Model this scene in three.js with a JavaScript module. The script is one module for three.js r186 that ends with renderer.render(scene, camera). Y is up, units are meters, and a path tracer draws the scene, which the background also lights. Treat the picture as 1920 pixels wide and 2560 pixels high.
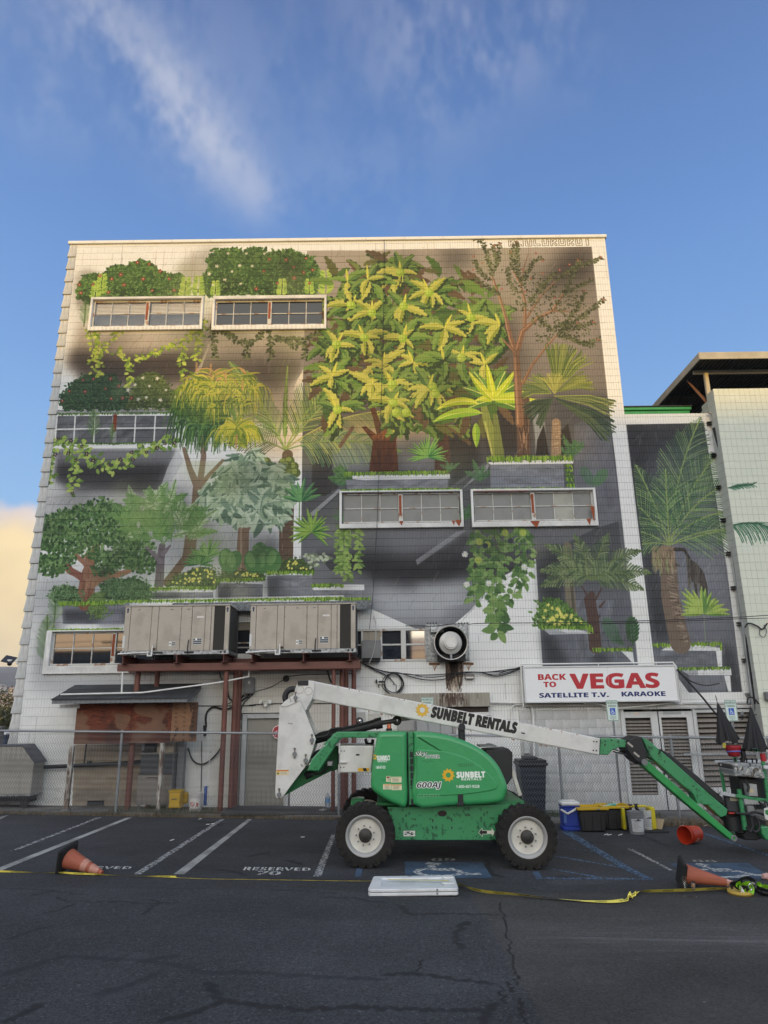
import*as THREE from 'three';
import{mergeGeometries}from 'three/addons/utils/BufferGeometryUtils.js';
// -- camera, sky, sun, exposure
const scene=new THREE.Scene();
const camera=new THREE.PerspectiveCamera(71.84,.75,.05,4000);
camera.position.set(0,2.3,0);
camera.rotation.order='YXZ';
camera.rotation.set(.27025,0,-.0125);
const renderer=new THREE.WebGLRenderer({antialias:true});
renderer.toneMapping=THREE.LinearToneMapping;
renderer.toneMappingExposure=1.0;
renderer.shadowMap.enabled=true;
renderer.shadowMap.type=THREE.PCFSoftShadowMap;
const rngOf=(s)=>()=>{s=(s+0x6d2b79f5)|0;let t=Math.imul(s ^(s>>>15),1|s);t=(t+Math.imul(t ^(t>>>7),61|t))^ t;return((t ^(t>>>14))>>>0)/ 4294967296;};
let rnd=rngOf(7);
const rr=(a,b)=>a +(b-a)*rnd();
const clamp=(v,a=0,b=1)=>Math.max(a,Math.min(b,v));
const smooth=(a,b,v)=>{const t=clamp((v-a)/(b-a));return t*t*(3-2*t);};
const lerp=(a,b,t)=>a +(b-a)*t;
const RAD=Math.PI/180;
function hash2(x,y,s=0){let h=Math.imul(x,374761393)+ Math.imul(y,668265263)+ Math.imul(s,974711);h=Math.imul(h ^(h>>>13),1274126177);return((h ^(h>>>16))>>>0)/ 4294967296;}
function vnoise(x,y,s=0,per=0){
const xi=Math.floor(x),yi=Math.floor(y),u=x-xi,v=y-yi,a=u*u*(3-2*u),b=v*v*(3-2*v);
const w=(i)=>(per?((i%per)+ per)%per:i);
const h=(i,j)=>hash2(w(xi+i),w(yi+j),s);
return lerp(lerp(h(0,0),h(1,0),a),lerp(h(0,1),h(1,1),a),b);
}
function fbm(x,y,o=4,s=0,per=0){let t=0,a=.5,n=0;for(let i=0;i<o;i++){t +=a*vnoise(x,y,s+i,per);n +=a;a*=.5;x*=2;y*=2;per*=2;}return t/n;}
const SUN=new THREE.Vector3(-.16,.112,1).normalize();
function makeSky(){
const W=2560,H=1280,d=new Float32Array(W*H*4);
const stops=[[-90,.05,.05,.055],[-2,.30,.33,.38],[0,.50,.60,.74],[8,.40,.60,.88],[15,.29,.53,.87],[26,.19,.385,.76],[36,.130,.285,.635],[51,.070,.160,.41],[90,.045,.11,.31]];

const wisps=[[-29,48.6,-17.3,42.4,2.9,.33],[-20.5,44.5,-12.1,39.5,1.9,.33],[-26.7,49.4,-18.3,48,4,.14],[-.8,52.1,8.7,49.3,4.5,.18],[5.5,50.2,11.8,47.6,2.6,.26],[-10.1,45.8,-.9,42.4,5,.13],
[1.5,47,6.5,44.8,2.4,.16],[16.4,50.9,19.2,47.4,2.4,.24],[-32.1,45.4,-28.7,43.5,2.4,.14],[-33.6,41.8,-32.3,40.5,1.8,.16],[-30.7,42.1,-28.2,40.8,1.8,.12],[-5.4,40.5,-1.8,39.7,2.2,.10]];
for(let j=0;j<H;j++){
const el=((j+.5)/ H-.5)*180,ce=Math.cos(el*RAD),se=Math.sin(el*RAD);
let k=1;while(k<stops.length-1&&el>stops[k][0])k++;
const A=stops[k-1],B=stops[k],t=clamp((el-A[0])/(B[0]- A[0]));
for(let i=0;i<W;i++){
const ph=((i+.5)/ W-.5)*2*Math.PI,x=ce*Math.cos(ph),z=ce*Math.sin(ph);
let r=lerp(A[1],B[1],t),g=lerp(A[2],B[2],t),b=lerp(A[3],B[3],t);
const az=Math.atan2(x,-z)/ RAD;
if(el>-3){

const c=x*SUN.x+se*SUN.y+z*SUN.z,ang=Math.acos(clamp(c,-1,1))/ RAD;
const w1=Math.exp(-((ang/58)**2)),w2=Math.exp(-((ang/20)**2)),fade=smooth(-3,1,el);
r +=fade*(w1*2.25+w2*2.2);g +=fade*(w1*2.16+w2*1.6);b +=fade*(w1*1.84+w2*.65);

if(el>12&&Math.abs(az)<50){
for(const[a0,e0,a1,e1,hw,st]of wisps){
const ca=Math.cos(40*RAD),dx=(a1-a0)*ca,dy=e1-e0,qx=(az-a0)*ca,qy=el-e0,L=Math.hypot(dx,dy);
let s=(qx*dx+qy*dy)/(L*L);const v=(qx*dy-qy*dx)/ L;
const over=s<0?-s*L:s>1?(s-1)*L:0,dist=Math.hypot(v,over*.8);
if(dist>hw*2.2)continue;
const ra=az*.78+el*.62,rb=-az*.62+el*.78,n2=fbm(ra*.16+40,rb*.10+3,6,31),n=st>.3?fbm(s*L*.07+a0,v*.24+e0,6,11):fbm(az*.33,el*.33,5,71);
const m=Math.exp(-((dist/hw)**2))*smooth(.38,.68,n*.5+n2*.3+.2*fbm(az*1.3,el*1.3,4,91))*st*(st>.3?1.2:.55);
r=lerp(r,.72,m);g=lerp(g,.73,m);b=lerp(b,.80,m);
}
}

const top=13.9+5*(fbm(az*.09+3.1,4.2,4,5)- .5)- 16*smooth(-26,-20,az)*(az<60?1:0)- 9*smooth(60,90,az);
const inFront=az>-24&&az<60;
if(!inFront&&el<top+3){
const puff=fbm(az*.22,el*.3,5,21)*3.2-1.6;
const m=smooth(.35,-.5,el-top-puff)*.97;
const q=fbm(az*.3+9,el*.42,5,41),edge=smooth(2.2,0,top+puff-el);
const lit=.86+.22*q;
const back=smooth(60,120,Math.abs(az));
r=lerp(r,lerp(1.08,.82,edge)*lit*(1+back*.2),m);g=lerp(g,lerp(.84,.72,edge)*lit,m);b=lerp(b,lerp(.46,.70,edge)*lit,m);
}
}
const o=(j*W+i)*4;d[o]=r;d[o+1]=g;d[o+2]=b;d[o+3]=1;
}
}
const t=new THREE.DataTexture(d,W,H,THREE.RGBAFormat,THREE.FloatType);
t.mapping=THREE.EquirectangularReflectionMapping;t.magFilter=t.minFilter=THREE.LinearFilter;t.needsUpdate=true;
return t;
}
scene.background=makeSky();
scene.environment=scene.background;
const sun=new THREE.DirectionalLight(new THREE.Color().setRGB(1,.57,.04),2.6);
sun.target.position.set(0,8,-18);sun.position.copy(SUN).multiplyScalar(170).add(sun.target.position);
sun.castShadow=true;sun.shadow.radius=1;sun.shadow.mapSize.set(4096,4096);
Object.assign(sun.shadow.camera,{left:-60,right:60,top:40,bottom:-30,near:1,far:260});
scene.add(sun,sun.target);
// -- helpers
const WZ=-17.3;
const gy=(x)=>-.02*(x-1);
const used={};
function numbered(name){const n=used[name]=(used[name]??-1)+ 1;return n?name+'_'+String(n).padStart(3,'0'):name;}
function thing(name,label,category,[x,y,z]=[0,0,0],group,kind){
const o=new THREE.Group();o.name=numbered(name);o.position.set(x,y,z);
o.userData={label};if(category)o.userData.category=category;if(group)o.userData.group=group;if(kind)o.userData.kind=kind;
scene.add(o);return o;
}
function origin(o){const v=new THREE.Vector3();for(;o;o=o.parent)v.add(o.position);return v;}
function boxUV(g){
const p=g.attributes.position,n=g.attributes.normal,uv=new Float32Array(p.count*2);
for(let i=0;i<p.count;i++){
const ax=Math.abs(n.getX(i)),ay=Math.abs(n.getY(i)),az=Math.abs(n.getZ(i));
let u,v;if(az>=ax&&az>=ay){u=p.getX(i);v=p.getY(i);}else if(ax>=ay){u=p.getZ(i);v=p.getY(i);}else{u=p.getX(i);v=p.getZ(i);}
uv[2*i]=u;uv[2*i+1]=v;
}
g.setAttribute('uv',new THREE.BufferAttribute(uv,2));return g;
}
function prep(g){
let q=g.index?g.toNonIndexed():g;
for(const k of Object.keys(q.attributes))if(!['position','normal','uv'].includes(k))q.deleteAttribute(k);
if(!q.attributes.normal)q.computeVertexNormals();
if(!g.userData.keepUV||!q.attributes.uv)boxUV(q);
q.userData={};
return q;
}
const merge=(list)=>{list=list.flat().map(prep);return list.length===1?list[0]:mergeGeometries(list);};
function part(parent,name,geos,material,opt={}){
let g=merge(Array.isArray(geos)?geos:[geos]);
const o=origin(parent);g=g.clone();g.translate(-o.x,-o.y,-o.z);
const m=new THREE.Mesh(g,material);m.name=name;m.castShadow=m.receiveShadow=true;
if(opt.label)m.userData.label=opt.label;if(opt.kind)m.userData.kind=opt.kind;
parent.add(m);return m;
}
function solo(name,label,category,pos,geos,material,group,kind){
const m=part(scene,numbered(name),geos,material);
m.geometry.translate(-pos[0],-pos[1],-pos[2]);m.position.set(...pos);
m.userData={label};if(category)m.userData.category=category;if(group)m.userData.group=group;if(kind)m.userData.kind=kind;
return m;
}
function raw(pos,uv){const g=new THREE.BufferGeometry();g.setAttribute('position',new THREE.BufferAttribute(new Float32Array(pos),3));if(uv){g.setAttribute('uv',new THREE.BufferAttribute(new Float32Array(uv),2));g.userData.keepUV=true;}g.computeVertexNormals();return g;}
function bx(x0,x1,y0,y1,z0,z1,c=.006){
if(x0>x1)[x0,x1]=[x1,x0];if(y0>y1)[y0,y1]=[y1,y0];if(z0>z1)[z0,z1]=[z1,z0];
c=Math.min(c,(x1-x0)*.3,(y1-y0)*.3,(z1-z0)*.3);
const C=[(x0+x1)/ 2,(y0+y1)/ 2,(z0+z1)/ 2],h=[(x1-x0)/ 2,(y1-y0)/ 2,(z1-z0)/ 2],pos=[];
const P=(sx,sy,sz,a)=>{const s=[sx,sy,sz];return[0,1,2].map((i)=>C[i]+ s[i]*(h[i]-(i===a?0:c)));};
const tri=(a,b,d)=>{const u=[0,1,2].map((i)=>b[i]- a[i]),v=[0,1,2].map((i)=>d[i]- a[i]);const n=[u[1]*v[2]- u[2]*v[1],u[2]*v[0]- u[0]*v[2],u[0]*v[1]- u[1]*v[0]];const m=[0,1,2].map((i)=>(a[i]+ b[i]+ d[i])/ 3-C[i]);if(n[0]*m[0]+ n[1]*m[1]+ n[2]*m[2]<0)pos.push(...a,...d,...b);else pos.push(...a,...b,...d);};
const quad=(a,b,d,e)=>{tri(a,b,d);tri(a,d,e);};
for(let a=0;a<3;a++)for(const s of[-1,1]){const q=[[-1,-1],[1,-1],[1,1],[-1,1]].map(([u,v])=>{const w=[0,0,0];w[a]=s;w[(a+1)%3]=u;w[(a+2)%3]=v;return P(...w,a);});quad(...q);}
if(c>0){
for(let a=0;a<3;a++){const b=(a+1)%3,d=(a+2)%3;for(const s of[-1,1])for(const t of[-1,1]){const w=(u)=>{const q=[0,0,0];q[b]=s;q[d]=t;q[a]=u;return q;};quad(P(...w(-1),b),P(...w(1),b),P(...w(1),d),P(...w(-1),d));}}
for(const sx of[-1,1])for(const sy of[-1,1])for(const sz of[-1,1])tri(P(sx,sy,sz,0),P(sx,sy,sz,1),P(sx,sy,sz,2));
}
return raw(pos);
}
const V=(x,y,z)=>new THREE.Vector3(x,y,z);
function rod(a,b,r,seg=8,r2=r){
const A=V(...a),B=V(...b),d=B.clone().sub(A),g=new THREE.CylinderGeometry(r2,r,d.length(),seg,1);
g.applyQuaternion(new THREE.Quaternion().setFromUnitVectors(V(0,1,0),d.clone().normalize()));const m=A.add(B).multiplyScalar(.5);g.translate(m.x,m.y,m.z);return g;
}
const pipe=(pts,r,seg=8,n=0)=>new THREE.TubeGeometry(new THREE.CatmullRomCurve3(pts.map((p)=>V(...p)),false,'centripetal'),n||pts.length*6,r,seg);
const pipeStraight=(pts,r,seg=8)=>pts.slice(1).map((p,i)=>rod(pts[i],p,r,seg)).concat(pts.slice(1,-1).map((p)=>new THREE.SphereGeometry(r*1.12,8,6).translate(...p)));
function bar(a,b,w,h,c=.004,up=[0,1,0]){
const A=V(...a),B=V(...b),d=B.clone().sub(A),L=d.length();d.normalize();
const g=bx(-w/2,w/2,-h/2,h/2,0,L,c);let U=V(...up);if(Math.abs(U.dot(d))>.99)U=V(1,0,0);
const X=U.clone().cross(d).normalize(),Y=d.clone().cross(X);
g.applyMatrix4(new THREE.Matrix4().makeBasis(X,Y,d));g.translate(A.x,A.y,A.z);return g;
}
const pairs=(l)=>{const o=[];for(let i=0;i<l.length;i +=2)o.push([l[i],l[i+1]]);return o;};
function prism(l,z0,z1,bev=.006,holes=[]){
const s=new THREE.Shape(pairs(l).map(([x,y])=>new THREE.Vector2(x,y)));
for(const h of holes)s.holes.push(new THREE.Path(pairs(h).map(([x,y])=>new THREE.Vector2(x,y))));
if(z0>z1)[z0,z1]=[z1,z0];
bev=Math.min(bev,(z1-z0)*.4);
const g=new THREE.ExtrudeGeometry(s,{depth:z1-z0-2*bev,bevelEnabled:bev>0,bevelSize:bev,bevelThickness:bev,bevelOffset:-bev,bevelSegments:1,curveSegments:10});
g.translate(0,0,z0+bev);return g;
}
function flatXY(l,z){const s=new THREE.ShapeGeometry(new THREE.Shape(pairs(l).map(([x,y])=>new THREE.Vector2(x,y))));s.translate(0,0,z);return s;}
function flatG(l,e){
const g=new THREE.ShapeGeometry(new THREE.Shape(pairs(l).map(([x,z])=>new THREE.Vector2(x,-z))));
const q=g.toNonIndexed(),p=q.attributes.position;for(let i=0;i<p.count;i++){const x=p.getX(i),z=-p.getY(i);p.setXYZ(i,x,gy(x)+ e,z);}q.computeVertexNormals();return q;
}
const circle=(x,y,r,n=24)=>{const o=[];for(let i=0;i<n;i++)o.push(x+r*Math.cos(i/n*2*Math.PI),y+r*Math.sin(i/n*2*Math.PI));return o;};
const lathe=(prof,seg=24,axis='y')=>{const g=new THREE.LatheGeometry(prof.map(([r,y])=>new THREE.Vector2(r,y)),seg);if(axis==='z')g.rotateX(Math.PI/2);return g;};
function plate(x0,x1,y0,y1,z,tilt=0){const g=new THREE.PlaneGeometry(x1-x0,y1-y0);if(tilt)g.rotateZ(tilt);g.translate((x0+x1)/ 2,(y0+y1)/ 2,z);g.userData.keepUV=true;return g;}
// -- materials
function noiseTex(fn,n=256,size=1){
const d=new Uint8Array(n*n*4);
for(let j=0;j<n;j++)for(let i=0;i<n;i++){const c=fn(i/n,j/n);const o=(j*n+i)*4;for(let k=0;k<3;k++)d[o+k]=clamp(Array.isArray(c)?c[k]:c)*255;d[o+3]=255;}
const t=new THREE.DataTexture(d,n,n);t.wrapS=t.wrapT=THREE.RepeatWrapping;t.magFilter=THREE.LinearFilter;t.minFilter=THREE.LinearMipmapLinearFilter;t.generateMipmaps=true;t.repeat.set(1/size,1/size);t.needsUpdate=true;return t;
}
const srgb=(t)=>{t.colorSpace=THREE.SRGBColorSpace;return t;};
const T={
grime:srgb(noiseTex((u,v)=>{const a=fbm(u*6,v*6,5,3,6),b=fbm(u*40,v*40,2,9,40);return .93+.07*smooth(.25,.6,a)- .03*b;},256,1.3)),
streak:srgb(noiseTex((u,v)=>{const a=fbm(u*30,v*3,4,5,3),b=fbm(u*5,v*5,4,8,5);return .86+.14*smooth(.25,.62,a*.6+b*.4);},256,1.1)),
concrete:srgb(noiseTex((u,v)=>{const a=fbm(u*5,v*5,5,13,5),b=vnoise(u*128,v*128,4,128);return .62+.42*(a-.1)- .12*b;},256,1.6)),
scuff:srgb(noiseTex((u,v)=>{const a=fbm(u*5,v*5,5,43,5),b=fbm(u*26,v*26,3,47,26),m=smooth(.52,.66,a)*smooth(.35,.6,b),d=smooth(.62,.72,b)*smooth(.3,.5,a);return[1-.12*m-.35*d,1-.07*m-.35*d,1-.06*m-.33*d];},256,1.2)),
rough:noiseTex((u,v)=>.72+.28*fbm(u*8,v*8,4,17,8),128,1),
fine:noiseTex((u,v)=>fbm(u*64,v*64,2,23,64),256,.5),
galv:srgb(noiseTex((u,v)=>{let best=9,id=0;const n=14,x=u*n,y=v*n;for(let i=-1;i<2;i++)for(let j=-1;j<2;j++){const cx=Math.floor(x)+ i,cy=Math.floor(y)+ j,wx=(cx+n)%n,wy=(cy+n)%n,dd=(cx+hash2(wx,wy,1)- x)**2 +(cy+hash2(wx,wy,2)- y)**2;if(dd<best){best=dd;id=hash2(wx,wy,3);}}return .66+.34*id;},256,.6)),
rust:srgb(noiseTex((u,v)=>{const a=fbm(u*7,v*7,5,33,7),m=smooth(.64,.76,a);return[lerp(1,.8,m),lerp(1,.62,m),lerp(1,.52,m)];},256,.9)),
};
const M0={};
function mat(color,rough=.7,metal=0,opt={}){
const key=JSON.stringify([color,rough,metal,Object.keys(opt).map((k)=>[k,opt[k]?.uuid??opt[k]])]);
if(M0[key])return M0[key];
const{phys,...o}=opt;
const m=new(phys?THREE.MeshPhysicalMaterial:THREE.MeshStandardMaterial)({color:Array.isArray(color)?new THREE.Color().setRGB(...color):color,roughness:rough,metalness:metal,...o});
return(M0[key]=m);
}
const M={
white:mat([.72,.72,.70],.55,0,{map:T.grime,roughnessMap:T.rough}),
trim:mat([.78,.78,.76],.7,0,{map:T.streak,bumpMap:T.fine,bumpScale:.002}),
steel:mat([.17,.062,.045],.6,0,{map:T.streak,roughnessMap:T.rough}),
galv:mat([.46,.48,.50],.5,.75,{map:T.galv}),
galvPost:mat([.36,.38,.40],.55,.6,{map:T.streak}),
stainless:mat([.62,.60,.57],.28,1,{map:T.streak}),
black:mat([.014,.014,.016],.55,0,{map:T.grime}),
blackGloss:mat([.012,.012,.013],.3,0),
rubber:mat([.022,.021,.020],.85,0,{map:T.concrete,bumpMap:T.fine,bumpScale:.004}),
pvc:mat([.76,.76,.73],.4,0,{map:T.grime}),
green:mat([.042,.255,.10],.4,0,{map:T.scuff,roughnessMap:T.rough,phys:true,clearcoat:.35,clearcoatRoughness:.25}),
greenDark:mat([.018,.17,.05],.5,0,{map:T.grime}),
cream:mat([.66,.64,.57],.45,0,{map:T.grime,roughnessMap:T.rough}),
boom:mat([.70,.69,.66],.45,0,{map:T.grime,roughnessMap:T.rough}),
concrete:mat([.30,.29,.27],.92,0,{map:T.concrete,bumpMap:T.fine,bumpScale:.006}),
beige:mat([.46,.41,.345],.6,0,{map:T.grime,roughnessMap:T.rough}),
dark:mat([.02,.02,.022],.8,0),
joint:mat([.11,.11,.11],.95,0,{map:T.concrete}),
chrome:mat([.7,.7,.7],.15,1),
grey:mat([.20,.205,.21],.6,0,{map:T.grime}),
cable:mat([.016,.016,.018],.6,0),
};
function canvasTex(w,h,draw){const c=document.createElement('canvas');c.width=w;c.height=h;const x=c.getContext('2d');draw(x,w,h);const t=new THREE.CanvasTexture(c);t.colorSpace=THREE.SRGBColorSpace;t.anisotropy=8;return t;}
function text(x,s,cx,cy,w,h,fill,{font='bold 100px sans-serif',stroke,lw=6,skew=0}={}){
x.save();x.translate(cx,cy);x.font=font;x.textAlign='center';x.textBaseline='alphabetic';const m=x.measureText(s);
const up=m.actualBoundingBoxAscent||72,dn=m.actualBoundingBoxDescent||0;x.transform(w/m.width,0,skew,h /(up+dn),0,0);
if(stroke){x.strokeStyle=stroke;x.lineWidth=lw;x.lineJoin='round';x.strokeText(s,0,(up-dn)/ 2);}
x.fillStyle=fill;x.fillText(s,0,(up-dn)/ 2);x.restore();
}
// -- the painting on the wall (flat paint, in metres of the wall)
const MX0=-9.95,MX1=9.35,MY0=-.6,MY1=16.75,MW=2048,MH=1840;
const murals=(()=>{
rnd=rngOf(4242);
const cv=document.createElement('canvas');cv.width=MW;cv.height=MH;const x=cv.getContext('2d');
const sx=MW /(MX1-MX0),sy=MH /(MY1-MY0);
const home=()=>x.setTransform(sx,0,0,-sy,-MX0*sx,MY1*sy);
home();x.lineCap='round';x.lineJoin='round';
const trace=(l,close=true)=>{x.beginPath();for(let i=0;i<l.length;i +=2)i?x.lineTo(l[i],l[i+1]):x.moveTo(l[0],l[1]);if(close)x.closePath();};
const poly=(l,c,a=1)=>{x.globalAlpha=a;x.fillStyle=c;trace(l);x.fill();x.globalAlpha=1;};
const soft=(l,c,a,b)=>{x.save();x.filter=`blur(${(b * sx).toFixed(1)}px)`;poly(l,c,a);x.restore();home();};
const line=(l,w,c,a=1)=>{x.globalAlpha=a;x.strokeStyle=c;x.lineWidth=w;trace(l,false);x.stroke();x.globalAlpha=1;};
const dot=(px,py,r,c,a=1)=>{x.globalAlpha=a;x.fillStyle=c;x.beginPath();x.ellipse(px,py,r,r,0,0,7);x.fill();x.globalAlpha=1;};
const pick=(a)=>a[Math.floor(rnd()*a.length)];
const rect4=(x0,y0,x1,y1)=>[x0,y0,x1,y0,x1,y1,x0,y1];
const vgrad=(l,stops)=>{const ys=l.filter((_,i)=>i%2),a=Math.max(...ys),b=Math.min(...ys);const g=x.createLinearGradient(0,a,0,b);stops.forEach(([t,c])=>g.addColorStop(t,c));x.fillStyle=g;trace(l);x.fill();};
const inside=(l,px,py)=>{let c=false;for(let i=0,n=l.length/2,j=n-1;i<n;j=i++){const xi=l[2*i],yi=l[2*i+1],xj=l[2*j],yj=l[2*j+1];if((yi>py)!==(yj>py)&&px<(xj-xi)*(py-yi)/(yj-yi)+ xi)c=!c;}return c;};
const within=(l)=>{const X=l.filter((_,i)=>!(i%2)),Y=l.filter((_,i)=>i%2),a=Math.min(...X),b=Math.max(...X),c=Math.min(...Y),d=Math.max(...Y);for(let k=0;k<60;k++){const p=[rr(a,b),rr(c,d)];if(inside(l,...p))return p;}return[l[0],l[1]];};

const brush=(l,n,cols,a,w=.25,len=.8,ang=0)=>{x.save();trace(l);x.clip();for(let i=0;i<n;i++){const[px,py]=within(l),t=ang+rr(-.5,.5),L=rr(.3,1)*len;line([px,py,px+L*Math.cos(t),py+L*Math.sin(t)],rr(.3,1)*w,pick(cols),a*rr(.3,1));}x.restore();};

const spine=(px,py,ang,len,bend)=>(t)=>{const a=ang+bend*t*.5;return[px+len*t*Math.cos(a),py+len*t*Math.sin(a),ang+bend*t];};
const blade=(px,py,ang,len,wid,bend,fill,{lobes=0,mid,lit,n=10,pw=.8}={})=>{
const f=spine(px,py,ang,len,bend),A=[],B=[];const N=lobes?lobes*2:n;
for(let i=0;i<=N;i++){const t=i/N,[qx,qy,a]=f(t),back=lobes&&i%2===0&&i<N?.07:0;let h=wid*Math.pow(Math.sin(Math.PI*Math.pow(t,pw)),.75);if(lobes)h*=i%2?1:.7;const s=f(Math.min(1,t +(lobes&&i%2?.07:0)));
A.push(s[0]- h*Math.sin(a),s[1]+ h*Math.cos(a));B.unshift(s[0]+ h*Math.sin(a),s[1]- h*Math.cos(a));}
const rev=[];for(let i=0;i<B.length;i +=2)rev.push([B[i],B[i+1]]);
const flipped=[];for(let i=0;i<B.length/2;i++)flipped.push(B[2*i],B[2*i+1]);
const bb=[];for(let i=B.length/2-1;i>=0;i--)bb.push([B[2*i],B[2*i+1]]);
const all=[...A];const C=[];for(let i=N;i>=0;i--){const t=i/N,[,,a]=f(t);let h=wid*Math.pow(Math.sin(Math.PI*Math.pow(t,pw)),.75);if(lobes)h*=i%2?1:.7;const s=f(Math.min(1,t +(lobes&&i%2?.07:0)));C.push(s[0]+ h*Math.sin(a),s[1]- h*Math.cos(a));}
poly([...all,...C],fill);
if(lit){const up=Math.cos(ang)>=0?A:C;const M=[];const rv=up===A;for(let i=0;i<=N;i++){const s=f((rv?N-i:i)/ N);M.push(s[0],s[1]);}poly([...up,...M],lit,.75);}
if(mid){const l=[];for(let i=0;i<=6;i++){const s=f(i/6.3);l.push(s[0],s[1]);}line(l,wid*.10+.008,mid,.9);}
};
const frond=(px,py,ang,len,bend,leaf,cols,rib,{step=.052,sides=[1,-1],lean=.75,w=.024,droop=0}={})=>{
const f=spine(px,py,ang,len,bend),n=Math.round(len/step);
for(let i=Math.round(n*.14);i<=n;i++)for(const s of sides){const t=i/n,[qx,qy,a]=f(t),L=leaf*Math.sin(Math.PI*Math.min(.98,.18+t*.8))*rr(.85,1.1),b=a+s*lean*(1.15-t*.55),ex=qx+L*Math.cos(b),ey=qy+L*Math.sin(b)- droop*L;x.strokeStyle=pick(cols);x.lineWidth=w*rr(.6,1.2);x.beginPath();x.moveTo(qx,qy);x.quadraticCurveTo(qx+L*.55*Math.cos(b),qy+L*.55*Math.sin(b)+ .03,ex,ey);x.stroke();}
const l=[];for(let i=0;i<=12;i++){const s=f(i/12);l.push(s[0],s[1]);}line(l,.035,rib);
};

const bush=(l,base,dabs,n,size)=>{
for(let i=0;i<l.length;i +=2)dot(l[i],l[i+1],rr(.03,.09),base);poly(l,base);
for(let i=0;i<n/40;i++){const[px,py]=within(l),c=pick(dabs),q=rr(.12,.3);for(let k=0;k<16;k++)blade(px+rr(-1,1)*q,py+rr(-.6,.6)*q,rr(0,3.1),size*rr(.6,1.2),size*.26,0,c,{n:4});}
for(let i=0;i<n;i++){const[px,py]=within(l);blade(px,py,rr(0,6.3),size*rr(.6,1.3),size*.28,0,pick(dabs),{n:4});}
{const ys=l.filter((_,i)=>i%2),xs=l.filter((_,i)=>!(i%2)),y1=Math.max(...ys),y0=Math.min(...ys),x0=Math.min(...xs),x1=Math.max(...xs);x.save();trace(l);x.clip();for(let k=0;k<4+n/160;k++){const px=rr(x0,x1),py=lerp(y0,y1,rr(.0,.7)),r=(y1-y0)*rr(.12,.28);soft(circle(px,py,r,12),base,.55,r*.45);}soft([x0,y0-.3,x1,y0-.3,x1,lerp(y0,y1,.2),x0,lerp(y0,y1,.2)],'#222c1e',.6,(y1-y0)*.14);x.restore();home();}
for(let i=0;i<n/3;i++){const[px,py]=within(l);blade(px,py,rr(.3,2.8),size*rr(.5,1),size*.2,0,pick(dabs),{n:3});}
for(let i=0;i<l.length-2;i +=2)for(let k=0;k<9;k++){const t=rnd(),px=lerp(l[i],l[i+2],t),py=lerp(l[i+1],l[i+3],t);blade(px,py,rr(.2,2.9),size*rr(.7,1.2),size*.3,0,pick([base,...dabs]),{n:4});}
};
const flower=(px,py,r,c,n=5)=>{for(let i=0;i<n;i++){const a=i/n*6.283+rr(-.2,.2);blade(px,py,a,r,r*.26,0,c,{n:4});}dot(px,py,r*.2,'#e8d9a0');};
const flowers=(l,r,c)=>pairs(l).forEach(([a,b])=>flower(a,b,r*rr(.8,1.15),c));
const vine=(l,size,cols,gap=.09,spread=.13)=>{line(l,.02,'#4c5a30',.8);for(let i=0;i<l.length-2;i +=2){const L=Math.hypot(l[i+2]- l[i],l[i+3]- l[i+1]),n=Math.max(2,Math.round(L/gap)),a=Math.atan2(l[i+3]- l[i+1],l[i+2]- l[i]);for(let k=0;k<n;k++)for(const s of[1,-1]){const t=(k+rnd())/ n;blade(lerp(l[i],l[i+2],t)+ rr(-.3,.3)*spread,lerp(l[i+1],l[i+3],t)+ rr(-.3,.3)*spread,a+s*rr(.5,1.5),size*rr(.7,1.3),size*.3,rr(-.4,.4),pick(cols),{n:5});}}};
const moss=(l,h0,cols=['#64882f','#7b9c38','#4d6d2b','#8fae46'])=>{const h=h0*.62;for(let i=0;i<l.length-2;i +=2){const L=Math.hypot(l[i+2]- l[i],l[i+3]- l[i+1]),n=Math.round(L/.022);for(let k=0;k<n;k++){const t=k/n,px=lerp(l[i],l[i+2],t),py=lerp(l[i+1],l[i+3],t);line([px,py+rr(-.2,.3)*h,px+rr(-.02,.02),py-h*rr(.3,1)],.03,pick(cols));}}};
const trunk=(l,w,dark,light)=>{line(l,w,dark);for(let k=0;k<14;k++){const o=rr(-.42,.42)*w,i0=Math.floor(rr(0,l.length/2-1))*2,t=rnd(),u=Math.min(1,t+rr(.1,.4));const q=(v)=>[lerp(l[i0],l[i0+2],v)+ o,lerp(l[i0+1],l[i0+3],v)];line([...q(t),...q(u)],w*.08,o<0?light:dark,.6);}};
const taper=(l,w0,w1,c)=>{for(let i=0;i<l.length-2;i +=2){const n=l.length/2-1;for(let k=0;k<8;k++){const t=k/8,u=(k+1)/ 8,f=(i/2+t)/ n;line([lerp(l[i],l[i+2],t),lerp(l[i+1],l[i+3],t),lerp(l[i],l[i+2],u),lerp(l[i+1],l[i+3],u)],lerp(w0,w1,f),c);}}};
const agave=(px,py,r,n,cols,lit,spread=2.6,wid=.07)=>{for(let i=0;i<n;i++){const t=(i+.5)/ n-.5,a=Math.PI/2+t*spread;blade(px,py,a+rr(-.08,.08),r*rr(.75,1.1)*(1-.25*Math.abs(t)),wid*r*.75,-Math.sign(t)*-.5*Math.abs(t),pick(cols),{lit,mid:lit});}};
const slab=(l,face,lit)=>{poly(l,face);brush(l,60,[lit,'#7c7e83','#5c5d61'],.25,.12,.5);};
// --- white paint of the wall
x.fillStyle='#e6e7e5';x.fillRect(MX0,MY0,MX1-MX0,MY1-MY0);
brush(rect4(MX0,MY0,MX1,MY1),500,['#ebece9','#dadcda','#e0e0db'],.35,.3,1.4);
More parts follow.
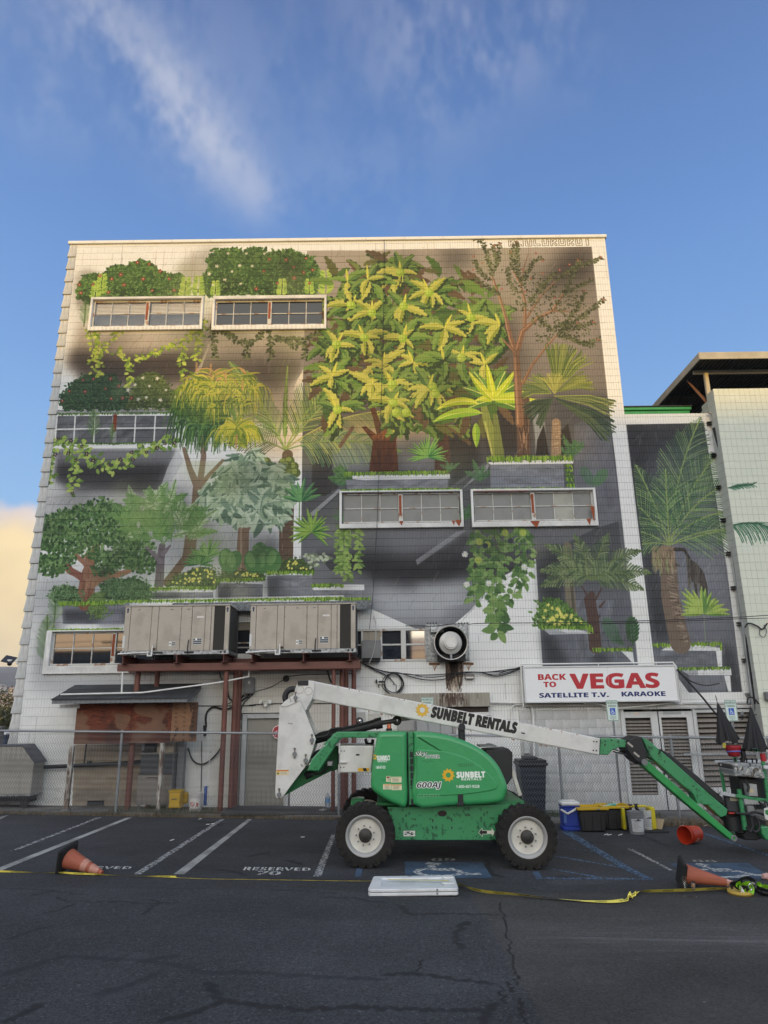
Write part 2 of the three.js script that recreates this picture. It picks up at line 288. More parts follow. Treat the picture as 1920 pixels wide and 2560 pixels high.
// --- left side: soft painted shadows on the white
soft([-8.58,13.8,-8.47,14.24,-8.2,14.29,-7.86,14.02,-7.94,13.21,-8.26,12.93,-8.5,13.28],'#8b8478',.7,.12);
soft([-5.79,14.17,-5.48,14.58,-5.14,14.87,-4.52,14.96,-4.63,14.15,-4.89,13.75,-5.53,13.76],'#8b8478',.55,.14);
soft([-8.46,13.39,-8.14,13.27,-8.07,12.25,-8.46,11.48,-8.58,11.16,-8.37,12.48],'#8b8478',.45,.2);
soft([-8.24,12.7,-7.89,12.25,-4.88,12.23,-4.69,13.22,-4.53,12.2,-1.63,12.22,-1.72,11.61,-2.11,11.07,-2.44,10.53,-1.79,9.53,-5.17,9.57,-7.99,10.72,-8.5,11.37],'#a09689',1,.12);
soft([-7.18,12.13,-4.93,12.15,-4.95,11.71,-7.14,11.68],'#bdb2a2',.9,.2);
soft([-8.15,11.81,-7.13,11.6,-4.85,11.71,-4.9,10.78,-7.11,10.73,-7.71,10.87,-8.49,11.32,-8.44,11.76],'#433d3a',1,.15);
soft([-4.58,12.2,-1.83,12.21,-1.92,11.83,-4.51,11.7],'#b9ad9c',.9,.15);
soft([-4.84,11.43,-2.12,11.48,-2.3,10.8,-3.52,10.55,-4.86,10.84],'#4b4440',.9,.2);
poly([-4.92,11.27,-4.72,11.9,-4.67,11.9,-4.86,11.2,-5.16,10.58,-5.54,10.28],'#bdb3a6',.7);
poly([-2.29,10.78,-2.1,11.16,-2.09,10.82,-2.38,10.48],'#e0d6c5');
soft([-3.17,10.31,-2.1,10.54,-2.07,8.65,-3.66,8.46,-3.14,9.4],'#c6bba9',.9,.2);
soft([-8.57,8.92,-5.4,8.88,-5.57,7.61,-8.42,8.03],'#77787b',1,.05);
soft([-8.48,8.53,-5.53,8.46,-5.76,7.61,-8.08,7.75,-8.48,8.09],'#2f2f31',1,.11);
poly([-5.37,8.88,-5.17,8.54,-5.67,7.56,-5.8,7.56,-5.58,8.38],'#c3c4c6',.8);
soft([-8.72,7.92,-5.89,7.62,-5.2,8.21,-4.94,7.33,-6.33,6.71,-8.74,7.17],'#8d8e91',.75,.3);
soft([-6.64,6.72,-4.94,7.33,-2.6,6.77,-2.56,5.53,-6.13,5.47],'#9a9ca1',.75,.35);
soft([-5.57,7.56,-4.97,7.88,-5.01,6.91,-5.41,6.7],'#6d6e72',.6,.18);
soft([-4.82,7.12,-4.32,7.33,-4.38,6.69,-3.95,6.06,-4.35,5.96],'#6b6c70',.65,.16);
soft([-3.09,6.25,-2.64,6.61,-2.63,6.04,-3.08,5.89],'#55565a',.7,.14);
soft([-8.84,5.1,-8.39,5.55,-6.52,5.37,-5.79,5.06,-6.25,4.57,-8.02,4.89,-8.6,4.37],'#8c9096',.8,.3);
soft([-8.32,4.51,-7.94,4.89,-7.87,4.21,-8.08,3.77,-8.14,3.26,-8.36,2.98,-8.41,3.74],'#6d7075',.85,.16);
soft([-8.38,3.12,-6.57,3.13,-5.52,2.94,-5.87,2.73,-8.08,2.79,-8.46,2.91],'#84888f',.75,.2);
// --- the deep painted recess on the right
const recess=[-2.09,14.79,5.97,14.81,5.98,10.1,6.01,8.4,6.03,3.18,3.81,3.2,3.89,5.8,3.56,5.74,2.42,4.89,1.42,3.83,-.48,4.7,-1.5,4.94,-2.08,5.58,-2.13,11.07];
vgrad(recess,[[0,'#a39a90'],[.22,'#8d857d'],[.36,'#7b746e'],[.46,'#565556'],[.62,'#56575a'],[.8,'#6c6e72'],[1,'#6a6c71']]);
x.save();trace(recess);x.clip();
poly([-2.13,15,.13,15.02,.13,14.77,-2.09,14.79],'#e4e2da');
soft([5.13,14.76,6,14.8,6.08,13.54,5.37,13.73,4.61,13.38,4.06,13.04,4.6,13.98],'#3c3836',.9,.25);
soft([1.46,14.7,2.1,14.81,2.68,14.74,2.62,14.43,1.77,14.32],'#7b736b',.8,.2);
soft([4.76,13.38,6.08,13.48,6.11,12.19,5.25,11.75,4.67,12.21],'#978d82',.7,.25);
soft([3.16,12.76,3.67,12.69,3.65,11.43,3.1,11.67],'#4b4542',.8,.25);
soft([-1.57,11.62,3.29,13.26,3.61,10.19,2.11,9.68,-1.31,9.99],'#4c4541',.75,.3);
soft([-.85,9.48,1.45,9.74,1.43,9.11,.39,9.04,-1.06,8.95],'#cdb49a',.95,.18);
soft([-1.33,8.98,-.27,9.02,-.33,8.21,-1.32,8.25],'#7f878c',.9,.15);
soft([.37,9.13,1.45,9.11,1.4,8.22,.4,8.2],'#7a7c82',.85,.2);
poly([-1.86,8.84,-1.33,8.87,-1.32,8.23,-1.16,7.76,-1.5,7.54,-1.84,7.54],'#3a3836',.9);
soft([1.43,9.11,2.55,9.49,2.49,8.15,1.72,7.77,1.74,8.18,1.53,8.19],'#2e2d2e',.95,.1);
soft([2.65,10.14,3.88,10.13,3.78,8.59,2.67,8.6],'#2f2e2f',.9,.14);
poly([3.93,10.01,4.26,9.49,4.25,8.58,3.96,8.57,3.97,9.09],'#888d93');poly([4.02,8.98,4.23,9.43,4.3,8.58,3.96,8.57],'#2f2c2b');poly([4.67,9.25,4.87,9.45,4.96,8.57,4.58,8.57],'#332f2d');
vgrad([5.03,9.42,5.94,9.75,6.01,6.76,5.3,6.56,5.38,7.69,4.89,7.69],[[0,'#63666c'],[.5,'#6e7076'],[1,'#6a6c72']]);
brush([5.02,9.25,6.05,9.75,6.01,6.76,5.3,6.56,5.38,7.69,4.89,7.69],90,['#5c5e64','#7d8087','#6a6870'],.3,.3,.6,1.5);
soft([5.98,14.75,6.08,13.54,6.13,10.29,5.88,10.29,5.83,12.54],'#6f6a66',.5,.15);
soft([4.28,10.32,5.98,10.27,6.04,9.43,4.56,9.45],'#4a4b50',.85,.12);

poly([-2.03,6.92,-1.21,7.66,-.98,7.71,-1.93,6.87],'#47484a');poly([-1.88,7.08,-1.16,7.72,-1.08,7.69,-1.8,7],'#97989b');
poly([1.95,7.62,2.69,8.38,2.74,8.32,2.68,8.19,2,7.67,1.69,7.68],'#8e9093');poly([1.7,7.73,2.69,8.44,2.69,8.35,1.77,7.69],'#5b5c5e');

vgrad([-1.67,6.86,-.54,6.64,5.38,6.6,3.69,5.8,2.94,5.43,2.09,4.91,1.88,4.71,.79,4.68,-.28,4.89,-.34,5.6,-1.35,5.61,-1.71,6.03],[[0,'#6d6e72'],[.3,'#66676b'],[.42,'#4c4d50'],[.6,'#38383b'],[.85,'#707276'],[1,'#a5a8ab']]);
soft([-.35,5.5,2.16,5.36,1.77,4.52,.78,4.25,-.31,4.27],'#a9acb0',.95,.25);
soft([-1.35,6.02,.82,5.89,2.04,6.03,2.32,5.62,1.5,5.27,.5,5.18,-.35,5.34],'#28282a',.95,.16);
soft([-.49,6.58,1.86,6.58,1.54,6.3,.82,5.99,-.34,6.22],'#77787d',.75,.2);
poly([.78,5.84,1.83,6.56,2.09,6.6,.81,5.71],'#8b8d91');
soft([.81,5.69,2.06,6.5,2.2,6.29,1.11,5.53],'#3b3b3e',.7,.06);
poly([3.76,5.84,3.7,5.79,2.94,5.41,2.52,5.06,2.07,4.56,1.67,4.24,3.76,4.22],'#e4e5e3');
soft([2.94,5.41,2.09,4.91,1.77,4.52,2.28,4.66],'#9fa2a5',.8,.15);
soft([.75,5.24,2.35,5.22,1.42,4.58,1.26,4.36,1.07,4.47],'#a7aaad',.7,.1);
x.restore();home();

vgrad([3.77,5.85,5.33,6.6,5.92,6.77,5.92,6.24,6.03,3.11,3.75,3.14],[[0,'#4a4b4e'],[.45,'#5b5d62'],[.7,'#787b82'],[1,'#5c5e63']]);
poly([3.8,4.8,6.03,4.77,6.03,3.21,3.81,3.23],'#666970');soft([3.77,4.08,4.05,3.96,4.41,3.22,3.81,3.23],'#333438',.9,.1);soft([4.98,3.57,5.27,3.53,5.41,3.21,4.95,3.21],'#3a3b3f',.9,.1);
soft([3.84,5.75,4.43,6.16,4.37,4.24,3.83,4.22],'#323334',.85,.12);
brush([4.54,4.79,5.99,4.78,5.99,3.23,4.58,3.25],70,['#8b8e96','#5a5c62'],.3,.25,.6,1.4);
// --- annex recess
const annex=[6.39,9.39,8.43,9.41,8.46,7.79,8.49,5.48,8.43,2.56,7.17,2.56,6.93,2.94,6.43,3.21];
vgrad(annex,[[0,'#4b4d52'],[.25,'#57595f'],[.6,'#787a83'],[.85,'#70727a'],[1,'#55575c']]);
x.save();trace(annex);x.clip();
soft([6.4,9.37,7,9.39,6.71,8,6.76,6.17,6.87,4.85,6.91,3.76,6.45,3.76],'#232425',.95,.2);
soft([6.4,9.39,8.41,9.41,7.99,8.93,6.98,8.47,6.39,8.38],'#37383b',.85,.18);
soft([7.97,8.84,8.46,7.79,8.49,5.48,8.49,4.83,7.86,5.27,7.75,7.06],'#7e8188',.6,.2);
soft([8.1,3.74,8.31,3.58,8.37,2.6,8.13,2.61],'#333438',.9,.1);
x.restore();home();
poly([6.45,3.54,8.07,3.52,8.02,3.17,7,3.16,6.47,3.25],'#6f7279');brush([6.45,3.54,8.07,3.52,8.02,3.17,6.47,3.23],50,['#868990','#5b5d63'],.4,.15,.5);
poly([6.77,3.64,7.32,3.69,8.04,3.6,8.09,3.52,6.63,3.55],'#dfe0e0');poly([7.94,3.52,8.08,3.52,8.04,3.15,7.94,3.15],'#e6e7e7');
moss([6.45,3.7,7.32,3.71,8.11,3.71],.14);moss([8.07,3.7,8.08,3.62],.25);
poly([7,3.12,8.24,3.12,8.24,2.95,7.23,2.96],'#a9acb0');poly([7.45,3.1,8.24,3.1,8.24,2.95,7.44,2.96],'#dfe0e0');moss([6.96,3.12,7.58,3.13,8.24,3.13],.09);
poly([7.22,2.94,8.09,2.94,8.06,2.57,7.26,2.57],'#777a81');poly([8.06,2.94,8.2,2.94,8.18,2.57,8.1,2.57],'#e4e5e5');
// --- grey terraces, planters and painted window on the left
const pw=[-8.64,9.9,-5.43,9.87,-5.4,8.9,-8.62,8.92];
poly(pw,'#e3e4e2');poly([-8.59,9.84,-5.48,9.8,-5.45,9.04,-8.56,9.06],'#5a5c60');
brush([-8.59,9.84,-5.48,9.8,-5.45,9.04,-8.56,9.06],90,['#7b7d82','#44464a','#909297'],.3,.2,.5,.4);
for(const l of[[-8.13,9.85,-8.09,9.06],[-7.62,9.84,-7.56,9.05],[-6.53,9.83,-6.51,9.05],[-6.01,9.82,-5.99,9.04]])line(l,.035,'#dfe0de');
line([-8.58,9.46,-7.12,9.47],.035,'#dfe0de');line([-7.01,9.47,-5.46,9.46],.035,'#dfe0de');line([-7.09,9.83,-7.04,9.05],.13,'#8a8c8e');line([-7.07,9.82,-7.06,9.41],.1,'#7c3a26');
moss([-8.66,9.91,-7.34,9.92,-5.44,9.92],.10,['#4f6b35','#3c5a30','#68843e']);moss([-8.59,9.08,-7.16,9.05,-6.42,9.05,-5.44,9.06],.05,['#3f5a30','#56743a']);
poly([-8.61,10.01,-5.69,10,-5.63,9.91,-8.63,9.92],'#8d908f',.9);

const plant=(l,top)=>{slab(l,'#74777d','#a9acb2');poly(top,'#d9dadb');};
plant([-5.76,5.14,-4.24,5.12,-4.22,4.92,-5.73,4.92],[-5.73,5.19,-4.51,5.22,-4.19,5.19,-4.24,5.1,-5.74,5.11]);soft([-5.76,5.11,-5.05,5.1,-5.09,4.92,-5.73,4.92],'#3f4044',.8,.06);
plant([-4.14,5.37,-3.02,5.3,-3.01,4.94,-4.09,4.91],[-4.14,5.39,-3.61,5.4,-3,5.4,-3.02,5.28,-3.56,5.31,-4.11,5.32]);soft([-4.16,5.32,-3.81,5.31,-3.79,4.91,-4.14,4.91],'#434448',.8,.07);
plant([-2.92,5.53,-1.81,5.54,-1.78,4.94,-2.87,4.93],[-2.94,5.54,-2.31,5.57,-1.8,5.58,-1.81,5.49,-2.41,5.5,-2.91,5.48]);soft([-2.94,5.48,-2.51,5.47,-2.65,4.93,-2.9,4.93],'#3b3c40',.75,.1);
plant([-1.75,5.14,-1.01,5.13,-1.01,4.93,-1.73,4.93],[-1.76,5.22,-1.01,5.24,-1.01,5.12,-1.74,5.14]);
plant([-1.8,5.14,-.55,5.12,-.56,4.92,-1.77,4.94],[-1.7,5.22,-1.3,5.25,-.51,5.24,-.51,5.1,-1.78,5.12]);
slab([-7.94,4.85,-6.28,4.87,-6.23,4.34,-7.86,4.36],'#7b7f86','#a0a4aa');soft([-7.89,4.71,-6.26,4.72,-6.29,4.4,-7.82,4.41],'#3d3e44',.85,.05);soft([-6.94,4.65,-6.41,4.66,-6.37,4.27,-6.97,4.27],'#8d9098',.8,.08);
poly([-6.33,4.94,-1.01,4.98,-1.01,4.84,-6.33,4.86],'#d3d4d2');
// -- plants
const G={bush:['#4b6a36','#5c7d42','#3c5630','#6b8c4a'],lit:['#b6bf45','#a7b93c','#c9cb58'],mid:['#6b8f3c','#55803a','#7ba046'],deep:['#3e6033','#48703a','#355230']};

bush([-8.4,13.39,-8.44,13.56,-8.38,13.8,-8.27,14.03,-8.02,14.08,-7.86,14.02,-7.72,14.17,-7.58,14.31,-7.32,14.36,-7.06,14.28,-7.02,14.45,-6.77,14.51,-6.5,14.4,-6.28,14.18,-6.01,14,-5.86,14.02,-5.65,14.05,-5.48,13.75,-5.41,13.38,-8.05,13.36],'#3b5330',G.bush,1500,.12);
bush([-4.95,13.43,-4.98,13.98,-4.81,14.13,-4.86,14.51,-4.74,14.72,-4.46,14.83,-4.15,14.85,-3.88,14.71,-3.68,14.86,-3.42,14.88,-3.11,14.66,-2.85,14.75,-2.54,14.79,-2.28,14.62,-2.02,14.53,-1.81,14.29,-1.75,13.94,-1.82,13.64,-1.84,13.38],'#3b5330',G.bush,2600,.12);
poly([-8.42,13.42,-8.16,13.39,-8.05,13.33,-8.03,13.1,-8.24,13.22],'#3b5330');
for(const[a,b,r]of[[-7.81,13.5,.5],[-7.95,13.38,.42],[-5.46,13.38,.5],[-5.1,13.4,.5],[-4.62,13.39,.38],[-2.76,13.4,.4],[-2,13.42,.38],[-1.54,13.41,.62]])for(let i=0;i<9;i++){const t=i/9;for(const s of[1,-1])blade(a+s*.02,b+r*1.2*t,Math.PI/2-s*rr(.7,1.2),r*.42*(1-t*.4),.055,0,pick(['#8fae4a','#7a9d45','#a5bf57']),{lit:'#b9cb66'});}
flowers([-8.43,13.79,-8.36,13.53,-8.05,13.79,-7.88,14.07,-7.59,13.54,-7.54,13.96,-7.3,14.1,-7.18,13.77,-6.86,14.48,-6.66,13.95,-6.53,14.42,-6.38,13.58,-6.2,14.19,-5.93,13.94,-5.77,13.58],.07,'#96403c');
flowers([-3.29,14.15,-3.15,14.53,-2.67,14.51,-2.45,14.27,-2.43,13.92,-2.89,13.76,-3.48,13.59,-2.17,14.09,-2.11,14.55,-1.92,14.17,-2,13.75],.07,'#96403c');
flowers([-4.32,14.74,-3.8,14.73,-3.29,14.72,-3.97,14.34,-3.62,14.32,-4.62,14.33,-4.82,14.08,-4.18,14.15,-4.37,13.89,-4.69,13.73,-3.92,13.76],.06,'#e2ddc8');

moss([-8.03,13.37,-6.43,13.39,-4.92,13.39],.06);moss([-4.67,13.36,-3.12,13.37,-1.56,13.36],.07);for(let k=0;k<14;k++)moss([-1.61,13.29,-1.55,13.29].map((v,i)=>(i%2?v-k*.12:v)),.14);

bush([-8.56,10.17,-8.49,10.4,-8.36,10.56,-8.2,10.83,-7.92,10.98,-7.58,11.02,-7.22,10.92,-7.05,10.7,-6.84,10.43,-6.68,10.27,-6.56,10.06,-6.75,10.01,-8.4,10.02],'#2f4630',['#3a5638','#2a4030','#456242'],1500,.1);
bush([-6.76,10.06,-6.64,10.48,-6.58,10.86,-6.34,11.01,-6.05,10.99,-5.83,10.79,-5.72,10.53,-5.47,10.42,-5.4,10.1,-5.49,10.02],'#4b5a34',['#5d6b3c','#43522f','#6f7c48'],900,.1);
flowers([-8.03,10.87,-8.36,10.55,-8.52,10.27,-7.94,10.53,-7.75,10.9,-7.29,10.9,-7.4,10.61,-7.05,10.68,-7.22,10.32,-6.92,10.33,-6.69,10.33],.062,'#86343a');
flowers([-6.43,10.91,-6.04,10.89,-6.62,10.71,-6.23,10.67,-6.79,10.56,-5.78,10.55,-6.5,10.29,-6.29,10.34,-5.91,10.26,-5.52,10.34],.06,'#dcd8c6');

const yv=['#a9bb45','#8fa83c','#c0cb5c','#6f8c38'];
vine([-7.86,12.47,-7.77,12.02,-7.68,11.58,-7.57,10.98],.125,yv,.07,.3);vine([-8.01,12.42,-7.79,11.69,-7.83,11.15],.125,yv,.08,.3);vine([-7.1,12.4,-7.33,12.13,-7.6,11.8,-7.77,11.47],.125,yv,.07,.3);
vine([-4.86,12.71,-4.94,12.37,-5.23,12.1,-5.66,11.88,-6.1,11.67,-6.48,11.45,-6.87,11.4,-7.2,11.74],.125,yv,.06,.34);vine([-6.87,11.4,-6.87,11.13,-6.76,10.75],.125,yv,.06,.3);vine([-4.95,12.43,-5.02,11.93,-5.04,11.43],.125,yv,.06,.3);vine([-5.41,11.88,-5.4,11.33,-5.35,10.9],.125,yv,.06,.25);
const dv=['#4a5136','#5a6142','#3a402c','#707652'];
for(const l of[[-4.7,12.46,-4.57,11.98,-4.52,11.48],[-4.64,12.37,-4.23,12.2,-3.92,11.97,-3.57,11.91,-3.33,12.13,-3.18,12.35],[-3.67,11.97,-3.65,11.41],[-3.08,12.35,-3.04,11.85,-3.01,11.41],[-2.98,12.07,-2.62,11.95,-2.32,11.78,-2.12,11.94],[-2.87,12.01,-2.42,12,-2.07,12,-1.53,12.33],[-2.07,11.94,-2.08,11.45],[-4.69,12.43,-4.34,12.37,-4.13,12.2]])vine(l,.11,dv,.045,.14);

const gv=['#7d9a48','#93ad55','#5d7c3a','#a9bb60'];
vine([-8.67,9.12,-8.64,8.64,-8.6,8.03],.15,gv,.06,.35);vine([-8.67,9.12,-8.21,9.03,-7.83,8.91,-7.65,8.63],.15,gv,.06,.5);vine([-8.2,8.92,-7.99,8.41,-7.98,7.75],.15,gv,.06,.35);vine([-7.71,8.74,-7.37,8.46,-6.99,8.4,-6.64,8.56,-6.39,8.78,-5.98,8.91,-5.42,9.13],.15,gv,.055,.4);
flowers([-8.7,9.23,-8.5,9.2,-8.17,9.14,-7.87,8.98,-8.54,8.75,-8.67,8.6,-7.72,8.76,-7.98,8.59,-7.53,8.58,-7.13,8.47,-6.83,8.59,-6.55,8.79,-6.5,8.58,-6.17,8.79,-5.89,8.9,-5.7,9.02,-5.45,9.04,-8.67,8.21,-8.63,7.98,-7.98,7.7,-8.2,8.79],.07,'#3a2b38');
for(const[px,py,h]of[[-7.61,9.1,.9],[-7.1,9.1,.5],[-8.08,4.29,1.0],[-8.19,3.26,1.3],[-8.17,12.48,.8]])frond(px,py,1.55,h,.15,h*.28,['#6d8a5a','#5a7a4c','#8ba272'],'#5a7048',{step:.05,w:.02});

trunk([-2.46,5.83,-2.47,6.66,-2.47,7.3,-2.49,8.06],.36,'#5e4c3e','#93806c');trunk([-2.48,7.84,-2.49,8.67],.28,'#6a5a44','#95835f');
const pg=['#5f7a45','#6f8a4e','#4f6b3f','#8a9a5c'],py_=['#97a04c','#7d9348','#b3b55c'];
const[cx,cy]=[-2.55,8.8];
frond(cx,cy,2.05,3.2,.9,.68,pg,'#7f9350',{sides:[1],lean:1.05});frond(cx,cy,1.95,3.0,.35,.58,pg,'#8fa35a',{sides:[1,-1],lean:.6});frond(cx,cy,1.62,2.4,-.1,.2,['#5c7a44','#7b964e'],'#8fa650',{lean:.35});
frond(cx,cy,1.2,3.4,-.55,.79,[...pg,...py_],'#93a354',{sides:[1,-1],lean:.8});frond(cx,cy,1.0,3.0,-.35,.65,pg,'#8a9a58',{sides:[1],lean:.9});frond(cx,cy,.75,2.9,-.75,.72,['#a5a65a','#8a9452','#76884c'],'#a3a660',{sides:[-1],lean:1.1,droop:.35});frond(cx,cy,.35,3.0,-.75,.61,['#6d8a60','#56785a','#8aa070'],'#7c9358',{sides:[1,-1],lean:1.0,droop:.4});frond(cx,cy,2.6,1.7,.5,.50,['#4c5c38','#5f6c42'],'#77854c',{lean:.9,droop:.2});
for(const[px,py]of pairs([-2.59,8.45,-2.43,8.5,-2.32,8.34,-2.56,8.26,-2.4,8.17,-2.27,8.17,-2.63,8.17,-3.04,8.48,-2.51,8.37])){dot(px,py,.13,'#5c6b38');dot(px-.03,py+.04,.075,'#8a9850');}

taper([-4.65,7.82,-4.9,6.69,-4.95,5.97,-5.37,5.36],.16,.24,'#6f5c4a');taper([-4.79,7.87,-4.79,7.12,-4.85,6.38,-4.85,5.91],.22,.28,'#75624f');taper([-4.17,8.53,-4.54,8.09,-4.73,7.82],.09,.15,'#8d7560');taper([-5.19,8.87,-5,8.31,-4.78,7.82],.1,.2,'#85705d');taper([-4.72,9.44,-4.67,8.64,-4.73,7.82],.11,.18,'#877160');
const ribbons=(cx,cy,n,L,cols,spread=5.2,wid=.045)=>{for(let i=0;i<n;i++){const a=Math.PI/2+rr(-.5,.5)*spread,s=Math.cos(a)>=0?-1:1;blade(cx+rr(-.12,.12),cy+rr(-.1,.1),a,L*rr(.6,1.1),wid*rr(.7,1.25),s*rr(.9,2.3),pick(cols),{lit:rnd()<.5?pick(cols):0,n:9});}};
const mop=(px,py,n,out,up,drop,cols,w=.05)=>{for(let i=0;i<n;i++){const a=rr(-1,1),ox=a*out*rr(.6,1.1),uy=up*rr(.5,1.1)*(1-.55*Math.abs(a)),d=drop*rr(.45,1.1),sx0=px+rr(-.1,.1),sy0=py+rr(-.08,.08),N=7,c=pick(cols);const q=(t)=>[lerp(lerp(sx0,sx0+ox*.75,t),lerp(sx0+ox*.75,sx0+ox,t),t),lerp(lerp(sy0,sy0+uy*1.7,t),lerp(sy0+uy*1.7,sy0-d,t),t)];for(let k=0;k<N;k++){const u=k/N,v=(k+1)/ N;line([...q(u),...q(v)],w*(u<.3?.7+u:1.15-u*.95),u>.3&&u<.55?pick(cols):c);}}};
const dk=['#3f5c2e','#4c6c33','#567a38','#33502b'],yl=['#97a23a','#adae42','#7f9238','#bdb850','#6a8036','#59702f'];
for(const[px,py]of pairs([-5.2,10.27,-4.85,10.15,-4.52,10.2,-5.01,9.91,-4.67,9.84,-4.23,10.02,-5.3,10.03,-4.38,9.72]))mop(px,py,30,.5,.25,.95,dk,.055);
for(const[px,py]of pairs([-5.19,9.67,-4.93,9.54,-4.54,9.54,-4.32,9.54]))mop(px,py,20,.4,.15,.75,['#41603a','#557a42','#2f4a30','#6b8d4c'],.05);
for(const[px,py]of pairs([-5.25,10.58,-4.91,10.67,-4.54,10.64,-4.15,10.66,-3.78,10.69,-3.52,10.56,-4.7,10.42,-3.96,10.41]))mop(px,py,30,.55,.38,.55,yl,.048);
for(const[px,py]of pairs([-4.95,10.86,-4.55,10.88,-4.16,10.88,-3.76,10.87]))ribbons(px,py,9,.5,[...yl,'#b9925a'],2.6,.03);
for(const[px,py]of pairs([-4.29,10.14,-4.01,10.2,-3.67,10.13,-4.48,10.08]))mop(px,py,20,.45,.2,.5,[...yl,...dk],.045);
mop(-3.81,9.35,60,.75,.5,.45,yl,.06);mop(-3.81,9.35,40,.7,.42,.3,['#c9c24a','#b2b342','#8f9c3a'],.06);ribbons(-3.81,9.38,26,.62,yl,6.2,.035);
for(const l of[[-5.01,11.33,-5,11.08],[-4.62,11.29,-4.62,10.98],[-4.22,11.04,-4.19,10.75],[-3.75,10.78,-3.74,10.53],[-3.83,9.23,-3.84,8.87]])line(l,.05,'#b98f62',.8);

taper([-3.53,5.54,-3.55,6.15,-3.55,6.89],.34,.26,'#7d6653');taper([-3.54,6.57,-3.32,6.86],.12,.08,'#7d6653');line([-3.57,5.59,-3.62,6.78],.05,'#a78f77',.8);
const sc=[-4.63,7.44,-4.58,7.87,-4.26,8.25,-4.01,8.52,-3.75,8.69,-3.5,8.88,-3.23,8.74,-2.96,8.45,-2.64,8.34,-2.42,7.95,-2.44,7.57,-2.56,7.2,-2.7,6.88,-3.16,6.83,-3.63,7,-3.99,6.95,-4.36,7.22];
for(let i=0;i<640;i++){const[px,py]=within(sc);blade(px,py,rr(-2.8,.4),rr(.26,.46),rr(.055,.085),rr(-.6,.6),pick(i<200?['#5f7862','#4c6652','#728a76']:['#a3b699','#8ba386','#b7c7ac','#76907a','#59725e']),{lit:i>200&&rnd()<.4?'#c6d3bb':0,lobes:rnd()<.5?3:0});}

const bc=['#a98368','#6f4a3a','#94705a'];
taper([-7.35,4.88,-7.37,5.38,-7.35,5.64],.4,.34,'#7d5441');taper([-7.53,4.93,-7.43,5.43,-7.54,5.54,-7.85,5.67,-8.06,5.9],.22,.1,'#8d614c');taper([-7.38,5.43,-7.81,5.69,-7.93,5.9],.2,.08,'#86594a');taper([-7.34,5.53,-7.37,6.1,-7.21,6.31,-7.12,6.46],.3,.06,'#94684f');taper([-7.36,5.79,-7.64,6,-7.81,6.21],.16,.05,'#98705a');taper([-7.25,5.38,-6.99,5.53,-6.54,5.58,-6.2,5.72],.3,.08,'#a27a5e');taper([-7.34,5.53,-6.75,5.73,-6.51,5.88],.14,.04,'#8f6650');
for(let i=0;i<16;i++){const[px,py]=within([-7.48,4.93,-7.13,4.93,-7.18,5.48,-7.43,5.49]);line([px,py,px+rr(-.04,.04),py+rr(.2,.5)],.03,pick(bc),.7);}
const crown=(l,n)=>bush(l,'#42603a',['#52733f','#638650','#3a5834','#6f9058','#2f4a2c'],n,.12);
{rnd=rngOf(640);const cl=pairs([-8.61,6.95,-8.42,6.87,-8.24,6.9,-8.09,7.11,-7.99,6.95,-7.78,7.16,-7.73,6.94,-7.51,7.23,-7.39,7.04,-7.24,7.36,-7.19,7.15,-6.98,7.09,-6.83,7.17,-6.74,6.98,-6.55,6.93,-6.48,6.71,-6.57,6.56,-6.84,6.67,-7.11,6.83,-7.3,6.73,-7.56,6.73,-7.81,6.68,-8.01,6.63,-8.27,6.69,-8.48,6.69,-8.62,6.61,-8.69,6.32,-8.48,6.32,-8.26,6.37,-8.69,5.94,-8.49,5.91,-8.23,5.9,-8.03,5.93,-8.36,5.68,-8.19,5.7,-7.84,6.47,-7.58,6.47,-7.28,6.46,-6.97,6.46,-6.71,6.35,-6.45,6.3,-6.2,6.34,-6.08,6.19,-6.27,6.03,-6.53,6.09,-5.91,5.93,-6,5.72,-6.2,5.78,-6.41,5.88,-6.98,5.99,-7.19,6.05,-6.87,5.89,-7,5.68,-7.91,6.21,-7.4,6.2,-6.71,5.78,-8.12,6.21]);
const cols=['#42603a','#52733f','#638650','#3a5834','#6f9058','#2f4a2c','#7b9a62'];cl.forEach(([px,py],q)=>{for(let k=0;k<62;k++){const a=rr(0,6.28),r=Math.sqrt(rnd()),ex=px+r*.34*Math.cos(a),ey=py+r*.17*Math.sin(a),up=r*Math.sin(a);blade(ex,ey,rr(.2,2.9),rr(.07,.14),.035,0,up>.25?pick(cols.slice(2)):pick(cols.slice(0,4)),{n:3});}});}

taper([-5.58,5.26,-5.59,5.97,-5.58,6.28],.22,.16,'#6c6268');taper([-5.58,5.87,-5.83,6.13,-5.99,6.26],.12,.05,'#7a7078');taper([-5.54,6.08,-5.38,6.28],.12,.05,'#7a7078');
for(let i=0;i<130;i++){const[px,py]=within([-6.57,7.14,-6.18,7.35,-5.67,7.5,-5.14,7.28,-4.91,6.91,-4.69,6.69,-4.73,6.43,-5.08,6.38,-5.38,6.28,-5.9,6.39,-6.31,6.45,-6.59,6.72]);frond(px,py,rr(.2,2.9),rr(.4,.7),rr(-.9,.9),.14,pick([['#9fb58a','#b9c9a5'],['#5f8a48','#74a054'],['#4c7a40','#638f4c']]),'#6d8f58',{step:.05,w:.028});}

bush([-8.1,4.94,-8.1,5.14,-7.91,5.24,-7.66,5.23,-7.55,4.93],'#33492f',['#56734c','#6c8a5c','#405a3a'],500,.08);bush([-7.08,4.95,-6.96,5.28,-6.73,5.43,-6.47,5.42,-6.22,5.44,-5.91,5.29,-5.79,5.06,-5.83,4.94],'#33492f',['#4d6c46','#64845a','#3a5636'],1400,.08);
bush([-7.28,4.93,-7.14,5.08,-6.94,5.08,-6.86,4.72,-6.99,4.53,-7.2,4.68],'#4c6238',['#5d7644','#6f8850'],300,.07);
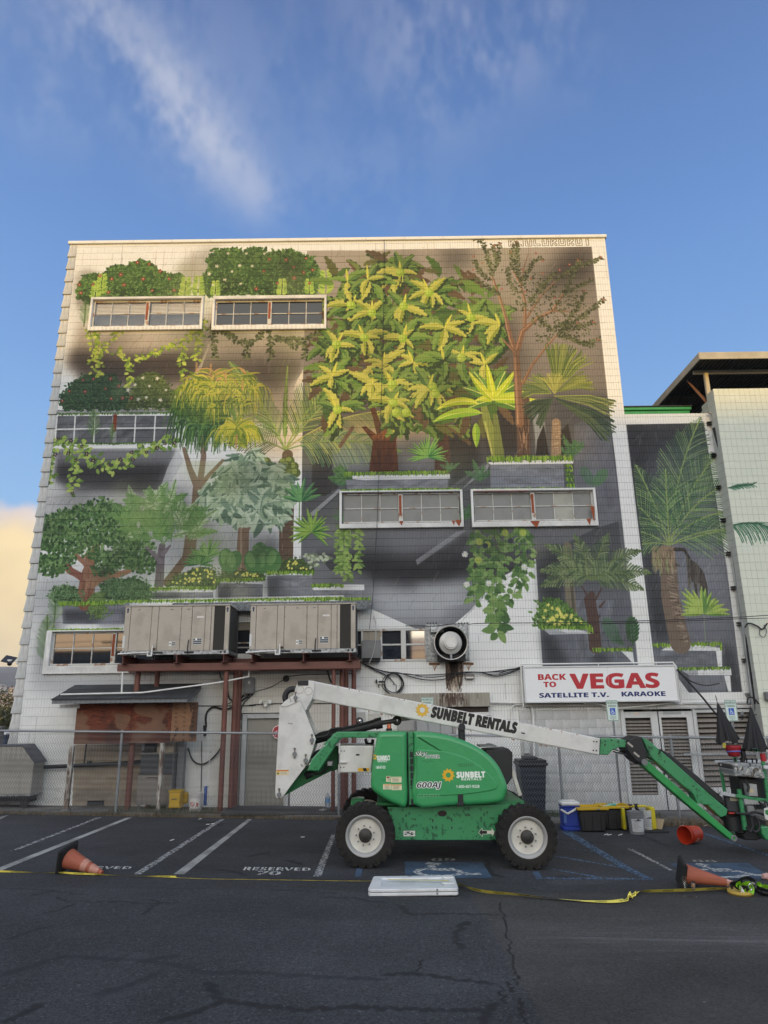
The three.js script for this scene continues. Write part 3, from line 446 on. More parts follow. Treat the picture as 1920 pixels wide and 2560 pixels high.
bush([-5.36,5.28,-5.17,5.46,-4.83,5.6,-4.53,5.7,-4.23,5.6,-4.11,5.34,-4.21,5.22],'#43552e',['#56693a','#3a4c2a','#667a44'],800,.07);bush([-4.12,5.42,-3.92,5.59,-3.52,5.59,-3.07,5.58,-2.99,5.4],'#43552e',['#56693a','#3a4c2a'],500,.07);bush([-2.87,5.58,-2.67,5.83,-2.32,5.88,-2.07,5.83,-1.81,5.62],'#43552e',['#56693a','#3a4c2a'],500,.07);
const yb=(l,n)=>{for(let i=0;i<n;i++){const[px,py]=within(l);dot(px,py,.026,'#dcd56a');}};
yb([-5.31,5.31,-5.13,5.51,-4.74,5.71,-4.28,5.65,-4.11,5.34],44);yb([-3.82,5.49,-3.72,5.62,-3.17,5.58,-3.01,5.43],18);yb([-2.47,5.63,-2.37,5.93,-2.12,5.88,-1.86,5.64],14);
agave(-4.61,5.81,.5,13,['#3f6e3c','#548548','#2f5a36'],'#6d9a55',3.4,.1);agave(-4.42,6.01,.52,13,['#4c7d42','#68954e','#386638'],'#8fb065',3.0,.08);
for(const[px,py]of pairs([-3.13,6.05,-2.93,5.94,-3.21,5.89,-3.03,5.84,-2.78,5.89,-3.3,5.84,-3.94,5.9,-3.78,5.85])){x.fillStyle='#4f7a45';x.beginPath();x.ellipse(px,py,.2,.3,rr(-.6,.6),0,7);x.fill();x.fillStyle='#6c9456';x.beginPath();x.ellipse(px-.04,py+.05,.11,.2,rr(-.6,.6),0,7);x.fill();}
for(const l of[[-5.79,5.21,-5.01,5.23,-4.18,5.22],[-4.17,5.42,-3.71,5.41,-2.96,5.43],[-2.94,5.59,-2.31,5.59,-1.74,5.59],[-1.81,5.24,-1.31,5.25,-1.01,5.24],[-7.99,4.87,-7.02,4.88,-6.38,4.89]])moss(l,.12);
moss([-8.02,4.89,-5.78,4.91,-3.79,4.91,-1.01,4.93],.09);moss([-1.99,4.89,-1.4,4.91,-.35,4.9],.1);moss([-2,5.57,-1.85,5.59,-1.75,5.59],.14);moss([-1.76,5.25,-1.4,5.26,-1.25,5.26],.1);moss([-8.13,4.22,-7.27,4.23,-6.37,4.23],.08);moss([-8.07,3.33,-7.7,3.32,-7.03,3.33],.1);

agave(-1.83,6.6,.62,19,['#4a7a3c','#6b9446','#386634'],'#9cb650',4.6,.09);agave(-2.12,7.4,.62,8,['#3f7a4c','#58925a','#306a44'],'#79a868',2.6,.12);line([-2.15,7.4,-2.15,6.87],.03,'#6a8a50');
for(let i=0;i<60;i++){const[px,py]=within([-2.02,6.03,-1.31,5.97,-1.61,5.67,-1.91,5.72]);blade(px,py,rr(0,6),.1,.03,0,pick(['#9aa58a','#b7c0a6','#6f7d62']));}
// --- breadfruit tree
const br='#523024',bt='#7c4630';
poly([-.37,8.17,-.27,9.02,-.56,9.42,-.45,9.44,-.16,9.19,-.27,9.71,-.34,9.94,-.21,10.02,-.16,9.82,-.03,9.42,-.05,10.11,.01,10.61,.12,10.57,.1,10.05,.21,9.47,.35,9.57,.45,9.38,.34,9.04,.39,8.16],br);
brush([-.36,8.18,-.26,9.02,.34,9.04,.38,8.18],130,['#4a2c24','#6a4030','#3f2722'],.5,.05,.6,1.55);brush([-.53,9.42,-.16,9.19,.35,9.57,.42,9.38,.34,9.04,-.24,9.02],60,['#9a5638','#84482f','#a8623c'],.6,.06,.4,1.2);
taper([.14,13.42,.22,13.77,.19,13.77],.2,.26,'#7a3f30');taper([1.01,12.65,1.19,13.02],.2,.14,'#7a3f30');line([.08,11.98,.2,12.6,.1,13.04],.16,'#5f3a2c');taper([2.37,12.63,2.66,12.88],.1,.08,'#7a4634');line([.02,11.07,.06,11.67],.2,'#5f3428');
taper([1.53,8.19,1.56,9.28,1.62,10],.42,.2,'#4a3630');taper([1.57,9.57,1.34,9.8],.14,.08,'#5b4438');taper([-1.12,8.89,-.8,9.4],.1,.1,'#6c5848');taper([1.65,9.45,1.98,9.67,2.31,9.84],.1,.06,'#5c4a40');
const mass=[-1.6,13.91,-.43,14.42,.49,14.48,1.65,14.16,2.42,13.86,3.03,13.12,3.25,12.54,2.94,11.56,3.25,10.32,2.97,9.8,1.74,9.42,.88,9.17,.16,9.7,-.82,9.71,-1.67,9.73,-1.8,10.39,-1.56,11.07,-1.7,11.9,-1.39,13.03];
const bf=(px,py,ang,L,c,lit)=>{if(lit)blade(px+.035,py-.06,ang,L*1.04,L*.2,-.5*Math.sign(Math.cos(ang)),'#33452a',{lobes:5,pw:.7});blade(px,py,ang,L,L*.19,Math.cos(ang)>=0?-rr(.3,1.2):rr(.3,1.2),c,{lobes:5,mid:lit,lit:lit,pw:.7});};
for(let i=0;i<640;i++){const[px,py]=within(mass);if(fbm(px*1.1+5,py*1.3,3,8)<.40)continue;bf(px,py,rr(0,6.28),rr(.45,.8),pick(['#4e6b34','#5c7a3a','#435e33','#6a8740','#5d5f38','#5a4c3a','#66543f']),i%4?0:'#728c48');}
const hubs=[.54,14.06,1.33,13.4,-.84,13.04,-.27,12.79,.61,12.98,-.48,12.03,.57,11.99,-1.24,11.83,2.46,12.6,2.14,11.39,-.94,13.79,-.37,13.84,1.72,12.3,.84,11.27,.02,11.22].concat([-1.34,10.89,-.26,10.67,.26,10.63,1.34,10.56,-1.2,9.92,.35,9.81,.62,9.81,1.41,10.35,.28,10.1]).concat([2.77,11.19,1.23,10.47,3.24,12.35,1.66,11.35]);
for(const[px,py]of pairs(hubs)){
for(let i=0;i<6;i++)bf(px,py,rr(0,6.28),rr(.5,.85),pick(['#55773a','#6a8c40','#48683a']),'#7f9a4e');
for(const a of[2.2,.85,-.15,3.2,-1.3,-2.0])if(rnd()<.62)bf(px,py,a+rr(-.5,.5),rr(.4,.74),pick(['#9ba244','#abae50','#8d983e']),'#c3c162');
blade(px,py,Math.PI/2+rr(-.5,.5),rr(.35,.5),.04,0,'#c0c04c',{mid:'#e0dc76'});
}
for(const[px,py]of pairs(hubs.slice(0,20).concat(hubs.slice(34,48)))){dot(px,py,.125,'#93b03c');dot(px-.03,py+.03,.085,'#b5cb58');line([px,py+.1,px,py-.1],.012,'#7f9c34');}

agave(1.15,8.55,.62,21,['#3f7a44','#558f4e','#2f6640'],'#8fb85c',3.6,.07);
for(const[px,py,h]of[[4.88,8.52,.62],[2.48,7.89,.62],[1.71,8.17,.36],[2.07,6.87,.5],[-1.06,7.8,.5],[1.92,6.82,.25],[-1.08,6.86,.3],[5.03,8.74,.3]])for(const a of[1.3,1.8,2.4,.8])frond(px,py,a,h*rr(.6,1),.3*(a-1.5),h*.2,['#4f7550','#5d8558','#3f6444'],'#4d7048',{step:.05,w:.025});
for(const a of[2.2,1.8,2.7,2.0])frond(-.93,7.9,a,.5,.4,.12,['#5e8050','#48683f'],'#5a7a48',{w:.04});
// --- banana
taper([2.99,8.54,2.75,9.51,2.65,10.14],.3,.14,'#7f8b4a');taper([3.02,8.6,2.97,9.68],.24,.12,'#6f7a46');line([2.83,8.6,2.69,9.51],.05,'#b4b56a',.8);
const[bxx,byy]=[2.94,10.14];
const ban=(ang,L,w,bend,c,lit)=>blade(bxx,byy,ang,L,w,bend,c,{lit,mid:'#e6e58a',n:14,pw:.6});
for(const[a,L,w,b]of[[2.0,1.0,.13,.2],[1.25,.95,.16,-.2],[.75,1.0,.15,-.3],[2.55,.9,.15,.3],[-.25,.8,.15,-.3],[.3,1.0,.15,-.4],[3.3,.8,.12,.4]])ban(a,L,w,b,'#587f3b','#709845');
ban(1.66,1.08,.10,.06,'#b4c42e','#d3d944');ban(.86,1.15,.10,.15,'#a9bf30','#c6d040');ban(.30,1.25,.10,-.25,'#93b32f','#c2cf45');ban(.05,1.4,.11,-.22,'#9fb934','#c9d34a');ban(2.75,.5,.09,.9,'#b2c034','#d4d64c');ban(2.35,1.05,.105,-.3,'#a5b932','#cdd045');
blade(2.54,10.04,2.75,1.15,.11,1.1,'#a8bd33',{lit:'#d0d448',mid:'#e6e58a',n:12});blade(2.63,9.77,2.95,1.35,.13,.75,'#82ad38',{lit:'#a6c443',mid:'#d5de7a',n:12});blade(2.45,9.5,-1.6,.7,.1,0,'#7ba23c',{lit:'#a3bd48',n:12});
// --- shower tree with thin branches, fan palm
const bn='#7d5f4b';
taper([3.65,8.59,3.68,9.55,3.75,10.13],.34,.3,'#5c4a40');for(let i=0;i<40;i++){const[px,py]=within([3.52,8.59,3.78,8.59,3.85,10.01,3.62,10.01]);line([px,py,px+rr(-.05,.05),py+rr(.2,.5)],.03,pick(['#7c6656','#41332c','#947a66']),.7);}
for(const[l,a,b]of[[[3.6,9.46,3.62,10.6,3.63,11.49],.22,.17],[[3.63,11.49,3.5,12,3.41,12.64,3.29,13.22,3.12,13.88],.16,.03],[[3.63,11.49,3.85,12.17,4.29,12.57,4.72,12.79,5.07,13.32],.17,.03],[[3.91,12.31,3.98,13.04,3.89,13.63,3.71,14.05],.1,.02],[[3.75,10.6,4.04,11.15,4.43,11.65,4.87,12.15],.1,.03],[[4.72,12.79,5.33,12.73],.06,.02],[[3.98,12.57,4.44,13.27,4.89,13.74],.07,.02],[[3.6,11.55,3.27,11.95],.09,.03],[[3.89,13.57,4.03,14.23,4.16,14.59],.04,.015]]){taper(l,a,b,bn);for(let i=0;i<l.length;i +=2)line([l[i]- a*.2,l[i+1],l[Math.min(i+2,l.length-2)]- a*.2,l[Math.min(i+3,l.length-1)]],a*.22,'#b78f70',.7);}
const tw=['#4c5238','#5d6244','#3b402d','#6c6f50'];
for(const l of[[3.12,13.88,3,14.61,2.86,15.05,2.65,15.11],[3.18,14.06,3.31,14.55,3.39,14.98],[3.71,14.05,3.69,14.66,3.87,14.97],[3.89,13.63,3.83,14.36,3.89,14.91],[3.95,13.75,4.31,14.35,4.55,14.47],[3.11,13.76,2.8,13.95,2.62,14.43],[3.29,13.28,2.94,13.58,2.64,13.83],[3.35,14.36,3.16,14.73,3.2,14.92],[5.07,13.32,5.44,14.03,5.58,14.39],[4.89,13.74,5.34,14.09,6.22,14.44],[5.07,13.32,5.51,13.55,5.89,13.72],[4.87,12.15,5.46,12.96,5.65,13.37],[4.87,12.15,5.59,12.66,6.15,13.12],[4.93,12.21,5.61,12.32,5.82,12.43],[4.87,12.15,5.46,11.75,5.93,11.91],[4.76,12.04,5.26,11.86,5.76,11.69],[4.29,12.57,4.62,12.21,5.1,12.44],[4.06,13.04,4.51,13.56,4.86,13.98],[3.56,14.18,3.58,13.75,3.72,13.45]])vine(l,.085,tw,.04,.1);
for(let i=0;i<420;i++){const[px,py]=within([3.34,14.18,4.39,14.04,5.08,13.49,5.59,13.25,5.78,11.97,4.75,11.87,4.23,11.76,3.99,12.69,3.6,13.16]);blade(px,py,rr(0,6.28),rr(.06,.11),.022,0,pick(tw),{n:4});}
for(const[px,py]of pairs([2.62,14.54,2.58,14.11,2.85,14.32,3.22,14.89,3.38,14.94,3.68,14.68,3.86,15,3.97,14.1,4.38,14.62,4.55,14.38,4.19,13.81,3.36,13.49,4.01,13.39,5.3,14.24,5.55,14.38,5.01,14.07,4.8,13.19,6.2,14.46,5.63,13.4,6.14,13.12,5.36,12.41,5.81,12.42,5.88,11.88,4.52,13.97]))flower(px,py,.045,'#96534a',6);
taper([4.48,8.52,4.56,9.48],.26,.22,'#8d7a66');for(let i=0;i<24;i++){const[px,py]=within([4.4,8.55,4.57,8.55,4.65,9.45,4.47,9.45]);line([px,py,px+rr(.03,.1),py],.02,'#bba78e',.6);}
const fan=(px,py,r,a0,a1,cols,n=60)=>{for(let i=0;i<n;i++){const a=lerp(a0,a1,i/n);line([px,py,px+r*.6*Math.cos(a),py+r*.6*Math.sin(a),px+r*rr(.85,1.05)*Math.cos(a),py+r*rr(.85,1.05)*Math.sin(a)- .12],.035,pick(cols));}};
fan(4.64,10.42,1.45,.75,1.75,['#66743f','#7b8648','#56683a','#8f9650'],44);fan(4.68,10.37,1.0,.15,.8,['#828a48','#9a9c50','#6a763f'],22);fan(4.48,10.31,.8,1.9,3.2,['#5a6b42','#6f7c4c','#86904f'],26);fan(4.57,10.23,1.55,-.30,.02,['#5c6b44','#768250','#4a5a3c','#8d9458'],26);fan(4.52,10.15,.8,3.2,4.3,['#39493a','#4a5a44','#2f3f34'],26);fan(4.62,10.15,1.65,-.75,-.32,['#34443a','#46563f','#5a684a'],30);fan(4.58,10.31,.7,.9,2.2,['#a8a75a','#90934c'],16);

slab([-.98,7.96,1.66,7.94,1.65,7.7,-.93,7.71],'#7d8086','#a9acb1');poly([-.8,8.08,1.71,8.09,1.71,7.96,-.48,7.95,-.8,7.98],'#d9dadb');moss([-1.01,8.15,.3,8.16,1.71,8.16],.16);
slab([2.76,8.33,4.66,8.33,4.63,7.69,2.74,7.71],'#7f8289','#a6a9af');poly([2.69,8.39,3.72,8.44,4.93,8.42,4.91,8.33,2.77,8.33],'#dcdddd');moss([2.69,8.52,3.72,8.53,4.93,8.53],.24);for(let k=0;k<9;k++)moss([4.7,8.3,4.81,8.3,4.9,8.28].map((v,i)=>(i%2?v-k*.13:v)),.17);
moss([-1.08,7.69,.45,7.7,1.98,7.69],.12);moss([2.26,7.66,3.41,7.67,4.6,7.67],.13);moss([-1,6.81,.43,6.82,1.92,6.82],.05,['#5d7a35','#48642e']);moss([2.33,6.79,3.71,6.79,4.84,6.79],.05,['#5d7a35','#48642e']);

const hv=['#5a7a46','#6c8c50','#48663c','#84a060'];
for(const l of[[-1.1,6.75,-1.15,6.23,-1.16,5.56],[-.93,6.75,-.92,6.12,-.91,5.35],[-.64,6.75,-.66,6.17,-.66,5.6],[-1,6.64,-1.05,6.02,-1.05,5.46]])vine(l,.13,['#7d9a50','#93ad5c','#5f7d3e'],.055,.14);
for(const l of[[2.22,6.6,2.29,6.08,2.16,5.47,2.18,4.76],[2.47,6.6,2.54,5.97,2.45,5.26,2.39,4.86],[3.04,6.7,3.05,5.97,2.75,5.26,2.66,4.36],[3.4,6.69,3.45,5.96,3.31,5.35,3.07,4.7],[3.59,6.58,3.6,5.86,3.45,5.25],[2.77,6.54,2.83,5.76,2.64,5.05],[2.17,5.67,2.36,5.41,2.3,5.06],[2.72,4.56,2.75,4.26]])vine(l,.19,hv,.075,.3);
vine([2.71,4.82,2.77,4.39,2.74,4.01],.3,hv,.07,.25);
for(const[px,py]of pairs([2.38,6.29,3.49,6.51,3.04,6.51,2.33,5.82,2.58,6.21]))dot(px,py,.09,'#a9b85a');for(const[px,py]of pairs([2.53,6.18,3.17,6.3,3.6,6.01]))dot(px,py,.07,'#3a3f4a');
for(const[px,py]of pairs([2.01,5.97,2.02,5.21,3.47,5.63,2.56,5.23]))flower(px,py,.09,'#d5d8d4',9);

taper([4.55,4.53,4.55,5.23,4.58,6.15],.26,.2,'#77705f');line([4.6,4.53,4.61,5.33],.06,'#4f4a40',.8);
taper([5.05,3.65,5.06,4.36,5.01,4.79],.3,.26,'#54423c');taper([5.04,4.2,5.08,4.92],.26,.16,'#54423c');
for(const l of[[5.06,4.72,4.85,5.13],[5.11,4.72,5.34,5.07],[5.25,4.61,5.39,4.76],[5.03,4.11,5.23,4.4]])taper(l,.06,.03,'#54423c');
const fc=['#5a6b4c','#6c7d58','#4c5d44','#7d8c62'];
for(const[a,L,b]of[[2.5,1.7,.9],[2.1,1.9,.7],[1.7,1.6,.3],[1.3,1.7,-.3],[.9,2.0,-.8],[.5,2.0,-.8],[2.85,1.7,.8],[.15,1.7,-.7],[2.3,1.3,1.2],[.7,1.4,-1.3]])frond(5.11,5.28,a,L*.74,b,.27,fc,'#66764c',{step:.075,w:.045,lean:1.0});
bush([3.78,4.17,3.81,4.63,3.94,4.76,4.2,4.78,4.44,4.62,4.6,4.41,4.75,4.26,4.87,4.15],'#4c6a36',['#5e8040','#6f914a','#3f5a30'],700,.11);for(let i=0;i<32;i++){const[px,py]=within([3.82,4.21,3.85,4.63,4.2,4.76,4.52,4.5,4.83,4.2]);flower(px,py,.055,'#d9d66a');}
poly([3.81,4.11,4.32,4.12,4.82,4.05,5,3.97,3.97,3.96],'#a9acb0');poly([4.11,4.1,4.65,4.08,4.98,3.97,4.39,3.99],'#d4d6d7');moss([3.79,4.16,4.4,4.14,5.01,4.13],.12);moss([4.91,4.15,5.02,4.14,5.03,4.11],.3);poly([5.65,3.56,5.94,3.52,5.95,3.21,5.8,3.4],'#dcdede');moss([4.99,3.61,5.45,3.6,5.95,3.61],.12);
const monstera=(px,py,ang,L,c)=>{for(let i=1;i<8;i++)for(const s of[1,-1]){const t=i/8;blade(px+L*t*Math.cos(ang),py+L*t*Math.sin(ang),ang+s*1.0,L*.36*Math.sin(Math.PI*(.2+.75*t)),L*.05,-s*.4,c);}line([px,py,px+L*Math.cos(ang),py+L*Math.sin(ang)],.03,c);};
monstera(5.96,3.68,1.5,.7,'#3c5a3a');monstera(5.62,3.68,1.95,.72,'#56705c');monstera(5.75,3.68,2.3,.3,'#4d6a50');monstera(5.38,7.69,2.0,.6,'#55705a');monstera(5.38,7.69,.9,.6,'#5a7a58');

taper([7.11,3.72,7.05,4.26,7,4.85,7.06,5.72],.5,.4,'#77685a');for(let i=0;i<70;i++){const[px,py]=within([6.99,3.76,6.96,4.85,6.97,5.72,7.19,5.72,7.13,4.85,7.24,3.76]);line([px,py,px+rr(.05,.18),py+rr(-.06,.02)],.03,pick(['#a3927e','#5a4d43','#8d7d6c']),.8);}
poly([6.69,6.1,6.98,6.14,7.28,6.09,7.2,5.63,6.98,5.76,6.78,5.5,6.64,5.68],'#8d7862');for(let i=0;i<60;i++){const[px,py]=within([6.71,6.08,7.25,6.07,7.18,5.67,6.66,5.64]);line([px,py,px+rr(-.05,.05),py-rr(.1,.35)],.02,pick(['#6b5a4a','#a9947c','#8f9a68']),.8);}
const ap=['#54744e','#6a8a5a','#3f6048','#7f9c66'];
x.save();trace([6.44,9.79,10.17,9.74,9.01,2.36,6.47,3.19]);x.clip();
const[axx,ayy]=[7.13,6.14];
for(const[a,L,b,lf,sd]of[[2.5,1.6,.6,.55,[1,-1]],[2.0,2.3,.5,.7,[1,-1]],[1.75,2.2,.2,.6,[1,-1]],[1.4,3.6,-.35,1.0,[1,-1]],[1.2,2.9,-.4,.9,[1,-1]],[1.1,2.4,-.7,.9,[1,-1]],[.9,2.0,-.9,.7,[-1]],[.5,1.6,-.5,.6,[1,-1]],[.3,2.0,-.1,.8,[-1]],[2.8,1.0,.9,.4,[1,-1]],[1.5,2.0,0,.6,[1,-1]]])frond(axx,ayy,a,L,b,lf,ap,'#8a9c62',{step:.07,sides:sd,lean:.8,w:.022,droop:.12});
x.restore();home();
taper([7.27,6.03,7.49,6.02,7.59,5.8],.1,.06,'#3f3a36');
{const l=pairs([7.53,5.82,7.74,5.67,7.89,5.45,7.94,5.06]);for(let k=0;k<3;k++)for(let i=0;i<16;i++){const t=i/16,px=lerp(l[k][0],l[k+1][0],t),py=lerp(l[k][1],l[k+1][1],t);line([px,py,px-.05,py-rr(.4,.9)*(1-k*.25)],.03,pick(['#3f3a38','#55504a','#6a665c']));}}
agave(7.75,4.42,.72,15,['#7d9a4c','#98b058','#648a48'],'#b5c868',3.4,.12);line([7.77,4.42,7.72,3.75],.03,'#8d9a80',.7);
for(const z of[recess,annex,[-8.51,13.39,-4.98,14.93,-2.12,14.77,-2.03,9.53,-8.07,9.61],[-8.93,7.49,-4.97,7.88,-2.37,7.84,-2.3,4.92,-7.97,4.89]])brush(z,900,['#2b2f28','#d9d7c8','#4a4f40'],.10,.05,.28,1.2);

for(let i=0;i<110;i++){const z=[recess,[-8.46,13.39,-4.98,14.81,-2.12,14.77,-2.03,9.53,-8.07,9.61],[-8.93,7.49,-5.01,8.54,-2.38,8.5,-2.3,4.92,-7.97,4.89]][i%3],[px,py]=within(z),r=rr(.2,.6);x.save();trace(z);x.clip();soft(circle(px,py,r,10),pick(['#1f2620','#26281f','#2c2a24','#b9b98a','#8f9a5c']),.22,r*.5);x.restore();home();}
// --- signature letters along the top right
{const word='KAULUKUKUI',n=word.length,[lx0,ly1,lx1,ly0]=[3.61,15.06,5.99,14.86];const cw=(lx1-lx0)/ n,h=ly1-ly0;
x.strokeStyle='#6a5c40';x.lineWidth=.016;[...word].forEach((c,i)=>{const px=lx0+cw*i+.02,w=cw-.06,py=ly0,t=w*.3;const S={K:[0,0,0,h,t,h,t,h*.6,w*.6,h,w,h,w,h*.75,w*.62,h*.5,w,h*.3,w,0,w-t,0,w-t,h*.25,t,h*.4,t,0],A:[0,0,0,h,w,h,w,0,w-t,0,w-t,h*.3,t,h*.3,t,0],U:[0,h,0,0,w,0,w,h,w-t,h,w-t,h*.3,t,h*.3,t,h],L:[0,h,0,0,w,0,w,h*.3,t,h*.3,t,h],I:[w*.3,h,w*.3,0,w*.7,0,w*.7,h]}[c];trace(S.map((v,k)=>v +(k%2?py:px)));x.stroke();});}
// --- dirt on the bare paint low on the wall: beige unpainted block, rust runs and soot under the fan
soft([-4.1,3.21,-1.33,3.18,-1.31,1.49,-2.5,1.51,-2.5,.14,-3.94,.15],'#c9c6bc',.8,.1);
poly([-7.26,1.56,-5.71,1.54,-5.65,.21,-7.2,.22],'#a89a87');brush([-7.26,1.56,-5.71,1.54,-5.65,.21,-7.2,.22],160,['#b8ab98','#968875','#8a7d6d'],.3,.3,.5);
brush([-7.22,.59,-5.7,.57,-5.67,.19,-7.2,.21],120,['#7d7468','#8f8477'],.35,.15,.4);
brush([1.43,3.36,1.87,3.35,1.79,2.61,1.41,2.62],140,['#a99a86','#c2b5a2'],.5,.08,.8,1.57);brush([1.43,3.36,1.87,3.35,1.79,2.61,1.41,2.62],110,['#3a2a24','#5a4034','#1f1815'],.6,.035,.9,1.57);brush([1.54,3.36,1.72,3.35,1.7,3.02,1.54,3.02],60,['#1c1513','#2c1f1a'],.6,.06,.5,1.57);
for(const l of[[1.06,3.3,1.26,3.3],[1.88,3.3,2.07,3.29]]){line(l,.06,'#6b4a34');for(let k=0;k<5;k++)line([lerp(l[0],l[2],rnd()),l[1],lerp(l[0],l[2],.5),l[1]- .15],.02,'#8a6a50',.5);}
for(const q of[[1.13,4.27],[1.89,4.26]])for(let k=0;k<4;k++)dot(q[0]+(k-1.5)*.07,q[1],.02,'#3a3a3a');
for(let i=0;i<520;i++){const top=i%3===0,px=rr(MX0,MX1),py=top?rr(14.6,15.05):rr(.2,15),L=top?rr(.2,1.1):rr(.1,.7);line([px,py,px+rr(-.01,.01),py-L],rr(.008,.03),pick(['#6d675c','#8b8578','#55514a','#7a5a44']),rr(.05,.22));}
for(let i=0;i<260;i++){const px=rr(MX0,6.4),py=Math.pow(rnd(),2)*1.2+.05;line([px,py,px+rr(-.3,.3),py+rr(-.05,.05)],rr(.01,.05),pick(['#8d887c','#7b7468','#a39d90']),rr(.05,.25));}
const tx=new THREE.CanvasTexture(cv);tx.colorSpace=THREE.SRGBColorSpace;tx.anisotropy=8;return tx;
})();
const wallUV=(X,Y)=>[(X-MX0)/(MX1-MX0),(Y-MY0)/(MY1-MY0)];
// -- ground: one sheet, kerb, markings
const KZ=(x)=>-16.46 +(x+8)*.052;
const FZ=(x)=>-16.42 +(x+8)*.040;
{
const lotTex=canvasTex(2048,1240,(x,w,h)=>{
rnd=rngOf(99);
const im=x.createImageData(w,h),d=im.data;
for(let j=0;j<h;j++)for(let i=0;i<w;i++){
const X=-10+20*i/w,Z=-17+12*j/h;
const big=fbm(X*.35,Z*.7,4,3),mid=fbm(X*2.2,Z*2.2,3,7),g=hash2(i,j,5),g2=hash2(i>>1,j>>1,9);
const newer=smooth(-.06,.06,X -(1.02+.13*(Z+9)*.25+.1*fbm(Z*1.5,1,3,2)))*smooth(-10.15,-9.95,Z);
let v=54+30*(big-.5)+ 14*(mid-.5)+(g-.5)*lerp(34,20,newer)+(g2-.5)*16;v +=newer*5;
if(g>.985)v +=46*g2*(1-newer*.5);if(Z<-10.1)v -=5;
const o=(j*w+i)*4;d[o]=v*lerp(.975,1.03,newer);d[o+1]=v*lerp(.99,1.0,newer);d[o+2]=v*lerp(1.05,.98,newer);d[o+3]=255;
}
x.putImageData(im,0,0);
const U=(X)=>(X+10)/ 20*w,Vv=(Z)=>(Z+17)/ 12*h;
const crack=(l,wd,a,c='#17181b')=>{x.strokeStyle=c;x.lineCap=x.lineJoin='round';for(let i=0;i<l.length-2;i +=2){const n=10;let px=l[i],pz=l[i+1];for(let k=1;k<=n;k++){const t=k/n,qx=lerp(l[i],l[i+2],t)+(k<n?rr(-.03,.03):0),qz=lerp(l[i+1],l[i+3],t)+(k<n?rr(-.03,.03):0);x.globalAlpha=a*rr(.75,1);x.lineWidth=wd*102*rr(.6,1.25);x.beginPath();x.moveTo(U(px),Vv(pz));x.lineTo(U(qx),Vv(qz));x.stroke();px=qx;pz=qz;}}x.globalAlpha=1;};
for(const l of[[-5.03,-10.09,-4.63,-10.02,-4.27,-9.95,-3.81,-9.76],[-4.44,-9.71,-4.33,-9.88,-4.24,-9.95],[-4.1,-9.66,-3.92,-9.48,-3.51,-9.44,-3.24,-9.47,-2.88,-9.39,-2.54,-9.46],[-3.74,-9.33,-3.79,-9.13,-3.91,-8.91],[-2.77,-8.93,-2.8,-9.21,-2.77,-9.47,-2.91,-9.57],[-1.52,-10.08,-1.13,-10.06,-.67,-9.94],[-.84,-9.76,-.43,-9.75,-.23,-9.59,-.06,-9.55],[-3.84,-8.02,-3.77,-8.21,-3.62,-8.46]])crack(l,.05,.5);
for(const l of[[-3.41,-7.03,-3.29,-7.15,-3.2,-7.36,-3.04,-7.52,-2.73,-7.47,-2.42,-7.45,-2.1,-7.39,-1.63,-7.14,-1.2,-7.15,-.58,-7.06,-.05,-7.02],[-2.04,-7.13,-2.2,-6.83,-2.39,-6.6],[-2.23,-7.45,-2.03,-7.59]])crack(l,.10,.34,'#202226');
for(const l of[[-1.72,-6.11,-1.57,-6.23,-1.46,-6.35,-1.35,-6.53,-1.08,-6.44,-.7,-6.36,-.34,-6.42,-.05,-6.4],[-1.35,-6.53,-1.48,-6.74,-1.54,-6.9],[-2.86,-6.08,-2.81,-6.27,-2.76,-6.42],[-.05,-6.4,.31,-6.39,.73,-6.37],[.7,-6.13,.77,-6.38,.84,-6.52],[-.05,-7.13,.24,-7.17,.55,-7.04,.9,-6.94],[.7,-7.87,.69,-8.24,.8,-8.65,.89,-8.78],[.11,-9.42,.26,-9.03,.74,-9.1,1.24,-9.05],[6.32,-14.64,7.06,-14.3]])crack(l,.07,.5);
for(const l of[[1.37,-9.62,1.26,-8.49,1.15,-7.49,1.09,-6.92],[1.06,-6.62,1.04,-6.41,1.03,-6.14],[1.01,-6.99,1.03,-6.76],[.94,-6.91,.93,-6.52],[.24,-7.22,.32,-7.53]])crack(l,.02,.9,'#0b0b0c');
for(const l of[[-4.09,-15.74,-3.67,-15.61,-3.29,-15.19,-3.72,-14.88],[-2.48,-11.26,-2.21,-11.12,-2.01,-10.91],[-2.22,-12.18,-1.95,-12.56],[-1.56,-11.95,-1.28,-11.62],[1.22,-13.74,1.8,-13.48],[1.52,-12.09,1.49,-11.13,1.59,-10.92],[3.04,-13.98,3.84,-13.56],[2.42,-11.02,2.83,-10.83],[4.75,-14.55,4.87,-13.4]])crack(l,.09,.55,'#131417');
for(let i=0;i<46;i++){x.globalAlpha=rr(.05,.2);x.fillStyle=pickOf(['#101113','#6a6a6c','#1a1a1c']);x.beginPath();x.ellipse(rr(0,w),rr(0,h),rr(10,90),rr(5,30),rr(-.4,.4),0,7);x.fill();}
for(let i=0;i<900;i++){const X=rr(1.3,8),Z=-8.3+rr(-.5,.5)*rr(0,1.6)+ .03*X;x.globalAlpha=rr(.02,.07);x.fillStyle='#8f8f92';x.fillRect(U(X),Vv(Z),rr(20,160),rr(1,3));}for(let i=0;i<2600;i++){x.globalAlpha=rr(.1,.5);x.fillStyle=pickOf(['#0e0f10','#77787a','#151618','#93928e']);const q=rr(.8,2.6);x.fillRect(rr(0,w*.56),rr(h*.5,h),q,q*rr(.5,1));}
x.globalAlpha=.8;for(let i=0;i<260;i++){x.fillStyle='#8a8985';x.fillRect(rr(0,w),rr(0,h),rr(1,2.4),rr(1,2));}x.globalAlpha=1;
});
function pickOf(a){return a[Math.floor(rnd()*a.length)];}
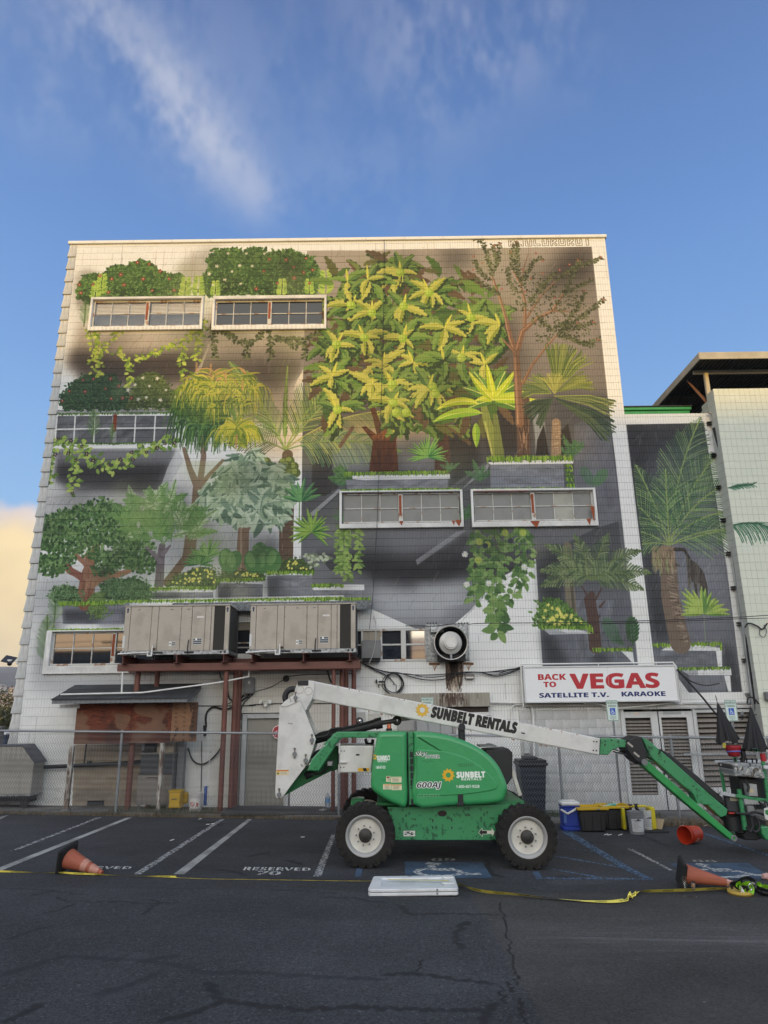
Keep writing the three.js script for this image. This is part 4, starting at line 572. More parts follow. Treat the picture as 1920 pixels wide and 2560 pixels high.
const asphalt=new THREE.MeshStandardMaterial({map:lotTex,roughness:.93,bumpMap:T.fine,bumpScale:.004});
const far=mat([.042,.043,.046],.95,0,{map:T.concrete});
const lot=thing('parking_lot','dark patched asphalt of the parking lot with worn painted stalls',null,[0,0,0],null,'structure');
const yg=(x)=>gy(clamp(x,-14,14));
const sheet=(xs,zs,uvOf)=>{const P=[],U=[];for(let i=0;i<xs.length-1;i++)for(let j=0;j<zs.length-1;j++){const q=[[xs[i],zs[j]],[xs[i],zs[j+1]],[xs[i+1],zs[j+1]],[xs[i+1],zs[j]]].map(([X,Z])=>[X,yg(X),Z]);for(const k of[0,1,2,0,2,3]){P.push(...q[k]);U.push(...uvOf(q[k][0],q[k][2]));}}return raw(P,U);};
part(lot,'asphalt',sheet([-10,10],[-17,-5],(X,Z)=>[(X+10)/ 20,1 -(Z+17)/ 12]),asphalt);
part(lot,'asphalt',[sheet([-900,-60,-14,-10,10,14,60,900],[-5,900],(X,Z)=>[X,Z]),sheet([-900,-60,-14,-10,10,14,60,900],[-1500,-17],(X,Z)=>[X,Z]),sheet([-900,-60,-14,-10],[-17,-5],(X,Z)=>[X,Z]),sheet([10,14,60,900],[-17,-5],(X,Z)=>[X,Z])],far);

const wear=(n,lo,hi,s)=>noiseTex((u,v)=>{const a=fbm(u*n,v*n,5,s,n),b=vnoise(u*64,v*64,2,64);return smooth(lo,hi,a+.3*(b-.5));},256,1.1);
const wA=wear(40,-.1,.34,3),wB=wear(40,.12,.80,8);
const paint=mat([.56,.56,.53],.8,0,{alphaMap:wA,transparent:true,map:T.concrete}),faded=mat([.36,.36,.36],.85,0,{alphaMap:wB,transparent:true});
const blue=mat([.085,.15,.25],.85,0,{alphaMap:wA,transparent:true,map:T.concrete}),blueF=mat([.09,.15,.24],.85,0,{alphaMap:wB,transparent:true}),symb=mat([.50,.51,.51],.85,0,{alphaMap:wB,transparent:true});
const pline=(l,m,e=.004,name='parking_line')=>part(lot,name,flatG(l,e),m);
pline([-5.51,-11.01,-5.64,-11.24,-5.51,-16.03,-5.4,-16.1],paint);pline([-3.02,-10.91,-2.87,-10.92,-2.85,-16,-2.94,-15.99],paint);pline([-7.97,-15.66,-8.15,-16,-8.02,-16.34,-8.13,-16.34],paint);
pline([-3.58,-10.89,-3.47,-10.89,-3.42,-15.97,-3.51,-15.96],faded);pline([-6.11,-12.42,-6.03,-12.56,-6.04,-16.1,-6.13,-16.06],faded);pline([-1.05,-10.85,-.94,-10.88,-.97,-14.25,-1.05,-14.24],faded);
pline([-.47,-10.85,-.38,-10.85,-.38,-11.41,-.47,-11.41],blue);pline([2.08,-11.27,2.18,-11.34,2.15,-10.84,2.05,-10.8],blue);
for(const l of[[3.33,-14.95,3.53,-14.93,3.62,-11.68,3.7,-10.85,3.59,-10.85,3.48,-11.51],[2.9,-13.3,2.94,-13.22,3.54,-12.77,3.51,-12.71],[2.67,-12.39,2.74,-12.43,3.61,-11.58,3.57,-11.52],[2.34,-11.53,2.39,-11.53,3,-10.99,2.96,-10.89],[2.21,-10.93,3.67,-10.93,3.69,-10.85,2.15,-10.83],[5.98,-15.31,6.08,-15.32,6.25,-12.74,6.17,-12.59],[3.33,-14.95,3.4,-14.95,3.62,-14.75,3.47,-14.72]])pline(l,blueF);
pline([4.06,-13.11,4.15,-13.11,4.2,-11.39,4.14,-11.45],faded);

const square=(a,b,c,d)=>part(lot,'painted_square',flatG([...a,...b,...c,...d],.004),blue);
const stroke=(l,wd)=>{const out=[];for(let i=0;i<l.length-2;i +=2){const dx=l[i+2]- l[i],dz=l[i+3]- l[i+1],L=Math.hypot(dx,dz),nx=-dz/L*wd,nz=dx/L*wd,ex=dx/L*wd*.5,ez=dz/L*wd*.5;out.push(flatG([l[i]+ nx-ex,l[i+1]+ nz-ez,l[i+2]+ nx+ex,l[i+3]+ nz+ez,l[i+2]- nx+ex,l[i+3]- nz+ez,l[i]- nx-ex,l[i+1]- nz-ez],.008+i*.00012));}return out;};
square([.25,-11.91],[1.44,-11.91],[1.45,-10.86],[.23,-10.84]);
square([4.33,-11.99],[5.58,-12.03],[5.43,-10.93],[4.26,-10.92]);
const sym1=[stroke([.64,-11.61,.66,-11.36,.94,-11.42],.055),stroke([.65,-11.33,.99,-11.32,1.13,-11.06,1.29,-11.1],.055),stroke([.57,-11.4,.45,-11.32,.4,-11.18,.46,-11.03,.58,-10.96,.81,-10.96,.99,-11.04,1.05,-11.15],.05),stroke([.61,-11.77,.75,-11.72],.08)].flat();
const sym2=[stroke([4.75,-11.79,4.83,-11.54,5.06,-11.56],.05),stroke([4.79,-11.44,5.13,-11.43,5.28,-11.17,5.43,-11.2],.05),stroke([4.71,-11.53,4.63,-11.52,4.54,-11.4,4.53,-11.22,4.58,-11.09,4.73,-11.02,4.93,-11.06,5.15,-11.19],.05),stroke([4.75,-11.9,4.85,-11.82],.07)].flat();
part(lot,'wheelchair_symbol',sym1,symb);part(lot,'wheelchair_symbol',sym2,symb);

const stencil=(s,l,col,wpx=512,hpx=96,font)=>{
const t=canvasTex(wpx,hpx,(x,w,h)=>{x.fillStyle='#000';x.fillRect(0,0,w,h);text(x,s,w/2,h/2,w*.98,h*.94,'#fff',{font:font||'bold 100px sans-serif'});x.fillStyle='#000';for(let i=0;i<s.length;i++){x.fillRect((i+.5)/ s.length*w-3,0,6,h);}for(let i=0;i<500;i++){x.globalAlpha=.5;x.fillRect(hash2(i,1)*w,hash2(i,2)*h,2+6*hash2(i,3),2+4*hash2(i,4));}});
t.colorSpace=THREE.NoColorSpace;
const[a,b,c,d]=pairs(l).map(([X,Z])=>[X,gy(X)+ .0045,Z]);const g=raw([...a,...b,...c,...a,...c,...d],[0,0,1,0,1,1,0,0,1,1,0,1]);
part(lot,'stencilled_word',g,new THREE.MeshStandardMaterial({color:new THREE.Color().setRGB(...col),roughness:.85,alphaMap:t,transparent:true}));
};
stencil('RESERVED',[-2.13,-11.2,-1.11,-11.21,-1.12,-11.41,-2.14,-11.43],[.55,.55,.53]);stencil('70',[-1.89,-10.92,-1.51,-10.93,-1.52,-11.16,-1.88,-11.16],[.55,.55,.53],160,96);stencil('RESERVED',[-4.77,-11.19,-3.71,-11.21,-3.74,-11.39,-4.79,-11.39],[.5,.5,.48]);
stencil('69',[.64,-11.96,1.05,-11.98,1.08,-12.2,.66,-12.18],[.36,.36,.36],192,96,'bold 100px serif');stencil('68',[4.73,-12.09,5.15,-12.07,5.17,-12.25,4.77,-12.23],[.34,.34,.34],192,96,'bold 100px serif');

const strip=thing('concrete_strip','cracked grey concrete strip with kerb along the foot of the wall',null,[0,0,0],null,'structure');
const xs=[];for(let X=-14;X<=12.01;X +=1.0)xs.push(X);
for(let i=0;i<xs.length-1;i++){
const a=xs[i]+ .004,b=xs[i+1]- .004,k=.07+.012*(hash2(i,3)- .5),ya=gy(a)+ k,yb=gy(b)+ k,za=KZ(a),zb=KZ(b),c=.015;
const Q=(p,q,r,s)=>[...p,...q,...r,...p,...r,...s];
const F=-17.45,g=raw([...Q([a,ya,za-c],[b,yb,zb-c],[b,yb,F],[a,ya,F]),...Q([a,ya-c,za],[b,yb-c,zb],[b,yb,zb-c],[a,ya,za-c]),...Q([a,ya-.3,za],[b,yb-.3,zb],[b,yb-c,zb],[a,ya-c,za])]);
part(strip,'slab',g,M.concrete);
}
}
// -- the painted building
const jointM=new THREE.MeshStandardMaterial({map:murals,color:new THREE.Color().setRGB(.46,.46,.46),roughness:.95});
const muralMat=new THREE.MeshStandardMaterial({map:murals,roughness:.82,bumpMap:T.fine,bumpScale:.0015});
const CW=.0667,CH=.2;
function cells(x0,x1,y0,y1,z,holes,uvOf,{gap=.0045,dep=.009,cw=CW,ch=CH}={}){
const P=[],U=[],r=rngOf(Math.round(x0*100+y1*7));
const quad=(a,b,c,d)=>{for(const k of[a,b,c,a,c,d]){P.push(...k);U.push(...uvOf(k[0],k[1]));}};
for(let Y=y0;Y<y1-.01;Y +=ch)for(let X=x0;X<x1-.01;X +=cw){
let a=X+gap*.35,b=Math.min(X+cw,x1)- gap*.35,lo=Y+gap/2,hi=Math.min(Y+ch,y1)- gap/2;const cx=(a+b)/ 2;let spans=[[lo,hi]];
for(const[hx0,hx1,hy0,hy1]of holes)if(cx>hx0&&cx<hx1)spans=spans.flatMap(([s,t])=>(hy1<=s||hy0>=t?[[s,t]]:[[s,Math.min(t,hy0)],[Math.max(s,hy1),t]])).filter(([s,t])=>t-s>.004);
const zz=z +(r()- .5)*.004,zb=z-dep,c=.0015;
for(const[s,t]of spans){
quad([a+c,s+c,zz],[b-c,s+c,zz],[b-c,t-c,zz],[a+c,t-c,zz]);
quad([a,s,zb],[b,s,zb],[b-c,s+c,zz],[a+c,s+c,zz]);quad([a+c,t-c,zz],[b-c,t-c,zz],[b,t,zb],[a,t,zb]);
quad([a,s,zb],[a+c,s+c,zz],[a+c,t-c,zz],[a,t,zb]);quad([b-c,s+c,zz],[b,s,zb],[b,t,zb],[b-c,t-c,zz]);
}
}
return raw(P,U);
}
const BX0=-8.83,BX1=6.38,BTOP=15.19,BASE=-.4;
const avg=(l)=>[(l[0]+ l[4])/ 2,(l[2]+ l[6])/ 2,(l[5]+ l[7])/ 2,(l[1]+ l[3])/ 2];
const corners=(l)=>[(l[0]+ l[6])/ 2,(l[2]+ l[4])/ 2,(l[5]+ l[7])/ 2,(l[1]+ l[3])/ 2];
const WIN={
a:{out:corners([-8.02,13.36,-4.93,13.34,-4.94,12.31,-8.01,12.32]),in:corners([-7.94,13.25,-4.99,13.24,-5.01,12.45,-7.94,12.47]),mull:[-6.46,13.22][0],split:.53,blind:true},
b:{out:corners([-4.64,13.34,-1.6,13.33,-1.58,12.28,-4.66,12.29]),in:corners([-4.55,13.21,-1.61,13.19,-1.6,12.44,-4.57,12.46]),mull:[-3.08,13.19][0],split:.5},
c:{out:corners([-1.08,7.65,1.97,7.64,1.96,6.66,-1.11,6.66]),in:corners([-1.03,7.58,1.92,7.57,1.91,6.81,-1.05,6.81]),mull:[.43,7.56][0],split:.5,frost:true},
d:{out:corners([2.27,7.64,5.4,7.66,5.39,6.66,2.23,6.64]),in:corners([2.33,7.55,5.31,7.58,5.3,6.82,2.28,6.81]),mull:[3.8,7.54][0],split:.52,frost:true},
e:{out:[-8.13,4.2][0]- .03,in:0},
};
{const[x0,y1]=[-8.13,4.2],[,y0]=[-8.12,3.17],[ix0,iy1]=[-8.04,4.14],[,iy0]=[-8,3.38];const mu=[-6.57,4.12][0];WIN.e={out:[x0-.07,mu*2-x0+.1,y0,y1],in:[ix0,mu*2-ix0,iy0,iy1],mull:mu,split:.52,mirror:true};}
const low={x0:[-.71,4.16][0],x1:[.98,4.14][0],y0:[-.18,3.39][1],y1:[-.17,4.15][1]};
const midX=[[-3.57,4.16][0],[-3.22,4.15][0],[-3.34,3.6][1],[-3.38,4.6][1]];
const LX={x0:[-2.16,4.18][0]};
const fanC=[1.57,3.8];
const holes=[...'abcde'].map((k)=>{const o=WIN[k].out;return[o[0]+ .05,o[1]- .05,o[2]+ .05,o[3]- .05];}).concat([[low.x0,low.x1+.02,low.y0,low.y1],[midX[0]- .25,midX[1]+ .6,midX[2],midX[3]- .25],[fanC[0]- .42,fanC[0]+ .42,fanC[1]- .42,fanC[1]+ .42]]);
const doorR=corners([-3.32,2.14,-1.79,2.12,-1.76,.16,-3.31,.18]),DOORX=[doorR[0],doorR[0]+ .98];
const building=thing('painted_building','tall block building whose facade is covered by a garden mural','building',[-1.2,0,WZ]);
{
const dH=[DOORX[0]- .09,DOORX[1]+ .09,BASE,doorR[3]+ .09];
const all=[...holes,dH];

const[sx0,sy1]=[3.12,2.19],[sx1]=[5.47,2.16],smoothRect=[sx0,6.38,BASE,sy1];
part(building,'block',cells(BX0,BX1,BASE,BTOP-.1,WZ,[...all,smoothRect],wallUV),muralMat,{kind:'stuff'});
const holePaths=all.map(([a,b,c,d])=>[a,c,b,c,b,d,a,d]).filter((h)=>h[1]>BASE+.01).concat([]);
const LV=[[5.61,2.1][0]- .1,[5.59,2.19][1]+ .02];const dOut=[BX0+.01,BASE,dH[0],BASE,dH[0],dH[3],dH[1],dH[3],dH[1],BASE,LV[0],BASE,LV[0],LV[1],BX1-.01,LV[1],BX1-.01,BTOP-.1,BX0+.01,BTOP-.1];
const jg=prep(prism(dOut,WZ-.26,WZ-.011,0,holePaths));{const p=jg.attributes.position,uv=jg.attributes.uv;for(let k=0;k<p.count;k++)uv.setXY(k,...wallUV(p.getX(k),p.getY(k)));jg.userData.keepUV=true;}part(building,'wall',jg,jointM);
const plain=mat([.50,.50,.49],.9,0,{map:T.streak});
part(building,'side_wall',[bx(BX0+.02,BX0+.24,BASE,BTOP-.1,WZ-14,WZ-.28,0),bx(BX1-.24,BX1-.02,BASE,BTOP-.1,WZ-14,WZ-.28,0),bx(BX0+.02,BX1-.02,BASE,BTOP-.1,WZ-14.3,WZ-14.02,0)],plain);
part(building,'roof',bx(BX0+.26,BX1-.26,BTOP-.9,BTOP-.7,WZ-14,WZ-.28,0),M.concrete);
part(building,'floor',[3.6,7.4,11.2].map((y)=>bx(BX0+.26,BX1-.26,y-1.0,y-.8,WZ-5,WZ-.28,0)),M.concrete);
part(building,'coping',[bx(BX0-.04,BX1+.04,BTOP-.1,BTOP,WZ-.3,WZ+.05,.012)],M.trim);

const bigM=[0,1,2].map((i)=>mat([[.63,.64,.64],[.60,.61,.615],[.65,.65,.64]][i],.8,0,{map:T.streak,bumpMap:T.fine,bumpScale:.002}));
const blockGeo=bx(0,.396,0,.196,-.0115,.002,.003);boxUV(blockGeo);
rnd=rngOf(5);const rows=Math.round((sy1-BASE)/ .2);
const dr=[5.61,2.1][0]- .1;
for(let j=0;j<rows;j++)for(let X=sx0 -(j%2)*.2;X<Math.min(dr,6.3);X +=.4){if(X+.4<sx0)continue;const a=Math.max(X,sx0),m=new THREE.Mesh(blockGeo,bigM[Math.floor(rr(0,3))]);m.name='block';m.scale.x=(Math.min(X+.398,dr)- a)/ .396;if(m.scale.x<.1)continue;m.position.set(a-building.position.x,sy1 -(j+1)*.2+.002,rr(-.001,.001));m.castShadow=m.receiveShadow=true;building.add(m);}

const q=raw([...(()=>{const w=.21,hgt=.39,o=.035,P=[[-.012,0,o],[w,0,o],[w,hgt,.003],[.02,hgt,.003],[-.03,0,o-.015],[-.03,0,-.2],[.02,hgt,-.2],[w,0,-.01],[w,hgt,-.01],[-.03,0,-.01]];const f=(...k)=>k.flatMap((i)=>P[i]);return[...f(0,1,2),...f(0,2,3),...f(4,0,3),...f(5,4,3),...f(5,3,6),...f(1,7,8),...f(1,8,2),...f(0,4,9),...f(0,9,7),...f(0,7,1)];})()]);
boxUV(q);const qm=[mat([.60,.60,.58],.85,0,{map:T.streak}),mat([.55,.56,.55],.85,0,{map:T.streak})];
for(let i=0;i<37;i++){const m=new THREE.Mesh(q,qm[i%2]);m.name='corner_block';m.position.set(BX0-building.position.x,.28+i*.4,0);m.castShadow=m.receiveShadow=true;building.add(m);}
}
const glassDark=mat([.030,.033,.038],.04,0,{phys:true,ior:1.5}),glassMirror=mat([.36,.35,.33],.03,1),glassFrost=mat([.20,.205,.20],.38,0,{map:T.grime}),glassPale=mat([.36,.36,.31],.4,0,{map:T.grime});
const frameW=mat([.56,.56,.53],.65,0,{map:T.rust}),rustM=mat([.30,.075,.03],.85,0,{map:T.grime,bumpMap:T.fine,bumpScale:.003});
function makeWindow(w,label){
const[x0,x1,y0,y1]=w.in,[ox0,ox1,oy0,oy1]=[Math.min(w.out[0],x0-.09),Math.max(w.out[1],x1+.09),w.out[2],w.out[3]],g=new THREE.Group();g.name='window';g.position.set((ox0+ox1)/ 2-building.position.x,oy0,0);if(label)g.userData.label=label;building.add(g);
part(g,'surround',prism([ox0,oy0,ox1,oy0,ox1,oy1,ox0,oy1],WZ-.2,WZ+.075,.008,[[x0-.03,y0-.03,x1+.03,y0-.03,x1+.03,y1+.03,x0-.03,y1+.03]]),M.trim);
const z=WZ-.05,my=lerp(y0,y1,w.split);
part(g,'frame',prism([x0-.028,y0-.028,x1+.028,y0-.028,x1+.028,y1+.028,x0-.028,y1+.028],z-.03,z+.03,.004,[[x0+.015,y0+.015,x1-.015,y0+.015,x1-.015,y1-.015,x0+.015,y1-.015]]),frameW);
part(g,'mullion',bx(w.mull-.06,w.mull+.05,y0,y1,z-.02,z+.045,.005),frameW);
if(w.rust!==0)part(g,'rust_stained_strip',bx(w.mull-.045,w.mull+.02,y0+.2,y1-.04,z+.046,z+.049,.001),rustM);
part(g,'sill_strip',bx(x0+.02,x1-.02,y0,y0+.03,z,z+.05,.004),frameW);
const half=[[x0,w.mull-.06],[w.mull+.05,x1]];
half.forEach(([a,b],hI)=>{const s=(b-a)/ 3;part(g,'muntin',bx(a,b,my-.012,my+.012,z-.012,z+.018,.003),frameW);for(let i=0;i<3;i++){if(i)part(g,'muntin',bx(a+s*i-.011,a+s*i+.011,y0,y1,z-.014,z+.020,.003),frameW);
for(const[c,d]of[[y0,my],[my,y1]])part(g,'pane',bx(a+s*i+.004,a+s*(i+1)- .004,c+.004,d-.004,z-.009,z-.003,0),w.frost?(w.pale&&hI===1&&i===1?glassPale:glassFrost):w.mirror?glassMirror:w.blind?mat([1,1,1],.03,0,{phys:true,transmission:1,thickness:0,ior:1.5}):glassDark);}
if(w.blind){const sl=[];for(let Y=my+.02;Y<y1;Y +=.042)sl.push(bar([a+.02,Y,z-.06],[b-.02,Y,z-.06],.006,.040,.001,[0,1,-.5]));part(g,'blind',sl,mat([.55,.48,.34],.7));part(g,'curtain',bx(a,b,y0-.02,y1,z-.2,z-.17,.01),mat([.035,.036,.04],.9));}
});
return g;
}
makeWindow(WIN.a,'top left window with pale blinds behind the upper panes');makeWindow(WIN.b,'top window with dark panes and a rusty mullion');makeWindow(WIN.c,'frosted grey window under a mossy painted ledge');WIN.d.pale=true;makeWindow(WIN.d,'frosted window with rust runs and a pale curtain behind');makeWindow(WIN.e,'lower window mirroring the golden clouds');
{const run=(x,y,w,h)=>flatXY([x-w,y,x+w,y,x+w*.3,y-h,x-w*.1,y-h*.8],WZ+.079);const o=WIN.d.out,c=WIN.c.out;
for(const g of[run(WIN.d.mull,WIN.d.in[2]- .03,.12,.17),run(o[1]- .12,o[2]+ .5,.05,.42),run(o[1]- .24,o[2]+ .18,.06,.17),run(c[1]- .1,c[2]+ .18,.08,.17),run(c[1]- .22,c[2]+ .16,.04,.12),run(WIN.c.mull,c[2]+ .17,.05,.12),flatXY([WIN.d.in[0],WIN.d.in[3]+ .04,WIN.d.mull-.1,WIN.d.in[3]+ .035,WIN.d.mull-.1,WIN.d.in[3]+ .015,WIN.d.in[0],WIN.d.in[3]+ .02],WZ+.078)])part(building,'rust_stain',g,rustM);}
{
const g=new THREE.Group();g.name='window';g.position.set(low.x0-building.position.x,low.y0,0);g.userData.label='low window with boarded bay and two sashes beside the exhaust fan';building.add(g);
const z=WZ-.04,X=(k)=>({a:[-.57,4.12][0],b:[-.11,4.11][0],c:[.37,4.11][0],d:[.49,4.11][0]})[k],Y=(k)=>({t:[.13,4.15][1],m:[.12,3.77][1],b:[.12,3.4][1]})[k];
part(g,'frame',[bx(low.x0,low.x1,Y('t')- .05,Y('t'),z-.05,z+.03),bx(low.x0,low.x1,Y('b')- .03,Y('b')+ .02,z-.05,z+.06),bx(X('a')- .025,X('a')+ .02,Y('b')+ .02,Y('t')- .05,z-.05,z+.03),bx(X('b')- .02,X('b')+ .03,Y('b')+ .02,Y('t')- .05,z-.05,z+.03),bx(X('c'),X('d'),Y('b')+ .02,Y('t')- .05,z-.05,z+.05),bx(low.x1-.03,low.x1+.02,Y('b')+ .02,Y('t')- .05,z-.05,z+.03)],frameW);
for(const[a,b]of[[low.x0,X('a')- .025],[X('b')+ .03,X('c')],[X('d'),low.x1-.03]]){part(g,'sash_bar',bx(a,b,Y('m')- .02,Y('m')+ .02,z-.03,z+.02,.003),frameW);part(g,'pane',bx(a,b,Y('b')+ .02,Y('m')- .02,z-.02,z-.014,0),a===low.x0?glassDark:glassMirror);part(g,'pane',bx(a,b,Y('m')+ .02,Y('t')- .05,z-.045,z-.039,0),a===X('d')?glassMirror:glassDark);}
part(g,'board',bx(X('a')+ .02,X('b')- .02,[-.36,3.85][1],Y('t')- .05,z-.03,z-.005),mat([.36,.32,.26],.85,0,{map:T.streak}));
part(g,'board',bx(X('a')+ .02,X('b')- .02,Y('b')+ .02,[-.36,3.85][1]- .004,z-.04,z-.02),M.grey);
const h=new THREE.Group();h.name='window';h.position.set(midX[0]- building.position.x,midX[2],0);h.userData.label='dark window in the gap between the two air conditioners';building.add(h);
const a=midX[0]- .25,b=midX[1]+ .6,yM=[-3.4,4.16][1];
part(h,'board',bx(a,b,yM,midX[3]- .25,z-.05,z,.004),mat([.30,.27,.22],.85,0,{map:T.streak}));part(h,'pane',bx(a,b,midX[2],yM-.005,z-.06,z-.05,0),glassDark);
for(const y of[[-3.39,3.86][1],[-3.39,3.75][1]])part(h,'sash_bar',bx(a,b,y-.015,y+.015,z-.049,z-.02,.003),frameW);
}
// -- annex and neighbour
const ATOP=9.69,AX1=8.62;
const annexHoles=[];
const annex=thing('annex_building','lower block annex with a painted palm between tall building and pale neighbour','building',[7.5,0,WZ]);
const louvX0=[5.61,2.16][0];
{
const ltop=[5.59,2.19][1],hole=[[louvX0-.06,9,BASE-.2,ltop]];
part(annex,'block',cells(BX1,AX1,BASE,ATOP,WZ,hole,wallUV),muralMat,{kind:'stuff'});
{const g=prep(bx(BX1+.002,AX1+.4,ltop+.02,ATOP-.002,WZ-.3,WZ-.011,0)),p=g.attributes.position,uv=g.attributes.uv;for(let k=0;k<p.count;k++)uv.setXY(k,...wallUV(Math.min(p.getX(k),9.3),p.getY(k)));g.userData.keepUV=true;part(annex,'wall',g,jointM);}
part(annex,'wall',[bx(BX1+.002,BX1+.03,BASE,ltop+.01,WZ-.3,WZ-.011,0),bx(AX1-.02,AX1+.4,BASE,ltop+.01,WZ-.5,WZ-.011,0)],M.joint);
part(annex,'roof',bx(BX1+.01,AX1+.4,ATOP-.4,ATOP-.2,WZ-12,WZ-.31,0),M.concrete);
const green=mat([.03,.30,.09],.5,0,{map:T.grime});
const[gx1,gy1]=[8.45,10.147],[,gyb]=[8.194,9.941],[,gym]=[8.207,10.051];
part(annex,'green_gutter',[bx(BX1+.02,gx1,gym+.01,gy1,WZ-.75,WZ-.6,.012),bx(BX1+.02,gx1-.04,gyb-.3,gym,WZ-.78,WZ-.64,.012)],green);
part(annex,'black_flashing',[bx(BX1+.02,gx1+.02,gy1+.003,gy1+.035,WZ-.8,WZ-.58,.004)],M.black);
}
const XN=8.6,NZ=-16.9,NTOP=10.20;
const nbTex=canvasTex(256,1024,(x,w,h)=>{
x.fillStyle='#d8dccd';x.fillRect(0,0,w,h);rnd=rngOf(12);
for(let i=0;i<300;i++){x.globalAlpha=.25;x.fillStyle=['#d2d9cd','#e2e7da','#cdd5cb'][i%3];x.fillRect(rr(0,w),rr(0,h),rr(8,40),rr(6,20));}x.globalAlpha=1;
const U=(X)=>(X-XN)/ 2.4*w,Vv=(Y)=>(10.2-Y)/ 10.6*h;
const fr=(l,n,dxs,dys,w)=>{const p=pairs(l);for(let i=0;i<n;i++){const t=i/n*(p.length-1),k=Math.floor(t),f=t-k,X=lerp(p[k][0],p[k+1][0],f),Y=lerp(p[k][1],p[k+1][1],f);dys.forEach((dy,q)=>{const v=rr(.8,1.1);x.strokeStyle=['#2f6248','#3c7352','#27523f','#578766'][(i+q)%4];x.lineWidth=rr(.7,1.2)*w;x.beginPath();x.moveTo(U(X),Vv(Y));x.quadraticCurveTo(U(X+dxs*.7*v),Vv(Y+dy*.25*v),U(X+dxs*v),Vv(Y+dy*v));x.stroke();});}x.lineWidth=w*1.5;x.strokeStyle='#2d5a42';x.beginPath();p.forEach(([a,b],k)=>(k?x.lineTo(U(a),Vv(b)):x.moveTo(U(a),Vv(b))));x.stroke();};
x.lineCap='round';fr([8.615,7.496,8.839,7.543,9.235,7.574],15,.16,[.07,-.07],1.8);fr([8.541,6.525,8.849,6.583,9.232,6.569,9.553,6.432],22,.26,[-.5],2.1);fr([8.541,6.525,8.849,6.583,9.232,6.569,9.553,6.432],16,.22,[-.26,.03],1.5);
x.globalAlpha=.5;x.fillStyle='#d3cfa8';x.fillRect(U(9.05),Vv(4.2),60,44);x.globalAlpha=1;
});
const nbMat=new THREE.MeshStandardMaterial({map:nbTex,roughness:.85,bumpMap:T.fine,bumpScale:.0015});
const neighbour=thing('pale_block_building','pale greenish block building with dark canopy roof at the right edge','building',[9.6,0,NZ]);
{
const uvN=(X,Y)=>[(X-XN)/ 2.4,(Y+.4)/ 10.6];
part(neighbour,'block',cells(XN,14.0,BASE,NTOP,NZ,[],uvN,{gap:.005,dep:.006,cw:.1334}),nbMat,{kind:'stuff'});
const side=cells(NZ,NZ+.4,BASE,NTOP,0,[],(a,b)=>[.2,b/10.6],{gap:.005,dep:.006,cw:.2});side.rotateY(-Math.PI/2);side.translate(XN,0,-.4);

const ret=cells(-.4,0,BASE,NTOP,0,[],(a,b)=>[.06,(b+.4)/ 10.6],{gap:.005,dep:.006,cw:.2});ret.rotateY(-Math.PI/2);ret.translate(XN,0,NZ);
part(neighbour,'return_wall',ret,mat([.53,.55,.51],.85,0,{map:T.streak}));
part(neighbour,'wall',[bx(XN+.008,22,BASE,NTOP-.003,NZ-.4,NZ-.007,0)],mat([.52,.54,.49],.9,0,{map:T.streak}));
const pale=mat([.52,.54,.49],.85,0,{map:T.streak});
part(neighbour,'side_wall',[bx(XN+.05,XN+.25,BASE,NTOP-.25,NZ-10,NZ-.42,.01),bx(XN+.003,XN+.3,BASE,NTOP-.16,NZ-.75,NZ-.43,.01),bx(XN+.3,22,BASE,NTOP-.25,NZ-10.2,NZ-10,0)],pale);
const roof=new THREE.Group();roof.name='canopy_roof';roof.position.set(0,NTOP,0);neighbour.add(roof);
const ry=10.98,zf=-16.6,x0=8.22,zb=-27.5,sl=.0;
const P=[];for(let X=x0+.06;X<21;X +=.11){const y0=ry+.02,h=.035;const prof=[[0,0],[.03,0],[.045,h],[.085,h],[.1,0],[.11,0]];for(let k=0;k<5;k++){const[a,b]=prof[k],[c,d]=prof[k+1];const q=[[X+a,y0+b,zf-.04],[X+a,y0+b,zb],[X+c,y0+d,zb],[X+c,y0+d,zf-.04]];for(const i of[0,1,2,0,2,3])P.push(...q[i]);}}
part(roof,'corrugated_sheet',raw(P),mat([.10,.095,.085],.6,.3,{map:T.streak}));
const fas=mat([.56,.50,.38],.6,0,{map:T.streak});
part(roof,'fascia',[bx(x0,21,ry-.08,ry+.12,zf-.035,zf,.008),bx(x0,x0+.035,ry-.08,ry+.12,zb,zf-.037,.008)],fas);
part(roof,'beam',[bx(x0+.12,21,ry-.16,ry-.05,zf-.75,zf-.68,.006)],fas);
for(let k=0;k<5;k++)part(roof,'purlin',bx(x0+.12,21,ry-.10,ry+.01,zf-2.4-k*1.6,zf-2.32-k*1.6,.006),mat([.09,.085,.075],.7,.2));
part(roof,'post',bx(8.60,8.70,NTOP-.05,ry-.16,NZ-.42,NZ-.32,.006),fas);for(const X of[11.4,14.2])part(roof,'post',bx(X,X+.1,NTOP-.05,ry-.16,NZ-.42,NZ-.32,.006),fas);
part(roof,'brace',[bar([8.62,NTOP-.16,NZ-.5],[8.38,ry-.1,NZ-.9],.04,.04),bar([8.68,NTOP-.16,NZ-.5],[8.44,ry-.1,NZ-.95],.03,.03)],mat([.2,.1,.06],.8));
}
